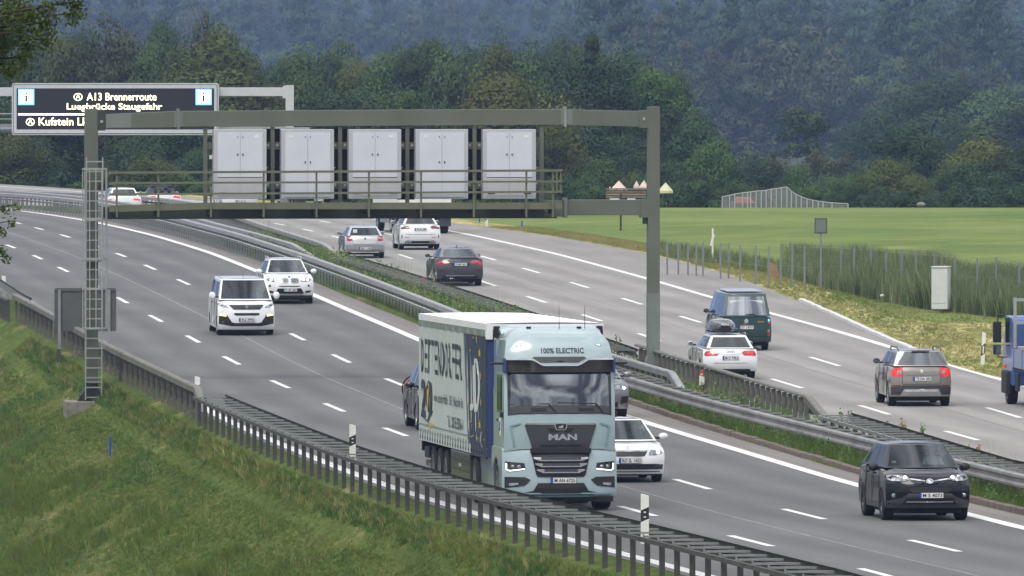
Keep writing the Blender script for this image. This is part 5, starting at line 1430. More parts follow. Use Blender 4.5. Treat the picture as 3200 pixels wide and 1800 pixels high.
WE = [weed(i, .55, WM[0]) for i in range(3)] + [weed(7, .75, WM[0], 60)] + [weed(8, .65, WM[1], 30)] + [tuft('tuft', 14, .45, .014, .16, 60, GM[2], .5), tuft('tuft', 14, .40, .014, .16, 61, GM[0], .6), tuft('stalk', 3, 1.25, .012, .10, 62, RM[1], .3)]
P, S, I = [], [], []
while len(P) < 17000:
    Y = r_.uniform(195, 440); a, c = xr1(Y), xm(Y) - .1
    m1 = L_m1.x(Y); t = r_.uniform(0, 1)
    X = a + .2 + (c - a - .2) * t
    dense = Y > 318
    inner = X > m1 + .5
    if not inner and Y > 400: continue
    if 235 < Y < 300 and X > c - 1.1 and r_.uniform() < .8: continue
    if inner and not dense and r_.uniform() < .45: continue
    if inner:
        k = int(r_.choice([0, 1, 2, 3, 4, 5, 6, 7], p=[.17, .17, .16, .10, .09, .08, .20, .03])); s = r_.uniform(.5, 1.15) * (1.0 if dense else .8)
    else: k = int(r_.choice([6, 5, 0], p=[.8, .1, .1])); s = r_.uniform(.3, .75)
    P.append((X, Y, terrain(X, Y) - .02)); S.append(s); I.append(k)
scatter('median_weeds', P, r_.uniform(0, 6.28, len(P)), np.array(S), I, WE, 'weeds and rough grass growing in the median between the barriers', r_.normal(scale=.08, size=(len(P), 2)))
# taller single plants standing out of the median
def plant(px, py_top, py_base, label, dry=False, name='tall_weed'):
    b = ground(px, py_base); h = (py_base - py_top) / pxm(b.y)
    r = np.random.default_rng(int(px)); root = empty(name, b); tag(root, label, 'plant', 'tall weeds in the median')
    mb = MB(); lv = []
    for k in range(3):
        x = r.uniform(-.12, .12); y = r.uniform(-.1, .1); l = h * r.uniform(.7, 1.0)
        mb.tube([(x * .3, y, 0), (x, y, l * .6), (x * 1.6, y, l)], .009, 4)
        for i in range(46):
            t = r.uniform(.12, 1); lv.append((x * (.3 + 1.3 * t), y, l * t))
    mb.build('stem', WM[1] if dry else WM[0], root)
    V, Fq = [], []
    for p in lv:
        p = np.array(p) + r.normal(scale=.03, size=3); d = r.normal(size=3); d /= np.linalg.norm(d); e = np.cross(d, r.normal(size=3)); e /= np.linalg.norm(e); sz = r.uniform(.02, .045)
        k = len(V); V += [tuple(p - d * sz), tuple(p - e * sz * .6), tuple(p + d * sz), tuple(p + e * sz * .6)]; Fq.append((k, k + 1, k + 2, k + 3))
    inst('foliage', raw_mesh('foliage', V, Fq, WM[1] if dry else WM[0]), root)
plant(1932, 1040, 1150, 'tallest green weed beside the short slanted barrier right of the lorry roof')
plant(1943, 1068, 1150, 'smaller green weed next to the tallest one right of the lorry')
plant(2641, 1268, 1370, 'bushy green weed at the end of the broad-post barrier')
plant(2780, 1305, 1385, 'leafy weed rising behind the ladder rail above the black SUV, left')
plant(2830, 1304, 1395, 'dry brown seed head standing behind the black SUV roof', True)
plant(2898, 1318, 1400, 'slim green weed above the black SUV roof, rightmost of those')
plant(3044, 1375, 1450, 'dry brown dock stalk right of the black SUV', True)
plant(1232, 822, 880, 'green weed sticking out near the ladder rail left of the dark hatchback')
plant(1360, 868, 940, 'straw-coloured tuft in front of the dark hatchback', True)

# ------------------------------------------------------------------ near tree reaching in at the upper left
nt = empty('oak_tree', (-11.6, 121, -2.5)); tag(nt, 'near leafy branch reaching in at the upper left corner', 'tree')
mb = MB(); mb.tube([(0, 0, 0), (.1, 0, 5), (0, .2, 10), (.3, 0, 15)], .38, 10, r1=.16); 
r_n = np.random.default_rng(3)
cl = []
def limb(pts, r0, r1, cluster=.22, n=9):
    mb.tube(pts, r0, 6, r1=r1)
    for i in range(n):
        t = i / (n - 1); k = t * (len(pts) - 1); a = int(min(k, len(pts) - 2)); f = k - a
        p = Vector(pts[a]).lerp(Vector(pts[a + 1]), f)
        if t > .3: cl.append((p, cluster * (1.1 - .35 * t)))
def npt(px, py, Y=120.0): return at(px, py, Y) - nt.location
O = Vector((0.1, 0, 11.5))
for (tx, ty, dy) in ((235, 5, 0), (230, 40, .5), (150, 20, -.4), (110, 90, 0), (145, 120, .3), (140, 70, -.3), (70, 180, .2), (40, 215, -.2), (90, 140, .6), (20, 120, 0), (60, 30, .5), (10, 200, .5), (180, -30, 0), (60, 100, -.5), (100, 40, -.5), (-60, 120, .4), (-40, 40, 0), (100, -60, 0), (-80, -40, .6), (-120, 200, -.3), (30, 60, .8), (0, 160, .8), (30, 10, -.7)):
    e = npt(tx, ty, 120 + dy); m = O.lerp(e, .5) + Vector((0, 0, .35)); limb([O, m, e], .06, .012, .20, 11)
for (tx, ty) in ((48, 640), (40, 690), (15, 650), (5, 720), (20, 800), (5, 780), (-30, 700)):
    e = npt(tx, ty); o2 = Vector((.05, 0, 9.2)); limb([o2, o2.lerp(e, .6) + Vector((0, 0, .15)), e], .03, .006, .10, 8)
mb.build('trunk', M['bark'], nt, smooth=60)
V, Fq = [], []
for p, rad in cl:
    for i in range(170 if rad > .13 else 26):
        d = r_n.normal(size=3); d /= np.linalg.norm(d); q = np.array(p) + d * rad * r_n.uniform(.2, 1.25) + np.array([0, 0, -.03])
        nn = r_n.normal(size=3) + np.array([0, -.2, .9]); nn /= np.linalg.norm(nn); a = np.cross(nn, r_n.normal(size=3)); a /= np.linalg.norm(a); b = np.cross(nn, a); sz = r_n.uniform(.018, .038)
        k = len(V); V += [tuple(q - a * sz), tuple(q - b * sz * .55), tuple(q + a * sz), tuple(q + b * sz * .55)]; Fq.append((k, k + 1, k + 2, k + 3))
inst('crown', raw_mesh('crown', V, Fq, LM['near']), nt)

# ------------------------------------------------------------------ haze
hz = bpy.data.materials.new('haze'); hz.use_nodes = True
hn, hl = hz.node_tree.nodes, hz.node_tree.links
hn.remove(hn['Principled BSDF'])
pv = hn.new('ShaderNodeVolumePrincipled'); pv.inputs['Color'].default_value = (0.42, 0.60, 1.0, 1); pv.inputs['Density'].default_value = 0.000125; pv.inputs['Anisotropy'].default_value = 0.0
hl.new(pv.outputs[0], hn['Material Output'].inputs['Volume'])
ho = MB().box(-4100, 4100, -2600, 14100, -30, 330).build('haze', hz); ho['kind'] = 'stuff'
# ------------------------------------------------------------------ vehicles
M['glass_yeti'] = glass_mat('cloud_reflecting_glass', (0.08, 0.085, 0.09), 0.10)
M['glass_bright'] = glass_mat('bright_reflecting_glass', (0.35, 0.37, 0.38), 0.45)
def clip_cell(poly, x0, x1, z0, z1):
    """Sutherland-Hodgman against an axis-aligned cell"""
    def clip(P, ax, v, sgn):
        out = []
        for i in range(len(P)):
            a, b = P[i], P[(i + 1) % len(P)]
            ia, ib = (a[ax] - v) * sgn >= -1e-9, (b[ax] - v) * sgn >= -1e-9
            if ia: out.append(a)
            if ia != ib:
                t = (v - a[ax]) / (b[ax] - a[ax]); out.append((a[0] + (b[0] - a[0]) * t, a[1] + (b[1] - a[1]) * t))
        return out
    for ax, v, s in ((0, x0, 1), (0, x1, -1), (1, z0, 1), (1, z1, -1)):
        poly = clip(poly, ax, v, s)
        if len(poly) < 3: return []
    return poly

def mir(poly): return [(-x, z) for x, z in reversed(poly)]
def rect(x0, x1, z0, z1): return [(x0, z0), (x1, z0), (x1, z1), (x0, z1)]
def circ(cx, cz, rx, rz=None, n=16):
    rz = rz or rx; return [(cx + rx * math.cos(2 * math.pi * i / n), cz + rz * math.sin(2 * math.pi * i / n)) for i in range(n)]

class Body:
    """a car's lower body: a side outline swept across the width with rounded corners in plan.
       y = 0 at the nose, +y towards the tail; x right as seen from the front"""
    def __init__(s, W, L, front, top, rear, arches, zs, rf=.30, rr=.22, side=.05, zmid=.62, drop=.06, fw=1.1):
        s.W, s.L, s.front, s.top, s.rear, s.arches, s.zs = W, L, front, top, rear, arches, zs
        s.rf, s.rr, s.side, s.zmid, s.drop, s.fw = rf, rr, side, zmid, drop, fw
        s.fz = [(p[1], p[0]) for p in front + top[:2]]       # z -> y at the nose
        s.rz = [(p[1], p[0]) for p in rear]                  # z -> y at the tail (bottom to top)
    def hw(s, z):
        d = (z - s.zmid) / .6; return s.W / 2 * (1 - s.side * d * d)
    def warp(s, t, y, z):
        a = abs(t)
        wf = min(1, max(0, 1 - y / s.fw)); wr = min(1, max(0, 1 - (s.L - y) / s.fw))
        yy = y + s.rf * a ** 3 * wf - s.rr * a ** 3 * wr
        g = max(0, (a - .6) / .4) ** 2 * s.drop * min(1, max(0, (z - .55) / .3))
        return Vector((t * s.hw(z), yy, z - g))
    def mesh(s, name, mats):
        pts = list(s.front) + list(s.top) + list(reversed(s.rear))
        arc = []
        for ya, R in reversed(s.arches):
            a0 = math.asin(max(-1, min(1, (s.zs - R * .92) / R)))
            for k in range(9):
                a = a0 + (math.pi - 2 * a0) * k / 8
                arc.append((ya + R * math.cos(a), R * .92 + R * math.sin(a)))
        pts += arc
        T = [-1, -.93, -.82, -.66, -.4, 0, .4, .66, .82, .93, 1]
        P = [[s.warp(t, y, z) for (y, z) in pts] for t in T]
        mb = MB(); n = len(pts)
        mb.grid([r + [r[0]] for r in P])
        mb.add(P[0], [tuple(range(n))]); mb.add(P[-1], [tuple(range(n - 1, -1, -1))])
        me = mb.mesh(name, mats)
        bm = bmesh.new(); bm.from_mesh(me); bmesh.ops.triangulate(bm, faces=[f for f in bm.faces if len(f.verts) > 4]); bm.to_mesh(me); bm.free()
        me.shade_smooth(); me.set_sharp_from_angle(angle=math.radians(38))
        return me
    def yf(s, z):
        q = s.fz
        if z <= q[0][0]: return q[0][1]
        for (z0, y0), (z1, y1) in zip(q[:-1], q[1:]):
            if z <= z1: return y0 + (y1 - y0) * (z - z0) / max(1e-6, z1 - z0)
        return q[-1][1]
    def yr(s, z):
        q = s.rz
        if z <= q[0][0]: return q[0][1]
        for (z0, y0), (z1, y1) in zip(q[:-1], q[1:]):
            if z <= z1: return y0 + (y1 - y0) * (z - z0) / max(1e-6, z1 - z0)
        return q[-1][1]
    def F(s, x, z):
        t = max(-1, min(1, x / s.hw(z))); return s.warp(t, s.yf(z), z)
    def R(s, x, z):
        t = max(-1, min(1, x / s.hw(z))); return s.warp(t, s.yr(z), z)

def patch(name, fn, sgn, poly, material, parent, off=.006, mirror=False, dx=.10, dz=.035, depth=.02):
    """a plate following the surface fn(x,z); sgn -1 front (towards -y), +1 rear. Rear polygons are given as seen from behind."""
    mb = MB()
    xs = [p[0] for p in poly]; zs = [p[1] for p in poly]
    x0, x1, z0, z1 = min(xs), max(xs), min(zs), max(zs)
    nx = max(1, int((x1 - x0) / dx + .5)); nz = max(1, int((z1 - z0) / dz + .5))
    def mp(p, o):
        x = -p[0] if sgn > 0 else p[0]
        q = fn(x, p[1]); return (q.x, q.y + sgn * o, q.z)
    for i in range(nx):
        for j in range(nz):
            c = clip_cell(poly, x0 + (x1 - x0) * i / nx, x0 + (x1 - x0) * (i + 1) / nx, z0 + (z1 - z0) * j / nz, z0 + (z1 - z0) * (j + 1) / nz)
            if len(c) >= 3: mb.add([mp(p, off) for p in c], [tuple(range(len(c)))])
    n = len(poly)
    for i in range(n):
        a, b = poly[i], poly[(i + 1) % n]; k = max(1, int(math.hypot(b[0] - a[0], b[1] - a[1]) / dx))
        for j in range(k):
            p = (a[0] + (b[0] - a[0]) * j / k, a[1] + (b[1] - a[1]) * j / k); q = (a[0] + (b[0] - a[0]) * (j + 1) / k, a[1] + (b[1] - a[1]) * (j + 1) / k)
            mb.add([mp(p, off), mp(q, off), mp(q, off - depth), mp(p, off - depth)], [(0, 1, 2, 3)])
    return mb.build(name, material, parent, smooth=30)

class Cabin:
    def __init__(s, yfb, zb, yft, yrt, yrb, wb, wt, H, bowf=.14, bowr=.08, zbr=None):
        s.__dict__.update(dict(yfb=yfb, zb=zb, yft=yft, yrt=yrt, yrb=yrb, wb=wb, wt=wt, H=H, bowf=bowf, bowr=bowr, zbr=zbr or zb))
        s.T = [0, .05, .30, .55, .80, .90, .96, 1.0]
    def q(s, t):
        """half width, front y, rear y, height fraction at level t"""
        if t <= .9: return s.wb + (s.wt - s.wb) * t / .9, s.yfb + (s.yft - s.yfb) * t / .9, s.yrb + (s.yrt - s.yrb) * t / .9, t / .9 * .95
        k = (t - .9) / .1; ins = .11 * (1 - math.cos(k * math.pi / 2))
        return s.wt - ins, s.yft + ins * 1.3, s.yrt - ins, .95 + .05 * math.sin(k * math.pi / 2)
    def z(s, f, b=0.0):
        zb = s.zb + (s.zbr - s.zb) * b
        return zb + (s.H - .035 - zb) * f
    def P(s, side, a, t):
        """side 'f','r': a in -1..1 across (x); side 'l'/'g' (x<0 / x>0): a in 0..1 from front to rear"""
        w, yf, yr, f = s.q(t)
        if side == 'f': return Vector((a * w, yf - s.bowf * (1 - a * a) * (1 - .5 * f), s.z(f, 0)))
        if side == 'r': return Vector((a * w, yr + s.bowr * (1 - a * a), s.z(f, 1)))
        x = -w if side == 'l' else w
        bul = .03 * math.sin(math.pi * a)
        return Vector((x + (-bul if side == 'l' else bul), yf + (yr - yf) * a, s.z(f, a)))
    def build(s, parent, paintm, glassm, sidewin, A=None, rear_glass=None, rear=(-.90, .90), rear_t=(.05, .80), pillar=None, roofm=None, side_glass=None, wind_t=(.05, .90)):
        """frame, roof and panes"""
        mb = MB(); pm = pillar or paintm
        colsF = [-1, -.93, -.5, 0, .5, .93, 1]; colsR = [-1, rear[0], -.45, 0, .45, rear[1], 1]
        sb = sorted(set([0.0, 1.0] + [v for w in sidewin for v in w]))
        T = s.T; panes = {'f': [], 'r': [], 'l': [], 'g': []}
        def isw(side, a0, a1, t0, t1):
            if side == 'f': return t0 >= wind_t[0] - 1e-6 and t1 <= wind_t[1] + 1e-6 and a0 >= -.94 and a1 <= .94
            if side == 'r': return t0 >= rear_t[0] - 1e-6 and t1 <= rear_t[1] + 1e-6 and a0 >= rear[0] - 1e-6 and a1 <= rear[1] + 1e-6
            return t0 >= .05 - 1e-6 and t1 <= .80 + 1e-6 and any(a0 >= w0 - 1e-6 and a1 <= w1 + 1e-6 for w0, w1 in sidewin)
        for side, cols in (('f', colsF), ('r', colsR), ('l', sb), ('g', sb)):
            for i in range(len(T) - 1):
                for j in range(len(cols) - 1):
                    quad = [s.P(side, cols[j], T[i]), s.P(side, cols[j + 1], T[i]), s.P(side, cols[j + 1], T[i + 1]), s.P(side, cols[j], T[i + 1])]
                    if isw(side, cols[j], cols[j + 1], T[i], T[i + 1]): panes[side].append((j, quad))
                    else:
                        dark = pillar and side in 'lg' and .05 <= T[i] < .8 and 0 < j < len(cols) - 2
                        mb.add(quad, [(0, 1, 2, 3)], 1 if dark else 0)
        mats = [paintm, pm if pillar else paintm]
        mb.build('cabin_frame', mats, parent, smooth=35)
        # roof skin
        w, yf, yr, f = s.q(1.0); z1 = s.z(f)
        rows = []
        for b in np.linspace(0, 1, 6):
            row = []
            for a in (-1, -.5, 0, .5, 1):
                y = (yf - s.bowf * (1 - a * a) * .5) * (1 - b) + (yr + s.bowr * (1 - a * a)) * b
                row.append((a * w, y, z1 + .035 * (1 - a * a) * (.4 + .6 * math.sin(math.pi * b))))
            rows.append(row)
        MB().grid(rows).build('roof', roofm or paintm, parent, smooth=40)
        for side, nm, gm in (('f', 'windscreen', glassm), ('r', 'rear_window', rear_glass or glassm)):
            if panes[side]:
                mb = MB()
                for j, q in panes[side]: mb.add(q, [(0, 1, 2, 3)])
                mb.build(nm, gm, parent, smooth=40)
        for side in 'lg':
            for (w0, w1) in sidewin:
                mb = MB()
                for i in range(len(T) - 1):
                    for j in range(len(sb) - 1):
                        if sb[j] >= w0 - 1e-6 and sb[j + 1] <= w1 + 1e-6 and isw(side, sb[j], sb[j + 1], T[i], T[i + 1]):
                            mb.add([s.P(side, sb[j], T[i]), s.P(side, sb[j + 1], T[i]), s.P(side, sb[j + 1], T[i + 1]), s.P(side, sb[j], T[i + 1])], [(0, 1, 2, 3)])
                if mb.f: mb.build('side_window', side_glass or glassm, parent, smooth=40)

_wheel = {}
def wheel_meshes(R, w, dark=False, steel=False):
    k = (round(R, 3), round(w, 3), dark, steel)
    if k in _wheel: return _wheel[k]
    n = 28; mb = MB(); prof = [(-w * .5, R * .66), (-w * .5, R * .93), (-w * .40, R * .995), (w * .40, R * .995), (w * .5, R * .93), (w * .5, R * .66)]
    rows = [[(x, r * math.cos(2 * math.pi * j / n), r * math.sin(2 * math.pi * j / n)) for j in range(n)] for x, r in prof]
    mb.grid(rows, True)
    ty = mb.mesh('tyre', M['rubber'], 40)
    mb = MB()
    for sx in (-1, 1):
        x = sx * w * .42
        rows = [[(xx, r * math.cos(2 * math.pi * j / n), r * math.sin(2 * math.pi * j / n)) for j in range(n)] for xx, r in ((x + sx * w * .07, R * .67), (x, R * .60), (x - sx * .05, R * .57))]
        mb.grid(rows, True)
        mb.add([(x - sx * .05, R * .58 * math.cos(2 * math.pi * j / n), R * .58 * math.sin(2 * math.pi * j / n)) for j in range(n)], [tuple(range(n))], 1)
        ns = 5 if not steel else 10
        for q in range(ns):
            a = 2 * math.pi * q / ns; c, s_ = math.cos(a), math.sin(a); hw_ = R * (.085 if not steel else .05)
            vs = []
            for (r, hw2) in ((R * .08, hw_ * 1.2), (R * .62, hw_ * .8)):
                for sg in (-1, 1): vs.append((x + sx * .0, r * c - sg * hw2 * s_, r * s_ + sg * hw2 * c))
                for sg in (1, -1): vs.append((x - sx * .045, r * c - sg * hw2 * s_, r * s_ + sg * hw2 * c))
            mb.add(vs, [(0, 1, 5, 4), (1, 2, 6, 5), (3, 0, 4, 7)])
        mb.add([(x + sx * .004, R * .13 * math.cos(2 * math.pi * j / 12), R * .13 * math.sin(2 * math.pi * j / 12)) for j in range(12)], [tuple(range(12))])
    rm = mb.mesh('rim', [M['rim_dark'] if dark else M['rim'], M['interior']], 30)
    _wheel[k] = (ty, rm); return _wheel[k]
def add_wheels(parent, ys, track, R, w=.22, dark=False):
    ty, rm = wheel_meshes(R, w, dark)
    for y in ys:
        for sx in (-1, 1):
            e = empty('wheel', (sx * track / 2, y, R), 0, parent)
            inst('tyre', ty, e); inst('rim', rm, e)

def plate(parent, fn, sgn, cx, cz, text, w=.52, h=.11, off=.02, white=True):
    p = fn(-cx if sgn > 0 else cx, cz); e = empty('number_plate', (p.x, p.y + sgn * off, cz), 0 if sgn < 0 else math.pi, parent)
    MB().box(-w / 2 - .008, w / 2 + .008, -.004, .012, -h / 2 - .008, h / 2 + .008).build('plate_frame', M['plastic'], e)
    MB().box(-w / 2, w / 2, -.009, -.003, -h / 2, h / 2).build('plate_face', M['plate'], e)
    MB().box(-w / 2, -w / 2 + .045, -.012, -.0092, -h / 2, h / 2).build('plate_band', M['plate_blue'], e)
    inst('lettering', text_mesh(text, w * .82, h * .72, M['ink'], .02), e, (.025, -.0135, 0))
    return e

def mirrors(parent, y, z, x, m, s=1.0, big=False, w=.20, h=.14, face=False):
    for sx in (-1, 1):
        mb = MB(); mb.sphere((sx * (x + w * .5 + .04), y, z), w * .52, .075 * s, h * .55, 12, 7)
        mo = mb.build('wing_mirror', m, parent, smooth=50)
        MB().box(min(sx * (x - .05), sx * (x + .06)), max(sx * (x - .05), sx * (x + .06)), y - .03, y + .03, z - .07, z - .02).build('mirror_arm', M['plastic'], mo)
        mb = MB(); c = sx * (x + w * .5 + .04)
        mb.add([(c + w * .44 * math.cos(a), y + .078 * s, z + h * .44 * math.sin(a)) for a in np.linspace(0, 2 * math.pi, 13)[:-1]], [tuple(range(12))])
        mb.build('mirror_glass', M['glass_mirror'], mo)

def seats(parent, y, z, w, rearbench=True, n=2):
    def one(cx, yy, ww, nm='seat'):
        mb = MB(); mb.prism([(yy - .02, z - .3), (yy + .12, z - .3), (yy + .18, z + .20), (yy + .08, z + .21)], 'x', cx - ww / 2, cx + ww / 2)
        mb.box(cx - .11, cx + .11, yy + .10, yy + .18, z + .215, z + .33); mb.build(nm, M['interior_grey'], parent, bevel=.03)
    for cx in (-w * .52, w * .52): one(cx, y, .46)
    if rearbench:
        for cx in (-w * .55, 0, w * .55): one(cx, y + .85, .42, 'rear_seat')

def line_strip(parent, pts, r=.006, name='panel_gap', material=None):
    MB().tube(pts, r, 4).build(name, material or M['ink'], parent)

def side_details(parent, B, zb, doors, zlow, handles=True, hm=None, skirt=None):
    """door gaps and handles on both flanks"""
    for sx in (-1, 1):
        for y in doors:
            pts = [(sx * (B.hw(z) + .000), y + .04 * math.sin((z - zlow) * 3), z) for z in np.linspace(zlow, zb, 6)]
            line_strip(parent, pts, .006)
        if handles:
            for y in doors[:-1]:
                x = sx * (B.hw(zb - .12) + .012)
                MB().box(x - .014, x + .014, y + .72, y + .90, zb - .14, zb - .11).build('door_handle', hm or M['plastic'], parent, bevel=.005)
        if skirt:
            x = sx * (B.hw(.3) - .0)
            MB().box(min(x, x + sx * .012), max(x, x + sx * .012), skirt[0], skirt[1], skirt[2], skirt[3]).build('side_skirt', M['plastic_grey'], parent, bevel=.004)

def underbody(parent, W, L, z=.32, y0=.35, y1=None):
    MB().box(-W * .40, W * .40, y0, (y1 or L - .35), .155, z + .22).build('underbody', M['under'], parent, bevel=.03)  # near-black box set low to deepen the shade under the car

def person(parent_loc, rz, scale, label, shirt, hands_y=-.42, lean=0.0, hair=True):
    """seated figure, one continuous skin with shirt, head forward (-y)"""
    root = empty('person', parent_loc, rz); root.scale = (scale,) * 3
    tag(root, label, 'person', 'people in the vehicles')
    V = [(0, 0, 0), (0, .02, .20), (0, .03, .42), (0, .02, .52), (0, .0, .60), (0, -.01, .70), (0, -.01, .80),
         (-.17, .02, .47), (-.22, -.10, .27), (-.14, hands_y + .06, .30), (-.13, hands_y, .33),
         (.17, .02, .47), (.22, -.10, .27), (.14, hands_y + .06, .30), (.13, hands_y, .33),
         (-.10, -.02, -.02), (-.13, -.42, .02), (-.13, -.46, -.36), (.10, -.02, -.02), (.13, -.42, .02), (.13, -.46, -.36)]
    E = [(0, 1), (1, 2), (2, 3), (3, 4), (4, 5), (5, 6), (2, 7), (7, 8), (8, 9), (9, 10), (2, 11), (11, 12), (12, 13), (13, 14), (0, 15), (15, 16), (16, 17), (0, 18), (18, 19), (19, 20)]
    Rr = [.15, .15, .15, .07, .06, .092, .075, .075, .055, .04, .04, .075, .055, .04, .04, .10, .08, .06, .10, .08, .06]
    me = bpy.data.meshes.new('body'); me.from_pydata(V, E, [])
    o = bpy.data.objects.new('body', me); COL.objects.link(o)
    md = o.modifiers.new('skin', 'SKIN'); md.use_smooth_shade = True
    for i, r in enumerate(Rr):
        sv = me.skin_vertices[0].data[i]; sv.radius = (r, r * (.75 if i in (0, 1, 2) else 1)); sv.use_root = (i == 0)
    o.modifiers.new('sub', 'SUBSURF').levels = 1
    dg = bpy.context.evaluated_depsgraph_get(); m2 = bpy.data.meshes.new_from_object(o.evaluated_get(dg))
    bpy.data.objects.remove(o)
    m2.name = 'body'; m2.materials.clear(); m2.materials.append(M['skin']); m2.materials.append(M[shirt])
    mi = [0 if (p.center.z > .545 or (p.center.y < hands_y + .05 and p.center.z > .2)) else 1 for p in m2.polygons]
    m2.polygons.foreach_set('material_index', mi)
    inst('body', m2, root)
    if hair: MB().sphere((0, .02, .735), .098, .105, .10, 12, 7).build('hair', M['hair'], root, smooth=60)
    MB().sphere((0, -.115, .70), .014, .022, .022, 6, 4).build('nose', M['skin'], root)
    for sx in (-1, 1): MB().sphere((sx * .035, -.098, .725), .012, .008, .008, 6, 4).build('eye', M['ink'], root)
    MB().box(-.028, .028, -.100, -.090, .655, .662).build('mouth', M['tail_dark'], root)
    return root

def place(root, px, py, axle_y, facing, yaw_line, sc=1.0, dyaw=0.0):
    """stand the vehicle so that the axle at local axle_y meets the road at the photo pixel (px,py)"""
    g = ground(px, py)
    yaw = yaw_line.yaw(g.y) + dyaw
    if facing == 'away': yaw += math.pi
    th = slope(g.y) * (1 if facing != 'away' else -1)
    root.rotation_mode = 'XYZ'
    root.rotation_euler = (th, 0, yaw)
    root.scale = (sc, sc, sc)
    Rm = root.rotation_euler.to_matrix()
    root.location = g - Rm @ Vector((0, axle_y * sc, 0))
    return root
def vroot(name, label, cat, group=None):
    o = empty(name); tag(o, label, cat, group); return o
def w2v(root, p):
    return root.matrix_basis @ Vector(p)

# ---- black SUV, nearest on the right -------------------------------------------------
def suv_black():
    W, L = 1.845, 4.57
    r = vroot('suv', 'black SUV with its headlights on, nearest car at the lower right', 'car')
    B = Body(W, L, [(.14, .30), (.06, .38), (.0, .55), (.02, .74), (.08, .88), (.20, .98)], [(.62, 1.075), (1.15, 1.14), (1.30, 1.15), (3.0, 1.17), (4.30, 1.16)], [(4.44, .30), (4.53, .42), (4.57, .70), (4.50, 1.0), (4.38, 1.13)], [(.95, .40), (3.61, .40)], .26, rf=.36, rr=.25, side=.045, drop=.07)
    inst('body', B.mesh('body', M['black_paint']), r)
    C = Cabin(1.12, 1.13, 2.02, 3.95, 4.42, .82, .60, 1.665, bowf=.20, bowr=.08, zbr=1.15)
    C.build(r, M['black_paint'], M['glass'], [(.10, .38), (.42, .72), (.76, .94)], pillar=M['plastic'], rear_glass=M['glass_dark'], side_glass=M['glass_dark'])
    MB().box(-.80, .80, 1.2, 4.2, 1.135, 1.165).build('dark_cabin_sheet', M['interior'], r)  # black sheet at belt height stands in for the dark interior
    seats(r, 2.25, 1.17, .75)
    F = lambda n, poly, m, off=.006, **k: patch(n, B.F, -1, poly, m, r, off, **k)
    hl = [(.40, .905), (.58, .86), (.80, .90), (.885, .965), (.87, 1.04), (.70, 1.01), (.50, .985)]
    for q in (hl, mir(hl)):
        h = F('headlight', q, M['lamp'], .008)
        sg = 1 if q is hl else -1
        for cx, cz, rr, mm in ((.79, .975, .052, 'lamp_dark'), (.66, .955, .042, 'chrome'), (.52, .94, .040, 'lamp_on')):
            c = B.F(sg * cx, cz); MB().sphere((c.x, c.y - .012, c.z), rr, .014, rr, 12, 5).build('lamp_unit', M[mm], h, smooth=60)
    F('upper_grille', [(-.42, .875), (.42, .875), (.36, .83), (.12, .80), (-.12, .80), (-.36, .83)][::-1], M['black_gloss'], .004)
    for s in (1, -1):
        q = [(.10, .862), (.42, .905), (.42, .93), (.10, .885)]
        F('chrome_strip', q if s > 0 else mir(q), M['chrome'], .014)
    em = F('emblem', circ(0, .868, .078, .052, 18), M['chrome'], .022); c = B.F(0, .868)
    MB().grid([[(c.x + a * math.cos(t), c.y - .030, c.z + b * math.sin(t)) for t in np.linspace(0, 2 * math.pi, 19)] for a, b in ((.045, .016), (.060, .036))]).build('emblem_mark', M['black_gloss'], em)
    F('lower_grille', [(-.46, .70), (-.40, .62), (.40, .62), (.46, .70), (.36, .735), (-.36, .735)], M['ink'], .005)
    q = [(-.92, .30), (.92, .30), (.90, .52), (.80, .60), (.62, .56), (.46, .745), (.40, .755), (.34, .60), (-.34, .60), (-.40, .755), (-.46, .745), (-.62, .56), (-.80, .60), (-.90, .52)]
    F('bumper_lower', [(-.90, .28), (.90, .28), (.90, .44), (.62, .50), (.46, .60), (-.46, .60), (-.62, .50), (-.90, .44)], M['plastic_grey'], .003)
    F('air_intake', [(-.60, .36), (.60, .36), (.52, .50), (-.52, .50)], M['ink'], .008)
    F('chrome_lip', [(-.52, .405), (.52, .405), (.50, .43), (-.50, .43)], M['chrome'], .02)
    for s in (-1, 1):
        f = F('fog_lamp', circ(s * .77, .555, .065), M['plastic'], .008); c = B.F(s * .77, .555)
        MB().sphere((c.x, c.y - .01, c.z), .045, .015, .045, 12, 5).build('lamp_unit', M['lamp'], f, smooth=60)
    plate(r, B.F, -1, .02, .56, 'M S 4073')
    mirrors(r, 1.55, 1.13, .86, M['plastic'], w=.22, h=.16)
    for sx in (-1, 1): line_strip(r, [(sx * .08 - .0, 1.02, 1.165), (sx * .1 + .3, 1.06, 1.168), (sx * .1 + .58, 1.18, 1.175)], .010, 'wiper')
    side_details(r, B, 1.12, (1.35, 2.35, 3.25), .35, skirt=(1.4, 3.15, .27, .40))
    underbody(r, W, L); add_wheels(r, (.95, 3.61), 1.62, .355, .235, True)
    MB().box(-.62, -.53, 1.42, 1.44, 1.22, 1.27).build('windscreen_sticker', M['plate'], r)
    place(r, 2886, 1624, .95, 'to', L_dB, .955)
    bpy.context.view_layer.update()
    pr = person(w2v(r, (.40, 2.22, .82)), r.rotation_euler.z, .93, 'driver in a light shirt with both hands on the wheel of the black SUV', 'shirt_white')
    return r
suv_black()

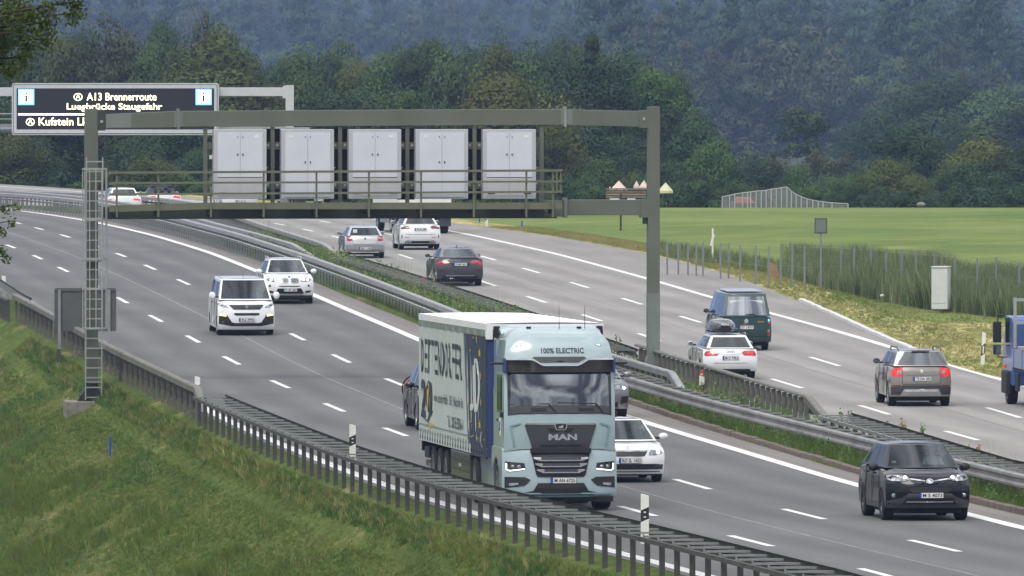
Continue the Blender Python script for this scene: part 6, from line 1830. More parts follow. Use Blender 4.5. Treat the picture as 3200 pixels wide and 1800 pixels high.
# ---- white minibus -------------------------------------------------------------------
def van_white():
    W, L = 1.92, 4.96
    r = vroot('van', 'white minibus with blue-tinted windscreen and yellow daytime lights', 'van')
    B = Body(W, L, [(.12, .20), (.04, .28), (.0, .50), (.03, .80), (.10, .98)], [(.42, 1.12), (.85, 1.20), (1.0, 1.22), (3.0, 1.22), (4.86, 1.22)], [(4.86, .25), (4.93, .35), (4.96, .8), (4.92, 1.2)], [(.92, .37), (4.20, .37)], .22, rf=.30, rr=.12, side=.03, drop=.06, fw=.9)
    inst('body', B.mesh('body', M['white_paint']), r)
    C = Cabin(.72, 1.19, 1.55, 4.72, 4.88, .90, .76, 1.90, bowf=.16, bowr=.04)
    C.build(r, M['white_paint'], M['glass_blue'], [(.09, .30), (.33, .62), (.65, .95)], pillar=M['plastic'], side_glass=M['glass_dark'], rear_glass=M['glass_dark'])
    MB().box(-.86, .86, .85, 4.7, 1.205, 1.235).build('dark_cabin_sheet', M['interior'], r)  # black sheet covering the painted body top, for a dark cabin
    seats(r, 1.75, 1.25, .85)
    F = lambda n, poly, m, off=.006, **k: patch(n, B.F, -1, poly, m, r, off, **k)
    q = [(-.52, .965), (-.60, 1.03), (-.55, 1.045), (.55, 1.045), (.60, 1.03), (.52, .965), (.44, .885), (-.44, .885)][::-1]
    g = F('grille', q, M['plastic'], .008)
    F('chrome_edge', [(-.56, 1.04), (.56, 1.04), (.54, 1.055), (-.54, 1.055)], M['chrome'], .014)
    c = B.F(0, .965); MB().prism([(-.04, -.06), (.04, -.06), (.06, .02), (.02, .07), (-.05, .05)], 'y', -.012, .0).build('emblem', M['chrome'], r, loc=(c.x, c.y - .012, c.z))
    hl = [(.62, .94), (.80, .98), (.945, 1.08), (.93, 1.16), (.80, 1.08), (.66, 1.02)]
    for s in (1, -1):
        qq = hl if s > 0 else mir(hl); h = F('headlight', qq, M['lamp'], .008)
        c = B.F(s * .82, 1.03); MB().sphere((c.x, c.y - .012, c.z), .05, .012, .04, 12, 5).build('lamp_unit', M['lamp_dark'], h, smooth=60)
    F('middle_slot', [(-.44, .745), (-.40, .69), (.40, .69), (.44, .745), (.40, .77), (-.40, .77)], M['plastic'], .008)
    F('bumper_grille', [(-.93, .40), (-.50, .325), (.50, .325), (.93, .40), (.93, .73), (.68, .73), (.50, .45), (.38, .43), (-.38, .43), (-.50, .45), (-.68, .73), (-.93, .73)], M['plastic'], .006)
    for s in (-1, 1):
        qq = [(.69, .655), (.91, .70), (.91, .735), (.69, .72)]; F('daytime_light', qq if s > 0 else mir(qq), M['lamp_yellow'], .018)
        f = F('fog_lamp', circ(s * .80, .44, .05), M['lamp_dark'], .016)
    plate(r, B.F, -1, .0, .545, '4L2 3976')
    mirrors(r, 1.15, 1.32, .94, M['white_paint'], w=.22, h=.24)
    for sx in (-1, 1): line_strip(r, [(sx * .1, .64, 1.215), (sx * .1 + .35, .68, 1.22), (sx * .1 + .66, .80, 1.225)], .009, 'wiper')
    MB().tube([(0, 1.62, 1.88), (0, 1.75, 2.12)], .006, 5).build('aerial', M['plastic'], r)
    side_details(r, B, 1.18, (1.05, 2.1, 3.4), .32)
    underbody(r, W, L); add_wheels(r, (.92, 4.2), 1.68, .34, .225)
    place(r, 765, 1046, .92, 'to', L_dA, 1.0)
    bpy.context.view_layer.update()
    person(w2v(r, (.45, 1.72, .84)), r.rotation_euler.z, .98, 'driver in a white shirt seen dimly in the white minibus, right side', 'shirt_white', -.45)
    person(w2v(r, (-.45, 1.72, .84)), r.rotation_euler.z, .98, 'dark-clothed passenger seen dimly in the white minibus, left side', 'shirt_dark', -.30)
van_white()

# ---- white SUV behind it ---------------------------------------------------------------
def suv_white():
    W, L = 1.88, 4.65
    r = vroot('suv', 'white SUV with a twin kidney-shaped grille, just behind the white minibus', 'car')
    B = Body(W, L, [(.14, .24), (.05, .36), (.0, .58), (.03, .80), (.12, .98)], [(.45, 1.06), (1.20, 1.14), (1.35, 1.15), (3.0, 1.17), (4.4, 1.17)], [(4.52, .28), (4.62, .45), (4.65, .75), (4.58, 1.05), (4.46, 1.15)], [(.92, .41), (3.73, .41)], .26, rf=.34, rr=.25, side=.045, drop=.06)
    inst('body', B.mesh('body', M['white_paint']), r)
    C = Cabin(1.20, 1.14, 1.98, 4.0, 4.48, .80, .61, 1.68, bowf=.20, bowr=.08)
    C.build(r, M['white_paint'], M['glass'], [(.09, .38), (.42, .72), (.76, .93)], pillar=M['plastic'], rear_glass=M['glass_dark'], side_glass=M['glass_dark'])
    MB().box(-.78, .78, 1.35, 4.3, 1.14, 1.168).build('dark_cabin_sheet', M['interior'], r)  # dark sheet laid over the closed body top inside the cabin
    seats(r, 2.25, 1.18, .76)
    F = lambda n, poly, m, off=.006, **k: patch(n, B.F, -1, poly, m, r, off, **k)
    for s in (-1, 1):
        k = rrect(.03, .36, .80, 1.0, .07, 4); k = k if s > 0 else mir(k)
        kg = F('kidney_grille', k, M['chrome'], .010)
        k2 = rrect(.05, .34, .82, .98, .055, 4); k2 = k2 if s > 0 else mir(k2); F('grille_mesh', k2, M['ink'], .018)
        for i in range(6):
            x = s * (.075 + i * .048); F('grille_bar', rect(x - .006, x + .006, .825, .975), M['chrome'], .024, dz=.2)
        hl = [(.42, .86), (.60, .85), (.80, .90), (.87, .99), (.80, 1.01), (.46, .975)]; hl = hl if s > 0 else mir(hl); h = F('headlight', hl, M['lamp'], .008)
        for cx in (.52, .68): 
            c = B.F(s * cx, .925); MB().sphere((c.x, c.y - .012, c.z), .055, .014, .045, 12, 5).build('lamp_unit', M['lamp_on'], h, smooth=60)
        F('fog_lamp', circ(s * .74, .70, .045), M['lamp_dark'], .01)
        q = [(.60, .42), (.80, .44), (.84, .52), (.62, .50)]; F('side_intake', q if s > 0 else mir(q), M['plastic'], .006)
    F('emblem', circ(0, 1.03, .04), M['plate_blue'], .012)
    F('upper_slot', [(-.42, .70), (.42, .70), (.36, .665), (-.36, .665)][::-1], M['plastic'], .006)
    F('lower_intake', [(-.56, .40), (.56, .40), (.44, .60), (-.44, .60)], M['plastic'], .006)
    F('skid_plate', [(-.50, .34), (.50, .34), (.56, .40), (-.56, .40)], M['alu'], .014)
    F('bumper_lower', [(-.88, .24), (.88, .24), (.90, .33), (-.90, .33)], M['plastic_grey'], .004)
    plate(r, B.F, -1, .02, .54, 'PI HE 1683')
    mirrors(r, 1.60, 1.20, .88, M['white_paint'], w=.24, h=.17)
    side_details(r, B, 1.13, (1.45, 2.45, 3.4), .36, skirt=(1.4, 3.2, .26, .38))
    for sx in (-1, 1): MB().tube([(sx * .62, 2.2, 1.66), (sx * .63, 2.4, 1.72), (sx * .63, 3.6, 1.72), (sx * .62, 3.85, 1.67)], .018, 6).build('roof_rail', M['alu'], r)
    underbody(r, W, L); add_wheels(r, (.92, 3.73), 1.62, .37, .24)
    place(r, 899, 948, .92, 'to', L_dB, .97)
    bpy.context.view_layer.update()
    person(w2v(r, (.40, 2.22, .80)), r.rotation_euler.z, .93, 'driver of the white SUV behind the minibus, seen dimly at the right', 'shirt_dark')
    person(w2v(r, (-.40, 2.22, .80)), r.rotation_euler.z, .93, 'passenger of the white SUV behind the minibus, seen dimly at the left', 'shirt_white', -.25)
suv_white()

# ---- white compact car beside the lorry -------------------------------------------------
def hatch_white():
    W, L = 1.72, 4.30
    r = vroot('compact_car', 'white compact car partly hidden right behind the lorry cab', 'car')
    B = Body(W, L, [(.10, .20), (.03, .30), (.0, .45), (.02, .62), (.08, .74)], [(.40, .84), (1.15, .95), (1.30, .96), (3.2, .98), (4.10, .97)], [(4.2, .25), (4.28, .4), (4.30, .7), (4.22, .93)], [(.86, .36), (3.46, .36)], .20, rf=.30, rr=.22, side=.05, drop=.06)
    inst('body', B.mesh('body', M['white_paint']), r)
    C = Cabin(1.05, .95, 1.90, 3.55, 4.12, .76, .54, 1.46, bowf=.20, bowr=.08)
    C.build(r, M['white_paint'], M['glass'], [(.10, .42), (.46, .80)], pillar=M['plastic'])
    MB().box(-.74, .74, 1.15, 4.0, .95, .975).build('dark_cabin_sheet', M['interior'], r)  # sheet that blackens the cabin at belt level
    seats(r, 2.1, .98, .70)
    F = lambda n, poly, m, off=.006, **k: patch(n, B.F, -1, poly, m, r, off, **k)
    F('grille', [(-.44, .75), (-.36, .62), (.36, .62), (.44, .75)], M['plastic'], .008)
    for i in range(17):
        x = -.36 + i * .045; F('grille_bar', rect(x - .005, x + .005, .635, .735), M['plastic_grey'], .016, dz=.2)
    F('chrome_edge', [(-.47, .75), (.47, .75), (.47, .765), (-.47, .765)], M['chrome'], .014)
    F('emblem', circ(0, .80, .045), M['chrome'], .012)
    for s in (-1, 1):
        hl = [(.46, .64), (.62, .64), (.80, .69), (.82, .77), (.50, .765)]; hl = hl if s > 0 else mir(hl); h = F('headlight', hl, M['lamp'], .008)
        c = B.F(s * .68, .71); MB().sphere((c.x, c.y - .012, c.z), .05, .014, .04, 12, 5).build('lamp_unit', M['lamp_on'], h, smooth=60)
        q = rect(.60, .80, .34, .42); F('fog_lamp', q if s > 0 else mir(q), M['lamp_dark'], .012)
    F('lower_grille', [(-.80, .31), (.80, .31), (.82, .42), (.60, .44), (-.60, .44), (-.82, .42)], M['plastic'], .006)
    F('lip', rect(-.74, .74, .25, .27), M['plastic'], .006)
    plate(r, B.F, -1, .02, .52, 'RO SL 1423')
    mirrors(r, 1.40, 1.04, .82, M['white_paint'], w=.22, h=.14)
    side_details(r, B, .93, (1.35, 2.35, 3.2), .28)
    underbody(r, W, L); add_wheels(r, (.86, 3.46), 1.48, .31, .20)
    place(r, 1953, 1505, .86, 'to', L_dB, .99)
    bpy.context.view_layer.update()
    person(w2v(r, (.36, 2.05, .62)), r.rotation_euler.z, .92, 'driver seen dimly through the windscreen of the white compact car', 'shirt_dark')
hatch_white()

# ---- grey SUV behind the lorry, dark estate with bicycle left of it -----------------------
def suv_grey():
    W, L = 1.84, 4.5
    r = vroot('suv', 'grey SUV mostly hidden behind the lorry, one lit headlight showing', 'car')
    B = Body(W, L, [(.14, .26), (.05, .36), (.0, .58), (.03, .80), (.12, .95)], [(.5, 1.02), (1.15, 1.09), (1.3, 1.10), (3.0, 1.12), (4.3, 1.12)], [(4.4, .28), (4.48, .45), (4.5, .75), (4.40, 1.08)], [(.92, .39), (3.55, .39)], .26, rf=.34, rr=.25)
    inst('body', B.mesh('body', M['steel_grey_paint']), r)
    C = Cabin(1.12, 1.09, 1.95, 3.8, 4.34, .80, .58, 1.62, bowf=.2, bowr=.08); C.build(r, M['steel_grey_paint'], M['glass_dark'], [(.1, .4), (.44, .74), (.78, .93)], pillar=M['plastic'])
    F = lambda n, poly, m, off=.006, **k: patch(n, B.F, -1, poly, m, r, off, **k)
    for s in (-1, 1):
        hl = [(.50, .80), (.70, .78), (.86, .86), (.88, .94), (.55, .90)]; h = F('headlight', hl if s > 0 else mir(hl), M['lamp'], .008); c = B.F(s * .76, .85)
        MB().sphere((c.x, c.y - .012, c.z), .05, .014, .035, 12, 5).build('lamp_unit', M['lamp_on'], h, smooth=60)
        q = [(.66, .40), (.88, .42), (.90, .62), (.70, .60)]; F('side_intake', q if s > 0 else mir(q), M['plastic'], .006)
    F('grille', [(-.45, .62), (.45, .62), (.48, .84), (-.48, .84)], M['plastic'], .006); F('lower_grille', rect(-.6, .6, .32, .45), M['plastic'], .006); plate(r, B.F, -1, 0, .53, 'M KA 310')
    mirrors(r, 1.5, 1.16, .86, M['steel_grey_paint'], w=.24, h=.16)
    MB().box(-.78, .78, 1.3, 4.2, 1.09, 1.118).build('dark_cabin_sheet', M['interior'], r)  # black cover in place of a modelled interior
    side_details(r, B, 1.08, (1.4, 2.4, 3.3), .36); underbody(r, W, L); add_wheels(r, (.92, 3.55), 1.58, .35, .23, True)
    place(r, 1853, 1305, .92, 'to', L_dB, 1.0)
suv_grey()
def estate_dark():
    W, L = 1.86, 4.7
    r = vroot('estate_car', 'dark car half hidden left behind the lorry trailer', 'car')
    B = Body(W, L, [(.14, .26), (.05, .36), (.0, .58), (.03, .80), (.12, .95)], [(.5, 1.02), (1.15, 1.09), (1.3, 1.10), (3.0, 1.12), (4.5, 1.12)], [(4.6, .28), (4.68, .45), (4.7, .75), (4.6, 1.08)], [(.92, .40), (3.75, .40)], .26, rf=.34, rr=.22)
    inst('body', B.mesh('body', M['black_paint']), r)
    C = Cabin(1.12, 1.09, 1.95, 4.2, 4.6, .80, .60, 1.66, bowf=.2, bowr=.08); C.build(r, M['black_paint'], M['glass'], [(.1, .38), (.42, .70), (.74, .93)], pillar=M['chrome'], side_glass=M['glass_dark'])
    MB().box(-.78, .78, 1.3, 4.4, 1.09, 1.118).build('dark_cabin_sheet', M['interior'], r)  # dark sheet hiding the car paint below the windows
    F = lambda n, poly, m, off=.006, **k: patch(n, B.F, -1, poly, m, r, off, **k)
    for s in (-1, 1):
        hl = [(.50, .80), (.70, .78), (.86, .86), (.88, .94), (.55, .90)]; F('headlight', hl if s > 0 else mir(hl), M['lamp'], .008)
    F('grille', [(-.45, .62), (.45, .62), (.48, .84), (-.48, .84)], M['plastic'], .006)
    mirrors(r, 1.5, 1.16, .86, M['black_gloss'], w=.24, h=.16)
    side_details(r, B, 1.08, (1.4, 2.4, 3.3), .36, hm=M['chrome']); underbody(r, W, L); add_wheels(r, (.92, 3.75), 1.60, .36, .23)
    place(r, 1410, 1343, .92, 'to', L_dB, 1.02)
    bpy.context.view_layer.update()
    bk = empty('bicycle', w2v(r, (.38, 4.95, .55)), r.rotation_euler.z); tag(bk, 'bicycle with orange-rimmed wheel on the tail carrier of the dark car', 'bicycle')
    R = .345
    for cx in (-.95, .10):
        w = empty('wheel', (cx, 0, .40), 0, bk)
        ring = lambda rr, th, m, nm: MB().tube([(rr * math.cos(a), 0, rr * math.sin(a)) for a in np.linspace(0, 2 * math.pi, 29)], th, 5, caps=False).build(nm, m, w)
        ring(R, .022, M['rubber'], 'tyre'); ring(R * .90, .018, M['orange'], 'rim')
        mb = MB()
        for k in range(12): a = math.pi * k / 6; mb.tube([(0, 0, 0), (R * .9 * math.cos(a), 0, R * .9 * math.sin(a))], .003, 3)
        mb.build('spokes', M['alu'], w)
    mb = MB()
    for a, b in (((-.95, .40), (-.80, .95)), ((-.82, .85), (-.35, .90)), ((-.80, .80), (-.42, .38)), ((-.35, .95), (-.42, .38)), ((-.42, .38), (.10, .40)), ((-.36, .80), (.10, .40))): mb.tube([(a[0], 0, a[1]), (b[0], 0, b[1])], .018, 6)
    mb.build('frame', M['orange'], bk); MB().tube([(-.80, -.22, 1.0), (-.80, .22, 1.0)], .014, 6).build('handlebar', M['plastic'], bk); MB().box(-.46, -.24, -.06, .06, .98, 1.03).build('saddle', M['plastic'], bk, bevel=.015)
estate_dark()

# ---- rear views ----------------------------------------------------------------------------
def rear_car(name, label, W, L, H, zb, paintm, px, py, line, spec, sc=1.0, wide=1.0, dyaw=0.0):
    """generic hatchback/estate/SUV seen from behind; spec holds the panels"""
    r = vroot(name, label, spec.get('cat', 'car'))
    zs = spec.get('zs', .24); R = spec.get('R', .32)
    rear = spec['rear']; 
    yfb, yft, yrt = spec['yfb'], spec['yft'], spec['yrt']
    oh = spec.get('oh', .80); wb_ = spec['wb']
    hood = spec.get('hood', zb - .10)
    B = Body(W, L, [(.12, zs), (.03, zs + .12), (.0, .5), (.05, hood - .12)], [(.30, hood - .03), (yfb - .05, zb - .02), (yfb + .2, zb), (L * .6, zb + .01), (spec['yrb'] - .02, spec.get('zbr', zb))], rear, [(oh, R * 1.14), (oh + wb_, R * 1.14)], zs, rf=.32, rr=spec.get('rr', .20), side=spec.get('side', .045), drop=spec.get('drop', .05))
    inst('body', B.mesh('body', paintm), r)
    C = Cabin(yfb, zb, yft, yrt, spec['yrb'], W / 2 * spec.get('cb', .88), W / 2 * spec.get('ct', .66), H, bowf=.18, bowr=spec.get('bowr', .07), zbr=spec.get('zbr', zb))
    C.build(r, paintm, M['glass'], spec['sw'], pillar=spec.get('pillar', M['plastic']), rear_glass=spec.get('rg', M['glass_dark']), side_glass=spec.get('sg', M['glass']), rear=spec.get('rear_x', (-.88, .88)), rear_t=spec.get('rear_t', (.05, .80)))
    MB().box(-W * .42, W * .42, yfb + .25, spec['yrb'] - .25, zb - .005, zb + .022).build('dark_cabin_sheet', M['interior'], r)  # black sheet under the windows in place of a real interior
    seats(r, yfb + 1.05, zb + .02, W * .40)
    P = lambda n, poly, m, off=.006, **k: patch(n, B.R, 1, poly, m, r, off, **k)
    spec['panels'](P, B, r)
    mirrors(r, yfb + .45, zb + .06, W / 2 * .94, spec.get('mm', paintm), w=.20, h=.14)
    side_details(r, B, zb - .03, spec.get('doors', (yfb + .2, yfb + 1.2, yfb + 2.0)), zs + .08, hm=spec.get('hm', paintm))
    underbody(r, W, L); add_wheels(r, (oh, oh + wb_), W - spec.get('tr', .22), R, spec.get('tw', .21), spec.get('dark', False))
    place(r, px, py, oh + wb_, 'away', line, sc, dyaw)
    r.scale = (sc * wide, sc, sc)
    return r, B
def both(P, n, poly, m, off=.006):
    P(n, poly, m, off); P(n, mir(poly), m, off)

def p_hatch(P, B, r):      # silver hatchback
    both(P, 'tail_light', [(.55, .78), (.70, .75), (.80, .80), (.80, .98), (.60, 1.02)], M['tail'], .010)
    both(P, 'light_band', [(.56, .88), (.80, .88), (.80, .92), (.56, .92)], M['lamp'], .018)
    P('tailgate_gap', [(-.53, .62), (.53, .62), (.55, 1.0), (-.55, 1.0)], M['plastic_grey'], .003); P('tailgate', [(-.52, .635), (.52, .635), (.54, 1.0), (-.54, 1.0)], M['silver_lit'], .008)
    P('bumper', [(-.78, .30), (.78, .30), (.80, .60), (-.80, .60)], M['silver_shaded'], .012)
    P('emblem', circ(0, .86, .045), M['plate_blue'], .016); P('bumper_lip', rect(-.62, .62, .245, .275), M['post_white'], .016)
    plate(r, B.R, 1, 0, .44, 'EBE C 838', off=.022)
    MB().box(.34, .52, 3.99, 4.0, 1.12, 1.26).build('window_sticker', M['plate'], r)
    MB().tube([(0, 3.2, 1.40), (0, 3.28, 1.52)], .008, 5).build('aerial', M['plastic'], r)
M['silver_lit'] = paint('silver_tailgate_lit', (.50, .50, .50), metal=.3)  # body silver lightened: the light on the tailgate is in the colour
M['silver_shaded'] = paint('silver_bumper_shaded', (.34, .35, .37), metal=.3)  # body silver darkened: the bumper's shade is in the colour
rear_car('hatchback', 'silver hatchback passing the end of the rear median barrier', 1.75, 4.23, 1.42, .98, M['silver_paint'], 1137, 806, L_dC,
    dict(rear=[(4.10, .28), (4.20, .40), (4.23, .60), (4.16, .85), (4.08, .98)], yfb=1.15, yft=1.95, yrt=3.45, yrb=4.02, wb=2.66, oh=.80, sw=[(.08, .42), (.46, .80)], panels=p_hatch, cb=.87, ct=.66, drop=.04), .97)

def p_white(P, B, r):      # white compact MPV
    both(P, 'tail_light', [(.42, 1.02), (.52, .95), (.86, .97), (.86, 1.04), (.55, 1.09)], M['tail_dark'], .010)
    P('emblem', circ(0, 1.10, .05), M['chrome'], .012)
    P('diffuser', [(-.70, .30), (.70, .30), (.60, .42), (.30, .40), (-.30, .40), (-.60, .42)], M['plastic'], .010)
    both(P, 'exhaust', rect(.40, .68, .33, .40), M['alu'], .02)
    both(P, 'side_vent', rect(.80, .84, .52, .68), M['plastic'], .008); both(P, 'reflector', rect(.50, .72, .56, .58), M['tail'], .010)
    P('tailgate_gap', rect(-.66, .66, .70, .708), M['plastic_grey'], .006)
    plate(r, B.R, 1, 0, .92, 'TS GL 389', off=.020)
rear_car('compact_car', 'white compact car with dark red tail lights, left of the lorry end ahead', 1.80, 4.42, 1.55, 1.13, M['white_paint'], 1309, 780, L_dD,
    dict(rear=[(4.26, .28), (4.38, .42), (4.42, .70), (4.38, 1.0), (4.26, 1.14)], yfb=1.10, yft=1.85, yrt=3.85, yrb=4.22, wb=2.73, oh=.85, sw=[(.08, .38), (.42, .70), (.74, .92)], panels=p_white, cb=.86, ct=.64, R=.33), .985)

def p_gt(P, B, r):         # dark fastback
    both(P, 'tail_light', [(.42, .93), (.48, .86), (.86, .84), (.88, .95), (.80, 1.02), (.50, 1.0)], M['tail'], .010)
    both(P, 'light_band', [(.50, .90), (.86, .89), (.86, .915), (.50, .925)], M['tail_dark'], .018)
    P('spoiler', rect(-.74, .74, 1.10, 1.125), M['plastic'], .055)
    P('emblem', circ(0, 1.02, .042), M['plate_blue'], .014)
    P('plate_recess', [(-.34, .78), (.34, .78), (.38, .92), (-.38, .92)], M['plastic'], .006)
    P('chrome_strip', rect(-.56, .56, .40, .425), M['alu'], .014); P('bumper_low', rect(-.74, .74, .28, .385), M['plastic'], .008)
    both(P, 'reflector', rect(.60, .84, .61, .64), M['tail_dark'], .010)
    for x in (-.30, -.38): c = B.R(-x, .31); MB().tube([(c.x, c.y - .05, .31), (c.x, c.y + .03, .31)], .035, 10).build('exhaust', M['chrome'], r)
    plate(r, B.R, 1, 0, .86, 'FS ME 3434', off=.020)
    MB().prism([(3.2, 1.50), (3.4, 1.50), (3.38, 1.56)], 'x', -.02, .02).build('aerial', M['plastic'], r)
rear_car('hatchback', 'dark grey fastback car beside the weeds of the median', 1.83, 4.82, 1.51, 1.06, M['grey_paint'], 1430, 892, L_dC,
    dict(rear=[(4.66, .28), (4.78, .42), (4.82, .62), (4.78, .90), (4.66, 1.12)], yfb=1.35, yft=2.20, yrt=3.55, yrb=4.55, wb=2.92, oh=.83, sw=[(.08, .38), (.42, .72), (.76, .88)], zbr=1.13, panels=p_gt, cb=.85, ct=.64, R=.34, rg=M['glass'], tw=.23), .99)

def p_avant(P, B, r):      # white estate
    both(P, 'tail_light', [(.36, .86), (.45, .78), (.84, .78), (.86, .86), (.80, .93), (.45, .92)], M['tail'], .010)
    both(P, 'light_core', [(.55, .81), (.76, .81), (.74, .88), (.54, .89)], M['tail_on'], .018)
    P('tailgate_gap', rect(-.56, .56, .535, .543), M['plastic_grey'], .006); P('chrome_strip', rect(-.36, .36, .825, .835), M['alu'], .010)
    for i in range(4):
        cx = -.09 + .06 * i; c = B.R(-cx, .885)
        MB().tube([(c.x + .036 * math.cos(a), c.y + .012, .885 + .036 * math.sin(a)) for a in np.linspace(0, 2 * math.pi, 17)], .007, 4, caps=False).build('emblem_ring', M['alu'], r)
    P('bumper_low', [(-.70, .26), (.70, .26), (.64, .345), (-.64, .345)], M['plastic'], .008)
    P('brake_light', rect(-.24, .24, 1.355, 1.375), M['tail_dark'], .03) if False else None
    plate(r, B.R, 1, .0, .70, 'M C 7462', off=.020)
av, avB = rear_car('estate_car', 'white estate car carrying a black roof box behind the broad-post barrier', 1.80, 4.70, 1.44, 1.0, M['white_paint'], 2272, 1184, L_dC,
    dict(rear=[(4.56, .28), (4.66, .40), (4.70, .58), (4.66, .82), (4.56, 1.0)], yfb=1.30, yft=2.15, yrt=4.12, yrb=4.52, wb=2.81, oh=.86, sw=[(.07, .36), (.40, .68), (.72, .93)], panels=p_avant, cb=.86, ct=.64, R=.33, pillar=M['chrome']), .96, .96)
for sx in (-1, 1): MB().tube([(sx * .56, 2.3, 1.42), (sx * .57, 2.5, 1.47), (sx * .57, 3.9, 1.47), (sx * .56, 4.1, 1.42)], .018, 6).build('roof_rail', M['alu'], av)
for y in (2.75, 3.6): MB().box(-.60, .60, y - .04, y + .04, 1.475, 1.51).build('roof_bar', M['plastic'], av)
bpy.context.view_layer.update()
rb = empty('roof_box'); rb.location = w2v(av, (.12, 3.05, 1.515)); rb.rotation_euler = av.rotation_euler; rb.scale = av.scale; tag(rb, 'glossy black roof box strapped on top of the white estate car', 'roof box')
rows = []
for b in np.linspace(0, 1, 10):
    k = math.sin(math.pi * (b * .90 + .07)) ** .35; hw_ = .46 * k; hh = .36 * math.sin(math.pi * (b * .8 + .12)) ** .5
    rows.append([(hw_ * math.copysign(abs(math.cos(a)) ** .6, math.cos(a)), -1.1 + 2.2 * b, .02 + hh * math.copysign(abs(math.sin(a)) ** .75, math.sin(a))) if math.sin(a) > -.01 else (hw_ * .9 * math.cos(a), -1.1 + 2.2 * b, .02 + .06 * math.sin(a)) for a in np.linspace(0, 2 * math.pi, 21)[:-1]])
mb = MB(); mb.grid(rows, True); mb.add(rows[0], [tuple(range(20))]); mb.add(rows[-1], [tuple(range(20))]); mb.build('lid', M['black_gloss'], rb, smooth=40)
MB().box(-.44, .44, -1.0, 1.06, .07, .085).build('seam', M['plastic_grey'], rb)
tm = text_mesh('THULE', .26, .055, M['post_white'], .03); inst('lettering', tm, rb, (0.0, 1.122, .22), (0, 0, math.pi))

def p_yeti(P, B, r):       # beige boxy SUV
    both(P, 'tail_light', [(.56, .86), (.72, .86), (.84, .90), (.86, 1.06), (.80, 1.10), (.56, 1.10)], M['tail_on'], .012)
    both(P, 'light_core', [(.57, .94), (.70, .92), (.68, 1.03), (.57, 1.02)], M['lamp'], .02)
    P('tailgate_gap', [(-.555, .63), (.555, .63), (.555, 1.11), (-.555, 1.11)], M['plastic_grey'], .004); P('tailgate', [(-.54, .645), (.54, .645), (.545, 1.11), (-.545, 1.11)], M['beige_paint'], .010)
    P('tailgate_crease', rect(-.52, .52, .885, .892), M['plastic_grey'], .014)
    P('emblem', circ(0, 1.0, .05), M['chrome'], .022)
    P('bumper', [(-.86, .34), (.86, .34), (.88, .56), (.60, .565), (.56, .60), (-.56, .60), (-.60, .565), (-.88, .56)], M['plastic_grey'], .010)
    P('skid_plate', [(-.62, .30), (.62, .30), (.50, .50), (-.50, .50)], M['alu'], .022)
    for i in range(4): P('skid_slot', rect(-.46 + i * .24, -.26 + i * .24, .435, .455), M['post_white'], .030)
    both(P, 'reflector', rect(.60, .84, .58, .61), M['tail_dark'], .014)
    plate(r, B.R, 1, .02, .79, 'TS DA 205', off=.022)
yt, ytB = rear_car('suv', 'beige-grey boxy SUV with roof rails driving away on the right', 1.78, 4.22, 1.60, 1.15, M['beige_paint'], 2869, 1268, L_dD,
    dict(rear=[(4.08, .28), (4.18, .42), (4.22, .70), (4.18, 1.0), (4.12, 1.14)], yfb=1.05, yft=1.75, yrt=3.85, yrb=4.10, wb=2.58, oh=.85, sw=[(.07, .34), (.38, .66), (.70, .93)], panels=p_yeti, cb=.90, ct=.74, R=.34, rear_x=(-.97, .97), rear_t=(.05, .90), rg=M['glass_yeti'], zs=.28, mm=M['plastic'], tw=.22), 1.0, .97)
for sx in (-1, 1): MB().tube([(sx * .62, 1.95, 1.57), (sx * .63, 2.2, 1.65), (sx * .63, 3.5, 1.65), (sx * .62, 3.8, 1.58)], .022, 6).build('roof_rail', M['plastic_grey'], yt)
MB().box(-.26, .26, 3.93, 3.96, 1.545, 1.57).build('brake_light', M['tail_dark'], yt)
MB().tube([(0, 3.6, 1.60), (0, 3.75, 1.76)], .008, 5).build('aerial', M['plastic'], yt)

def p_t4(P, B, r):         # dark green van
    P('tailgate', [(-.74, .62), (.74, .62), (.76, 1.10), (-.76, 1.10)], M['green_paint'], .008)
    P('emblem', circ(-.02, .99, .075), M['alu'], .016)
    both(P, 'tail_light', rect(.77, .85, .48, .64), M['tail'], .010); both(P, 'light_band', rect(.77, .85, .64, .73), M['lamp'], .010); both(P, 'indicator', rect(.77, .85, .73, .80), M['tail_dark'], .010)
    P('red_sticker', rect(.80, .84, .92, .98), M['tail_on'], .016); P('blue_sticker', rect(.79, .85, 1.0, 1.08), M['led_blue'], .016)  # both stickers glow, borrowing the brake light and display materials
    P('bumper', [(-.86, .33), (.86, .33), (.88, .46), (-.88, .46)], M['green_paint'], .045)
    plate(r, B.R, 1, -.02, .78, 'ST 1977', off=.022)
    for i, (a, m_) in enumerate((('tail', 0), ('orange', 0), ('blue_post', 0))): P('sticker_band', rect(-.24 + i * .12, -.14 + i * .12, .885, .90), M[a], .018)
    tm2 = text_mesh('Syncro', .24, .07, M['print_gold'], .01); c = B.R(-.52, .96); inst('lettering', tm2, r, (c.x, c.y + .03, .96), (0, 0, math.pi))
t4, t4B = rear_car('van', 'dark green camper van seen from behind, right of the thick gantry column', 1.84, 4.79, 1.94, 1.14, M['green_paint'], 2322, 1093, L_dD,
    dict(cat='van', rear=[(4.68, .30), (4.76, .40), (4.79, .70), (4.77, 1.12)], yfb=.75, yft=1.55, yrt=4.45, yrb=4.74, wb=2.92, oh=.88, sw=[(.07, .27), (.31, .62), (.66, .94)], panels=p_t4, cb=.94, ct=.80, R=.32, rg=M['glass_bright'], rear_x=(-.86, .86), mm=M['plastic_grey'], pillar=None, rr=.10, hood=1.02, sg=M['glass_mirror'], tr=.24), .99, .90)
MB().box(-.30, -.08, 4.70, 4.72, 1.24, 1.28).build('window_sticker', M['print_gold'], t4)
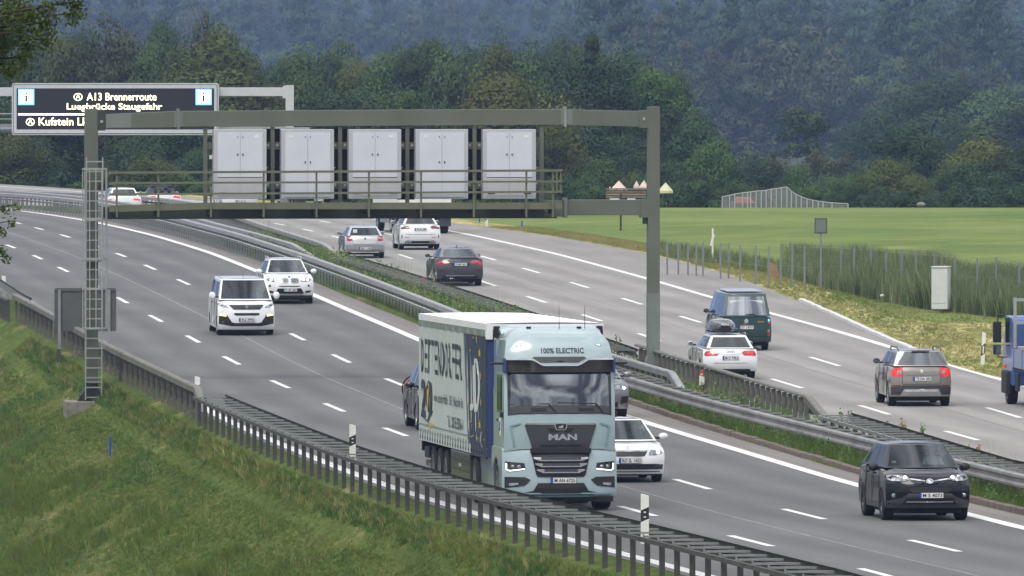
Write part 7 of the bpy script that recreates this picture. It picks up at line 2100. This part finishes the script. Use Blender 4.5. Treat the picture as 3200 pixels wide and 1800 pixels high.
MB().box(-.60, .60, 4.55, 4.60, 1.26, 1.66).build('curtain', M['post_white'], t4)
line_strip(t4, [(.05, 4.80, 1.20), (-.25, 4.81, 1.22), (-.38, 4.80, 1.14)], .012, 'wiper')
MB().box(-.66, .66, 2.0, 4.3, 1.93, 1.965).build('roof_panel', M['silver_paint'], t4, bevel=.01)

# far convertible and roofs beyond the barriers
def p_far(P, B, r):
    both(P, 'tail_light', [(.45, .78), (.84, .76), (.86, .86), (.50, .88)], M['tail_on'], .010); plate(r, B.R, 1, 0, .62, 'RO AX 12', off=.02)
rear_car('convertible', 'white convertible with a black soft top far off behind the barrier', 1.82, 4.6, 1.38, .93, M['white_paint'], 508, 662, L_dC,
    dict(rear=[(4.46, .28), (4.56, .40), (4.60, .60), (4.50, .93)], yfb=1.45, yft=2.2, yrt=3.1, yrb=3.75, wb=2.75, oh=.85, sw=[(.08, .55)], panels=p_far, cb=.84, ct=.62, pillar=M['plastic'], rear_t=(.05, .80)), 1.0)
for o in [k for k in COL.objects if k.get('category') == 'car' and k.name.startswith('convertible')]:
    C2 = Cabin(1.43, .93, 2.18, 3.12, 3.77, .775, .575, 1.395, bowf=.18, bowr=.08)
    mb = MB(); 
    for sd, cols in (('r', [-1, -.62]), ('r', [.62, 1]), ('l', [.5, 1]), ('g', [.5, 1])):
        for i in range(7): mb.add([C2.P(sd, cols[0], C2.T[i]), C2.P(sd, cols[1], C2.T[i]), C2.P(sd, cols[1], C2.T[i + 1]), C2.P(sd, cols[0], C2.T[i + 1])], [(0, 1, 2, 3)])
    mb.box(-.60, .60, 2.1, 3.3, 1.375, 1.415); mb.build('soft_top', M['interior_grey'], o)
rear_car('car', 'white car roof showing above the far barrier left of the convertible', 1.80, 4.4, 1.45, .98, M['white_paint'], 385, 671, L_dC,
    dict(rear=[(4.26, .28), (4.38, .42), (4.42, .70), (4.28, 1.0)], yfb=1.10, yft=1.85, yrt=3.7, yrb=4.12, wb=2.73, oh=.85, sw=[(.08, .38), (.42, .70)], panels=p_far, cb=.86, ct=.64), 1.0)
# ------------------------------------------------------------------ the lorry
def lorry():
    r = vroot('lorry', 'pale blue electric lorry with a lettered curtain-side trailer, largest vehicle in the middle', 'truck')
    P0 = M['truck_paint']
    W = 2.50
    # lower cab and bumper
    front = [(.10, .30), (.02, .36), (.0, .50), (.03, .75), (.03, 1.15), (.10, 1.32)]
    B = Body(W, 2.3, front, [(.16, 1.34), (.30, 1.36), (1.2, 1.36), (2.28, 1.36)], [(2.28, .5), (2.28, 1.0), (2.28, 1.36)], [(1.45, .60)], .34, rf=.30, rr=.02, side=.005, drop=0, fw=.75)
    inst('lower_cab', B.mesh('lower_cab', P0), r)
    # upper cab: windscreen band, roof
    U = Body(2.42, 2.3, [(.08, 1.34), (.06, 1.5), (.05, 2.05), (.13, 2.6), (.24, 3.10), (.36, 3.45), (.52, 3.74)], [(.72, 3.88), (1.0, 3.93), (1.7, 3.95), (2.25, 3.93)], [(2.25, 1.34), (2.26, 2.6), (2.25, 3.93)], [], 1.34, rf=.26, rr=.02, side=.0, drop=.06, fw=.8)
    pts = list(U.front) + list(U.top) + list(reversed(U.rear))
    T = [-1, -.96, -.88, -.72, -.4, 0, .4, .72, .88, .96, 1]
    def uw(t, y, z):
        v = U.warp(t, y, z); k = 1 - .085 * max(0, (z - 2.9) / 1.0) ** 1.3; v.x *= k
        a = abs(t)
        if z > 3.6: v.z -= .16 * max(0, (a - .7) / .3) ** 2 * min(1, (z - 3.6) / .25)
        return v
    G = [[uw(t, y, z) for (y, z) in pts] for t in T]
    mb = MB(); n = len(pts); mb.grid([q + [q[0]] for q in G]); mb.add(G[0], [tuple(range(n))]); mb.add(G[-1], [tuple(range(n - 1, -1, -1))])
    cab = mb.build('cab', M['truck_paint'], r, smooth=35)
    UF = lambda x, z: uw(max(-1, min(1, x / 1.21)), U.yf(z), z)
    F = lambda nm, poly, m, off=.006, **k: patch(nm, B.F, -1, poly, m, r, off, **k)
    Q = lambda nm, poly, m, off=.006, **k: patch(nm, UF, -1, poly, m, r, off, **k)
    # windscreen with black surround, wipers
    ws = [(-1.09, 2.12), (1.09, 2.12), (1.09, 2.30), (1.07, 3.02), (-1.07, 3.02), (-1.09, 2.30)]
    Q('windscreen_surround', [(-1.13, 2.10), (1.13, 2.10), (1.13, 3.04), (-1.13, 3.04)], M['black_gloss'], .006, dx=.15, dz=.12)
    Q('windscreen', [(-1.07, 2.28), (1.07, 2.28), (1.06, 3.02), (-1.06, 3.02)], M['glass_truck'], .014, dx=.12, dz=.15)
    Q('windscreen_base', [(-1.08, 2.125), (1.08, 2.125), (1.075, 2.275), (-1.075, 2.275)], M['plastic_grey'], .014)
    for x in (-.48, .56):
        a, b, c = UF(x + .38, 2.14), UF(x + .22, 2.32), UF(x - .62, 2.345)
        line_strip(r, [(a.x, a.y - .04, a.z), (b.x, b.y - .045, b.z), (c.x, c.y - .03, c.z)], .012, 'wiper', M['plastic'])
        Q('wiper_housing', rect(x - .17, x + .17, 2.17, 2.23), M['plastic'], .03)
    # sun visor: smoky band with a bright upper edge
    def vz(x, o): return UF(x, 3.02 + o)
    rows = []
    for x in np.linspace(-1.19, 1.19, 17):
        top = 3.27 if abs(x) > .62 else 3.27 - .13 * min(1, (.62 - abs(x)) / .22)
        p, q = UF(x, 2.99), UF(x, 3.2)
        rows.append([(p.x, p.y - .14, 3.00), (p.x, p.y - .10, 3.00), (q.x, q.y - .20, top), (q.x, q.y - .24, top)])
    MB().grid(rows).build('sun_visor', M['visor'], r, smooth=40)
    ed = []
    for x in np.linspace(-1.19, 1.19, 33):
        top = 3.27 if abs(x) > .62 else 3.27 - .13 * min(1, (.62 - abs(x)) / .22)
        q = UF(x, 3.2); ed.append([(q.x, q.y - .255, top - .005), (q.x, q.y - .25, top + .035), (q.x, q.y - .19, top + .035)])
    MB().grid(ed).build('visor_edge', M['chrome'], r, smooth=40)
    Q('visor_slot', [(-.60, 3.30), (-.42, 3.21), (.42, 3.21), (.60, 3.30), (.56, 3.33), (-.56, 3.33)], M['plastic_grey'], .012)
    for sx in (-1, 1):
        c = UF(sx * 1.17, 3.1)
        MB().box(min(sx * 1.16, sx * 1.21), max(sx * 1.16, sx * 1.21), c.y - .22, c.y + .18, 2.99, 3.30).build('visor_side', M['trailer_edge'], r, bevel=.01)
        MB().box(min(sx * 1.18, sx * 1.50), max(sx * 1.18, sx * 1.50), .40, .50, 3.16, 3.21).build('camera_arm', M['plastic'], r, bevel=.015)
        Q('marker_lamp', rect(sx * .92 - .06, sx * .92 + .06, 3.575, 3.61), M['plastic'], .008); Q('marker_glass', rect(sx * .92 - .045, sx * .92 + .045, 3.583, 3.602), M['lamp_white'], .014)
    me = text_mesh('100% ELECTRIC', .97, .115, M['print_navy'], .025)
    n = len(me.vertices); co = np.empty(n * 3, dtype=np.float32); me.vertices.foreach_get('co', co); co = co.reshape(-1, 3)
    for i in range(n):
        p = UF(co[i, 0] + .08, 3.46 + co[i, 2]); co[i] = (p.x, p.y - .008, p.z)
    me.vertices.foreach_set('co', co.ravel()); me.update(); inst('lettering', me, r)
    # black front panel, badge, lettering, grille
    Q('front_panel', [(-.62, 1.36), (.62, 1.36), (.66, 1.50), (.78, 1.86), (.74, 1.90), (-.74, 1.90), (-.78, 1.86), (-.66, 1.50)], M['panel_black'], .020)
    Q('panel_chrome', [(-.76, 1.865), (.76, 1.865), (.73, 1.90), (-.73, 1.90)], M['chrome'], .030)
    Q('panel_shadow', [(-.22, 1.70), (.22, 1.70), (.30, 1.79), (-.30, 1.79)], M['plastic'], .026)
    bd = Q('badge', [(-.10, 1.75), (.10, 1.75), (.14, 1.82), (.13, 1.90), (-.13, 1.90), (-.14, 1.82)], M['chrome'], .038)
    Q('badge_ground', [(-.085, 1.765), (.085, 1.765), (.115, 1.82), (.11, 1.885), (-.11, 1.885), (-.115, 1.82)], M['ink'], .044)
    Q('badge_mark', [(-.06, 1.79), (-.02, 1.80), (.0, 1.79), (.05, 1.80), (.055, 1.84), (.03, 1.865), (.0, 1.84), (-.05, 1.83)], M['alu'], .050)
    inst('lettering', text_mesh('MAN', .62, .135, M['chrome'], .045), r, (.04, UF(0, 1.6).y - .034, 1.60))
    Q('panel_vent', [(-.44, 1.39), (.44, 1.39), (.46, 1.44), (-.46, 1.44)], M['ink'], .028)
    F('grille', [(-.50, .74), (.50, .74), (.54, .80), (.64, 1.26), (-.64, 1.26), (-.54, .80)], M['plastic'], .012)
    MB().box(-.66, .66, .02, .10, 1.26, 1.36).build('grille_top', M['ink'], r)
    for z, w in ((1.12, .60), (.99, .57), (.86, .53)):
        F('grille_slat', [(-w, z + .025), (-w + .14, z - .035), (w - .14, z - .035), (w, z + .025), (w - .02, z + .05), (-w + .02, z + .05)], M['plastic_grey'], .035)
        for s in (1, -1):
            q = [(w - .16, z - .038), (w - .145, z - .038), (w, z + .022), (w - .01, z + .05), (w - .17, z + .045)]; F('chrome_tip', q if s > 0 else mir(q), M['chrome'], .05)
        F('chrome_line', rect(-w + .14, w - .14, z - .036, z - .012), M['chrome'], .05)
    for s in (1, -1):
        hl = [(.76, .91), (1.12, .855), (1.19, .90), (1.19, 1.075), (.79, 1.04)]; hl = hl if s > 0 else mir(hl); h = F('headlight', hl, M['lamp_dark'], .012)
        q = [(.77, .905), (1.10, .862), (1.165, .885), (1.165, .91), (1.09, .885), (.78, .925)]; F('light_bar', q if s > 0 else mir(q), M['lamp_white'], .022)
        q = rect(1.15, 1.18, .90, 1.03); F('light_bar', q if s > 0 else mir(q), M['lamp_white'], .022)
        for cx in (.90, 1.03): c = B.F(s * cx, .965); MB().sphere((c.x, c.y - .016, c.z), .045, .014, .035, 10, 5).build('lamp_unit', M['lamp'], h, smooth=60)
        q = [(.74, .60), (.80, .55), (1.20, .50), (1.20, .74), (.78, .74), (.66, .68)]; F('bumper_pocket', q if s > 0 else mir(q), M['plastic'], .012)
        q = [(.92, .57), (1.10, .545), (1.12, .605), (.92, .615)]; F('fog_lamp', q if s > 0 else mir(q), M['lamp'], .02)
        q = [(.70, 1.33), (1.16, 1.30), (1.19, 1.34), (.70, 1.36)]; F('cab_gap', q if s > 0 else mir(q), M['ink'], .004)
        q = [(.98, 1.42), (1.02, 1.42), (1.10, 1.88), (.86, 1.92), (.86, 1.88), (1.05, 1.85)]; Q('air_guide', q if s > 0 else mir(q), M['truck_edge'], .018)
    F('lower_intake', [(-.70, .34), (.70, .34), (.80, .40), (.60, .44), (.50, .61), (-.50, .61), (-.60, .44), (-.80, .40)], M['plastic'], .012)
    F('intake_mesh', rect(-.44, .44, .38, .56), M['ink'], .02)
    F('front_skirt', [(-1.18, .40), (-1.18, .365), (1.18, .365), (1.18, .40)][::-1], M['truck_edge'], .018)
    MB().box(-1.15, 1.15, .14, 1.0, .20, .31).build('underrun', M['under'], r)
    pl_ = plate(r, B.F, -1, .05, .665, 'M AN 6725', .54, .115, off=.03)
    # cab flank: door, window, grab handles, side lamp
    for sx in (-1, 1):
        def bx(nm, y0, y1, z0, z1, t, m, xo=1.21, bevel=None):
            a, b = sorted((sx * xo, sx * (xo + t))); return MB().box(a, b, y0, y1, z0, z1).build(nm, m, r, bevel=bevel)
        bx('door', .42, 1.55, 1.40, 2.98, .012, P0, bevel=.004); bx('window_surround', .50, 1.42, 2.12, 2.94, .018, M['black_gloss']); bx('side_window', .56, 1.36, 2.18, 2.88, .026, M['glass_dark'])
        bx('door_handle', 1.28, 1.46, 1.92, 1.97, .03, M['plastic']); bx('side_camera', .36, .50, 2.02, 2.14, .07, M['plastic'], bevel=.02)
        bx('side_lamp', 1.0, 1.05, 1.62, 1.78, .02, M['plastic']); bx('side_logo', .78, 1.02, 1.62, 2.0, .016, M['post_white']); bx('logo_print', .82, .98, 1.72, 1.92, .019, M['plate_blue'])
        bx('step', .85, 2.1, .95, 1.0, .02, M['plastic'], 1.22); bx('side_skirt', 2.34, 5.0, .35, 1.15, .02, P0, 1.17, .01); bx('skirt_gap', 3.6, 3.62, .36, 1.14, .024, M['ink'], 1.17)
        mb = MB(); Rr = .62
        mb.grid([[(sx * xx, 1.45 + Rr * math.cos(a), .56 + Rr * math.sin(a)) for a in np.linspace(0.1, math.pi - .1, 15)] for xx in (1.0, 1.24)]); mb.build('wheel_arch', M['plastic'], r)
    # roof: lamps, aerials, deflector
    for x in (.08, .64): MB().tube([(x, .95, 3.93), (x + .0, .97, 3.99), (x + .01, 1.05, 4.42)], .012, 6, r1=.004).build('aerial', M['plastic'], r)
    for x in (-.58, .52): MB().box(x - .05, x + .05, .98, 1.06, 3.92, 3.97).build('roof_fixture', M['plastic'], r, bevel=.01)
    rows = []
    for x in np.linspace(-1.09, 1.09, 15):
        k = abs(x) / 1.09; d = .22 * k ** 4
        rows.append([(x, 1.40 + d * 1.5, 3.89 - .10 * k ** 6), (x, 1.70 + d, 3.93 - .06 * k ** 8), (x, 1.98 + d * .4, 3.97 - .08 * k ** 8), (x, 2.22, 3.99 - .08 * k ** 10), (x, 2.24, 3.75)])
    MB().grid(rows).build('roof_deflector', M['truck_paint'], r, smooth=50)
    for sx in (-1, 1):
        a, b = sorted((sx * 1.10, sx * 1.14)); MB().prism([(2.26, 1.45), (2.72, 1.45), (2.72, 3.8), (2.26, 3.8)], 'x', a, b).build('side_deflector', P0, r)
        a, b = sorted((sx * 1.06, sx * 1.20)); MB().box(a, b, 2.23, 2.32, 3.70, 3.96).build('deflector_edge', M['ink'], r, bevel=.02)
    # chassis, wheels
    MB().box(-.45, .45, 1.0, 6.4, .75, .98).build('chassis', M['under'], r)
    add_wheels(r, (1.45,), 2.10, .51, .36); add_wheels(r, (5.15,), 2.02, .51, .56)
    MB().box(-1.1, 1.1, .9, 2.2, .40, .95).build('battery_box', M['under'], r) if False else None
    # ---- trailer (coupled; follows the tractor)
    x0, x1, y0, y1, z0, z1 = -1.275, 1.275, 2.8, 16.4, 1.08, 4.0
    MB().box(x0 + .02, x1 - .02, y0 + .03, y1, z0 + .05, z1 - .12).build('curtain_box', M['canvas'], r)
    MB().box(x0, x1, y0, y0 + .03, z0, z1 - .02).build('front_wall', M['trailer_edge'], r)
    # roof, slightly sagging, and its border
    rows = [[(x, y, z1 + .02 * (1 - (x / 1.28) ** 2) + .008 * math.sin(y * 5)) for x in np.linspace(x0 + .0, x1 - .0, 7)] for y in np.linspace(y0, y1, 40)]
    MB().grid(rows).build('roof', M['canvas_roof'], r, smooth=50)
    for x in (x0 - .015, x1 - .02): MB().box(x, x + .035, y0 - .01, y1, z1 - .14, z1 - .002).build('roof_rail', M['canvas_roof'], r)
    MB().box(x0, x1, y0 - .035, y0 - .004, z1 - .13, z1 + .0).build('roof_border', M['canvas_roof'], r)
    for sx in (-1, 1): a, b = sorted((sx * 1.16, sx * 1.30)); MB().prism([(y0 - .05, z1 - .34), (y0 + .20, z1 - .30), (y0 + .20, z1 - .01), (y0 - .05, z1 - .01)], 'x', a, b).build('corner_flap', M['canvas_roof'], r) if sx < 0 else None
    # left-hand curtain (the one in view): ripples, print, straps
    ys = np.linspace(y0 + .02, y1, 180)
    def cx(y): return x0 - .006 - .010 * (math.sin(y * 9.0) + .5 * math.sin(y * 23.0 + 1))
    def curtain(nm, ya, yb, za, zb, m, off=0.0, slant=0.0, nn=60):
        rows = []
        for i in range(nn + 1):
            t = i / nn
            q0, q1 = ya[0] + (yb[0] - ya[0]) * t, ya[1] + (yb[1] - ya[1]) * t
            rows.append([(cx(q0) - off, q0, za), (cx(q1) - off, q1, zb)])
        return MB().grid(rows).build(nm, m, r, smooth=60)
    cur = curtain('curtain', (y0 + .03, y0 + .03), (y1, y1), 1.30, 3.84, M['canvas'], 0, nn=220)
    curtain('curtain_top', (y0 + .03, y0 + .03), (y1, y1), 3.72, 3.86, M['curtain_grey'], .008, nn=60)
    curtain('navy_field', (y0 + .04, y0 + .04), (y0 + 3.3, y0 + 4.1), 1.30, 3.72, M['canvas_blue'], .012, nn=80)
    curtain('grey_stripe', (y0 + 3.3, y0 + 4.1), (y0 + 3.55, y0 + 4.35), 1.30, 3.72, M['curtain_grey'], .010, nn=6)
    curtain('navy_line', (y0 + 3.40, y0 + 4.18), (y0 + 3.46, y0 + 4.24), 1.30, 3.72, M['canvas_blue'], .014, nn=4)
    MB().box(x0 - .012, x0 + .02, y0 + .03, y1, 1.08, 1.28).build('curtain_hem', M['canvas'], r)
    curtain('hem_line', (y0 + .03, y0 + .03), (y1, y1), 1.44, 1.47, M['curtain_grey'], .012, nn=60)
    for i in range(26):
        y = y0 + .35 + i * .515
        MB().box(x0 - .026, x0 - .013, y - .035, y + .035, 1.10, 1.36).build('strap', M['curtain_grey'] if i > 5 else M['plastic_grey'], r)
        MB().box(x0 - .034, x0 - .026, y - .03, y + .03, 1.13, 1.19).build('buckle', M['plastic'], r)
    MB().box(x0 - .02, x0 + .02, y0 + .03, y0 + 3.0, 1.05, 1.30).build('dark_hem', M['canvas_blue'], r)
    MB().tube([(x0 - .03, y0 + .7, 1.28), (x0 - .07, y0 + .7, 1.4), (x0 - .05, y0 + .7, 1.62)], .018, 6).build('hook', M['galv_light'], r)
    rotz = -math.pi / 2
    def side_text(s, ya, yb, za, zb, m, bold=.02, nm='lettering'):
        """reads from the tail (yb) to the front (ya)"""
        me = text_mesh(s, yb - ya, zb - za, m, bold)
        n = len(me.vertices); co = np.empty(n * 3, dtype=np.float32); me.vertices.foreach_get('co', co); co = co.reshape(-1, 3)
        out = np.zeros_like(co)
        for i in range(n):
            y = (ya + yb) / 2 - co[i, 0]; out[i] = (cx(y) - .020, y, (za + zb) / 2 + co[i, 2])
        me.vertices.foreach_set('co', out.ravel()); me.update(); return inst(nm, me, r)
    T_ = lambda u: y1 - u                                   # u metres from the tail
    for i, ch in enumerate('DETTENDORFER'):
        side_text(ch, T_(.55 + .705 * i + .53), T_(.55 + .705 * i), 2.66, 3.44, M['print_navy'], .008)
    side_text('2', T_(1.55), T_(.50), 1.62, 2.50, M['print_navy'], .03); side_text('0', T_(2.85), T_(1.60), 1.75, 2.50, M['print_navy'], .03)
    def side_poly(nm, pts, m, off=.022): 
        MB().add([(cx(y) - off, y, z) for y, z in pts], [tuple(range(len(pts)))]).build(nm, m, r)
    side_poly('gold_arc', [(T_(1.80), 1.80), (T_(1.75), 2.25), (T_(2.05), 2.46), (T_(2.42), 2.40), (T_(2.25), 2.10), (T_(2.15), 1.80)], M['print_gold'], .024)
    side_poly('wave_stroke', [(T_(1.0), 1.62), (T_(1.8), 1.58), (T_(2.5), 1.86), (T_(3.15), 1.80), (T_(2.6), 1.74), (T_(2.1), 1.52)], M['print_navy'])
    side_text('Jahre', T_(3.2), T_(2.2), 1.40, 1.56, M['print_gold'], .02)
    side_text('www.dettendorfer.de', T_(6.0), T_(3.2), 2.04, 2.26, M['print_navy'], .005); side_text('83131 Nußdorf am Inn', T_(9.1), T_(6.4), 2.04, 2.26, M['print_navy'], .005)
    side_text('Tel. 08034 3006-0', T_(9.1), T_(6.0), 1.54, 1.80, M['print_navy'], .01)
    side_text('J', T_(11.35), T_(10.55), 2.02, 3.04, M['print_white'], .02); side_text('D', T_(12.35), T_(11.40), 2.02, 3.20, M['print_white'], .02)
    for k in range(12):
        a = 2 * math.pi * k / 12 + math.pi / 12; cy, cz = T_(11.45) + 1.25 * math.cos(a), 2.55 + 1.12 * math.sin(a)
        side_poly('star', [(cy + (.20 if q % 2 == 0 else .08) * math.sin(math.pi * q / 5), cz + (.12 if q % 2 == 0 else .05) * math.cos(math.pi * q / 5)) for q in range(10)], M['print_gold'], .024)
    # trailer running gear
    MB().box(-.55, .55, 6.6, 16.4, .80, 1.06).build('trailer_frame', M['under'], r)
    add_wheels(r, (11.3, 12.6, 13.9), 2.10, .50, .38)
    for y in (11.3, 12.6, 13.9): MB().tube([(-.9, y, .5), (.9, y, .5)], .07, 8).build('axle', M['under'], r)
    mb = MB(); mb.box(-1.22, -1.02, 6.6, 10.4, .36, 1.04); mb.build('locker', M['locker'], r, bevel=.02)
    for z in (.62, .84): MB().box(-1.224, -1.22, 6.62, 10.38, z, z + .012).build('locker_gap', M['ink'], r)
    side = text_mesh('KRONE', .5, .08, M['post_white'], .03); inst('lettering', side, r, (-1.232, 8.5, .74), (0, 0, -math.pi / 2))
    MB().box(1.02, 1.22, 6.6, 10.4, .36, 1.04).build('locker', M['locker'], r, bevel=.02)
    MB().box(-1.15, 1.15, 16.1, 16.2, .48, .62).build('rear_underrun', M['galv'], r); MB().box(-1.2, 1.2, 16.45, 16.6, .82, 1.04).build('rear_bumper', M['under'], r)
    MB().box(-1.24, -1.0, 14.7, 15.6, .70, .95).build('mudguard', M['plastic'], r); MB().box(-1.20, -1.0, 14.6, 15.2, .42, .56).build('side_box', M['galv'], r)
    place(r, 1728, 1590, 1.45, 'to', L_dA, .985)
M['glass_truck'] = glass_mat('lorry_windscreen', (0.04, 0.05, 0.055), 0.20)
M['visor'] = mat('smoked_visor', (0.06, 0.055, 0.055), rough=0.12, spec=.7, coat=.6, noise=.5, nscale=1.2)
M['panel_black'] = mat('front_panel_black', (0.045, 0.046, 0.05), rough=0.35, coat=.3)
M['truck_edge'] = paint('truck_edge', (0.20, 0.34, 0.38))
M['curtain_grey'] = mat('curtain_grey', (0.20, 0.225, 0.21), rough=.6, noise=.1)
lorry()

# ------------------------------------------------------------------ blue flatbed truck at the right edge, seen from behind
def flatbed():
    r = vroot('flatbed_truck', 'blue flatbed truck loaded with pallets, cut by the right picture edge', 'truck')
    BP = M['blue_paint']; W = 2.3
    MB().prism([(0, .55), (2.0, .55), (2.0, 2.38), (1.8, 2.50), (.5, 2.50), (.12, 1.7), (0, 1.5)], 'x', -1.1, 1.1).build('cab', BP, r, bevel=.05)
    for sx in (-1, 1):
        a, b = sorted((sx * 1.095, sx * 1.11)); MB().box(a, b, .55, 1.45, 1.65, 2.45).build('side_window', M['glass_mirror'], r)
        MB().tube([(sx * 1.1, .3, 2.5), (sx * 1.26, .2, 2.52), (sx * 1.28, .2, 2.3)], .022, 6).build('mirror_arm', M['plastic'], r); MB().tube([(sx * 1.28, .2, 1.4), (sx * 1.26, .2, 1.32), (sx * 1.1, .3, 1.3)], .022, 6).build('mirror_arm', M['plastic'], r)
        MB().box(sx * 1.29 - .12, sx * 1.29 + .12, .12, .24, 1.72, 2.32).build('wing_mirror', M['plastic'], r, bevel=.03); MB().box(sx * 1.29 - .11, sx * 1.29 + .11, .12, .24, 1.38, 1.66).build('lower_mirror', M['plastic'], r, bevel=.03)
        MB().box(sx * 1.29 - .10, sx * 1.29 + .10, .242, .246, 1.41, 1.63).build('mirror_glass', M['glass_mirror'], r)
        a, b = sorted((sx * 1.05, sx * 1.20)); MB().box(a, b, .35, 1.5, .30, .95).build('wheel_arch', M['plastic'], r, bevel=.05)
        a, b = sorted((sx * 1.10, sx * 1.16)); MB().box(a, b, 2.3, 7.6, 1.10, 1.62).build('drop_side', BP, r, bevel=.01)
        for y in (2.7, 4.4, 6.1): MB().box(a - .012, b + .012, y, y + .05, 1.10, 1.64).build('side_post', BP, r)
        MB().box(a, b, 3.0, 3.6, .45, .95).build('locker', M['plastic'], r, bevel=.02)
        MB().box(a - .01, a + .01 if sx < 0 else b + .01, .40, .48, 1.0, 1.1).build('indicator', M['orange'], r)
    MB().box(-1.12, 1.12, 2.2, 7.6, 1.02, 1.10).build('bed', M['plastic'], r)
    for x in (-1.10, 1.02): MB().box(x, x + .08, 2.2, 2.28, 1.1, 3.05).build('headboard_post', M['galv_light'], r)
    for z in (2.95, 2.3): MB().box(-1.02, 1.02, 2.21, 2.27, z, z + .08).build('headboard_bar', M['galv_light'], r)
    MB().box(-.45, .45, .3, 7.4, .70, 1.0).build('chassis', M['under'], r)
    for y in (3.9, 4.6, 5.2): MB().box(-1.1, -1.02, y, y + .4, .40, .98).build('side_tank', M['under'], r)
    MB().box(-1.05, 1.05, 7.4, 7.6, .6, .9).build('tail_bar', M['under'], r)
    add_wheels(r, (.95,), 1.95, .42, .27); add_wheels(r, (5.9,), 1.80, .42, .50)
    place(r, 3268, 1262, .95, 'away', L_dD, 1.0)
    bpy.context.view_layer.update()
    def load(nm, lab, build, p, cat, grp='pallets on the blue truck'):
        o = empty(nm, w2v(r, p)); o.rotation_euler = r.rotation_euler; tag(o, lab, cat, grp); build(o)
    def pal(o):
        for k in range(4):
            z = k * .16
            for y in (-.35, 0, .35): MB().box(-.6, .6, y - .05, y + .05, z, z + .09).build('block_row', M['wood'], o)
            for x in np.linspace(-.5, .5, 5): MB().box(x - .06, x + .06, -.4, .4, z + .092, z + .115).build('board', M['wood'], o)
    load('pallet_stack', 'stack of wooden pallets on the blue truck bed', pal, (-.35, 3.1, 1.60), 'pallets')
    load('wrapped_bricks', 'pale wrapped brick pack on top of the pallets of the blue truck', lambda o: MB().box(-.62, .62, -.42, .42, 0, .52).build('pack', M['sack'], o, bevel=.03), (-.35, 3.1, 2.26), 'bricks')
    load('crate', 'pale board crate at the front of the blue truck bed', lambda o: MB().box(-.35, .35, -.3, .3, 0, .58).build('board_box', M['sack'], o, bevel=.01), (.68, 2.8, 1.11), 'crate')
flatbed()

# ------------------------------------------------------------------ far lorry beyond the near gantry's walkway
def far_lorry(px, py, label, body, line, H=3.7, L=9.0, rearm='post_white', low='plastic', yaw=0.0):
    r = vroot('far_lorry', label, 'truck', 'lorries beyond the gantry'); W = 2.5
    MB().box(-1.25, 1.25, 2.2, L, 1.1, H).build('load_box', M[body], r, bevel=.02)
    MB().box(-1.2, 1.2, 0, 2.0, .6, 2.9).build('cab', M['post_white'], r, bevel=.06)
    MB().box(-.5, .5, .5, L - .2, .7, 1.08).build('chassis', M['under'], r)
    MB().box(-1.24, 1.24, L - .1, L + .06, .92, 1.16).build('rear_beam', M[rearm], r, bevel=.01)
    for sx in (-1, 1):
        MB().box(sx * .95 - .26, sx * .95 + .26, L + .061, L + .09, 1.14, 1.34).build('tail_light', M['tail_on'], r)
        MB().box(sx * .95 - .30, sx * .95 + .30, L - .2, L - .16, .35, .92).build('mud_flap', M['plastic_grey'], r)
        a, b = sorted((sx * 1.15, sx * 1.2)); MB().box(a, b, 2.4, L - 3.6, .45, 1.0).build('side_guard', M['galv'], r)
    plate(r, lambda x, z: Vector((x, L + .06, z)), 1, 0, .75, 'RO PT 55')
    add_wheels(r, (1.2,), 2.0, .48, .3); add_wheels(r, (L - 2.6, L - 1.3), 2.0, .48, .5)
    place(r, px, py, L - 1.3, 'away', line, 1.0, yaw)
    return r
far_lorry(1316, 729, 'white lorry driving away right behind the white compact car', 'post_white', L_dD, yaw=.05)
far_lorry(985, 668, 'white lorry of which only a strip shows above the walkway', 'post_white', L_dD, H=3.3)
rear_car('van', 'white van just visible under the gantry cabinets, left part', 1.9, 4.9, 1.95, 1.2, M['white_paint'], 745, 664, L_dD,
    dict(cat='van', rear=[(4.76, .30), (4.84, .40), (4.88, .70), (4.86, 1.18)], yfb=.75, yft=1.55, yrt=4.5, yrb=4.82, wb=3.0, oh=.88, sw=[(.07, .27), (.31, .62)], panels=p_far, cb=.94, ct=.80), 1.0)
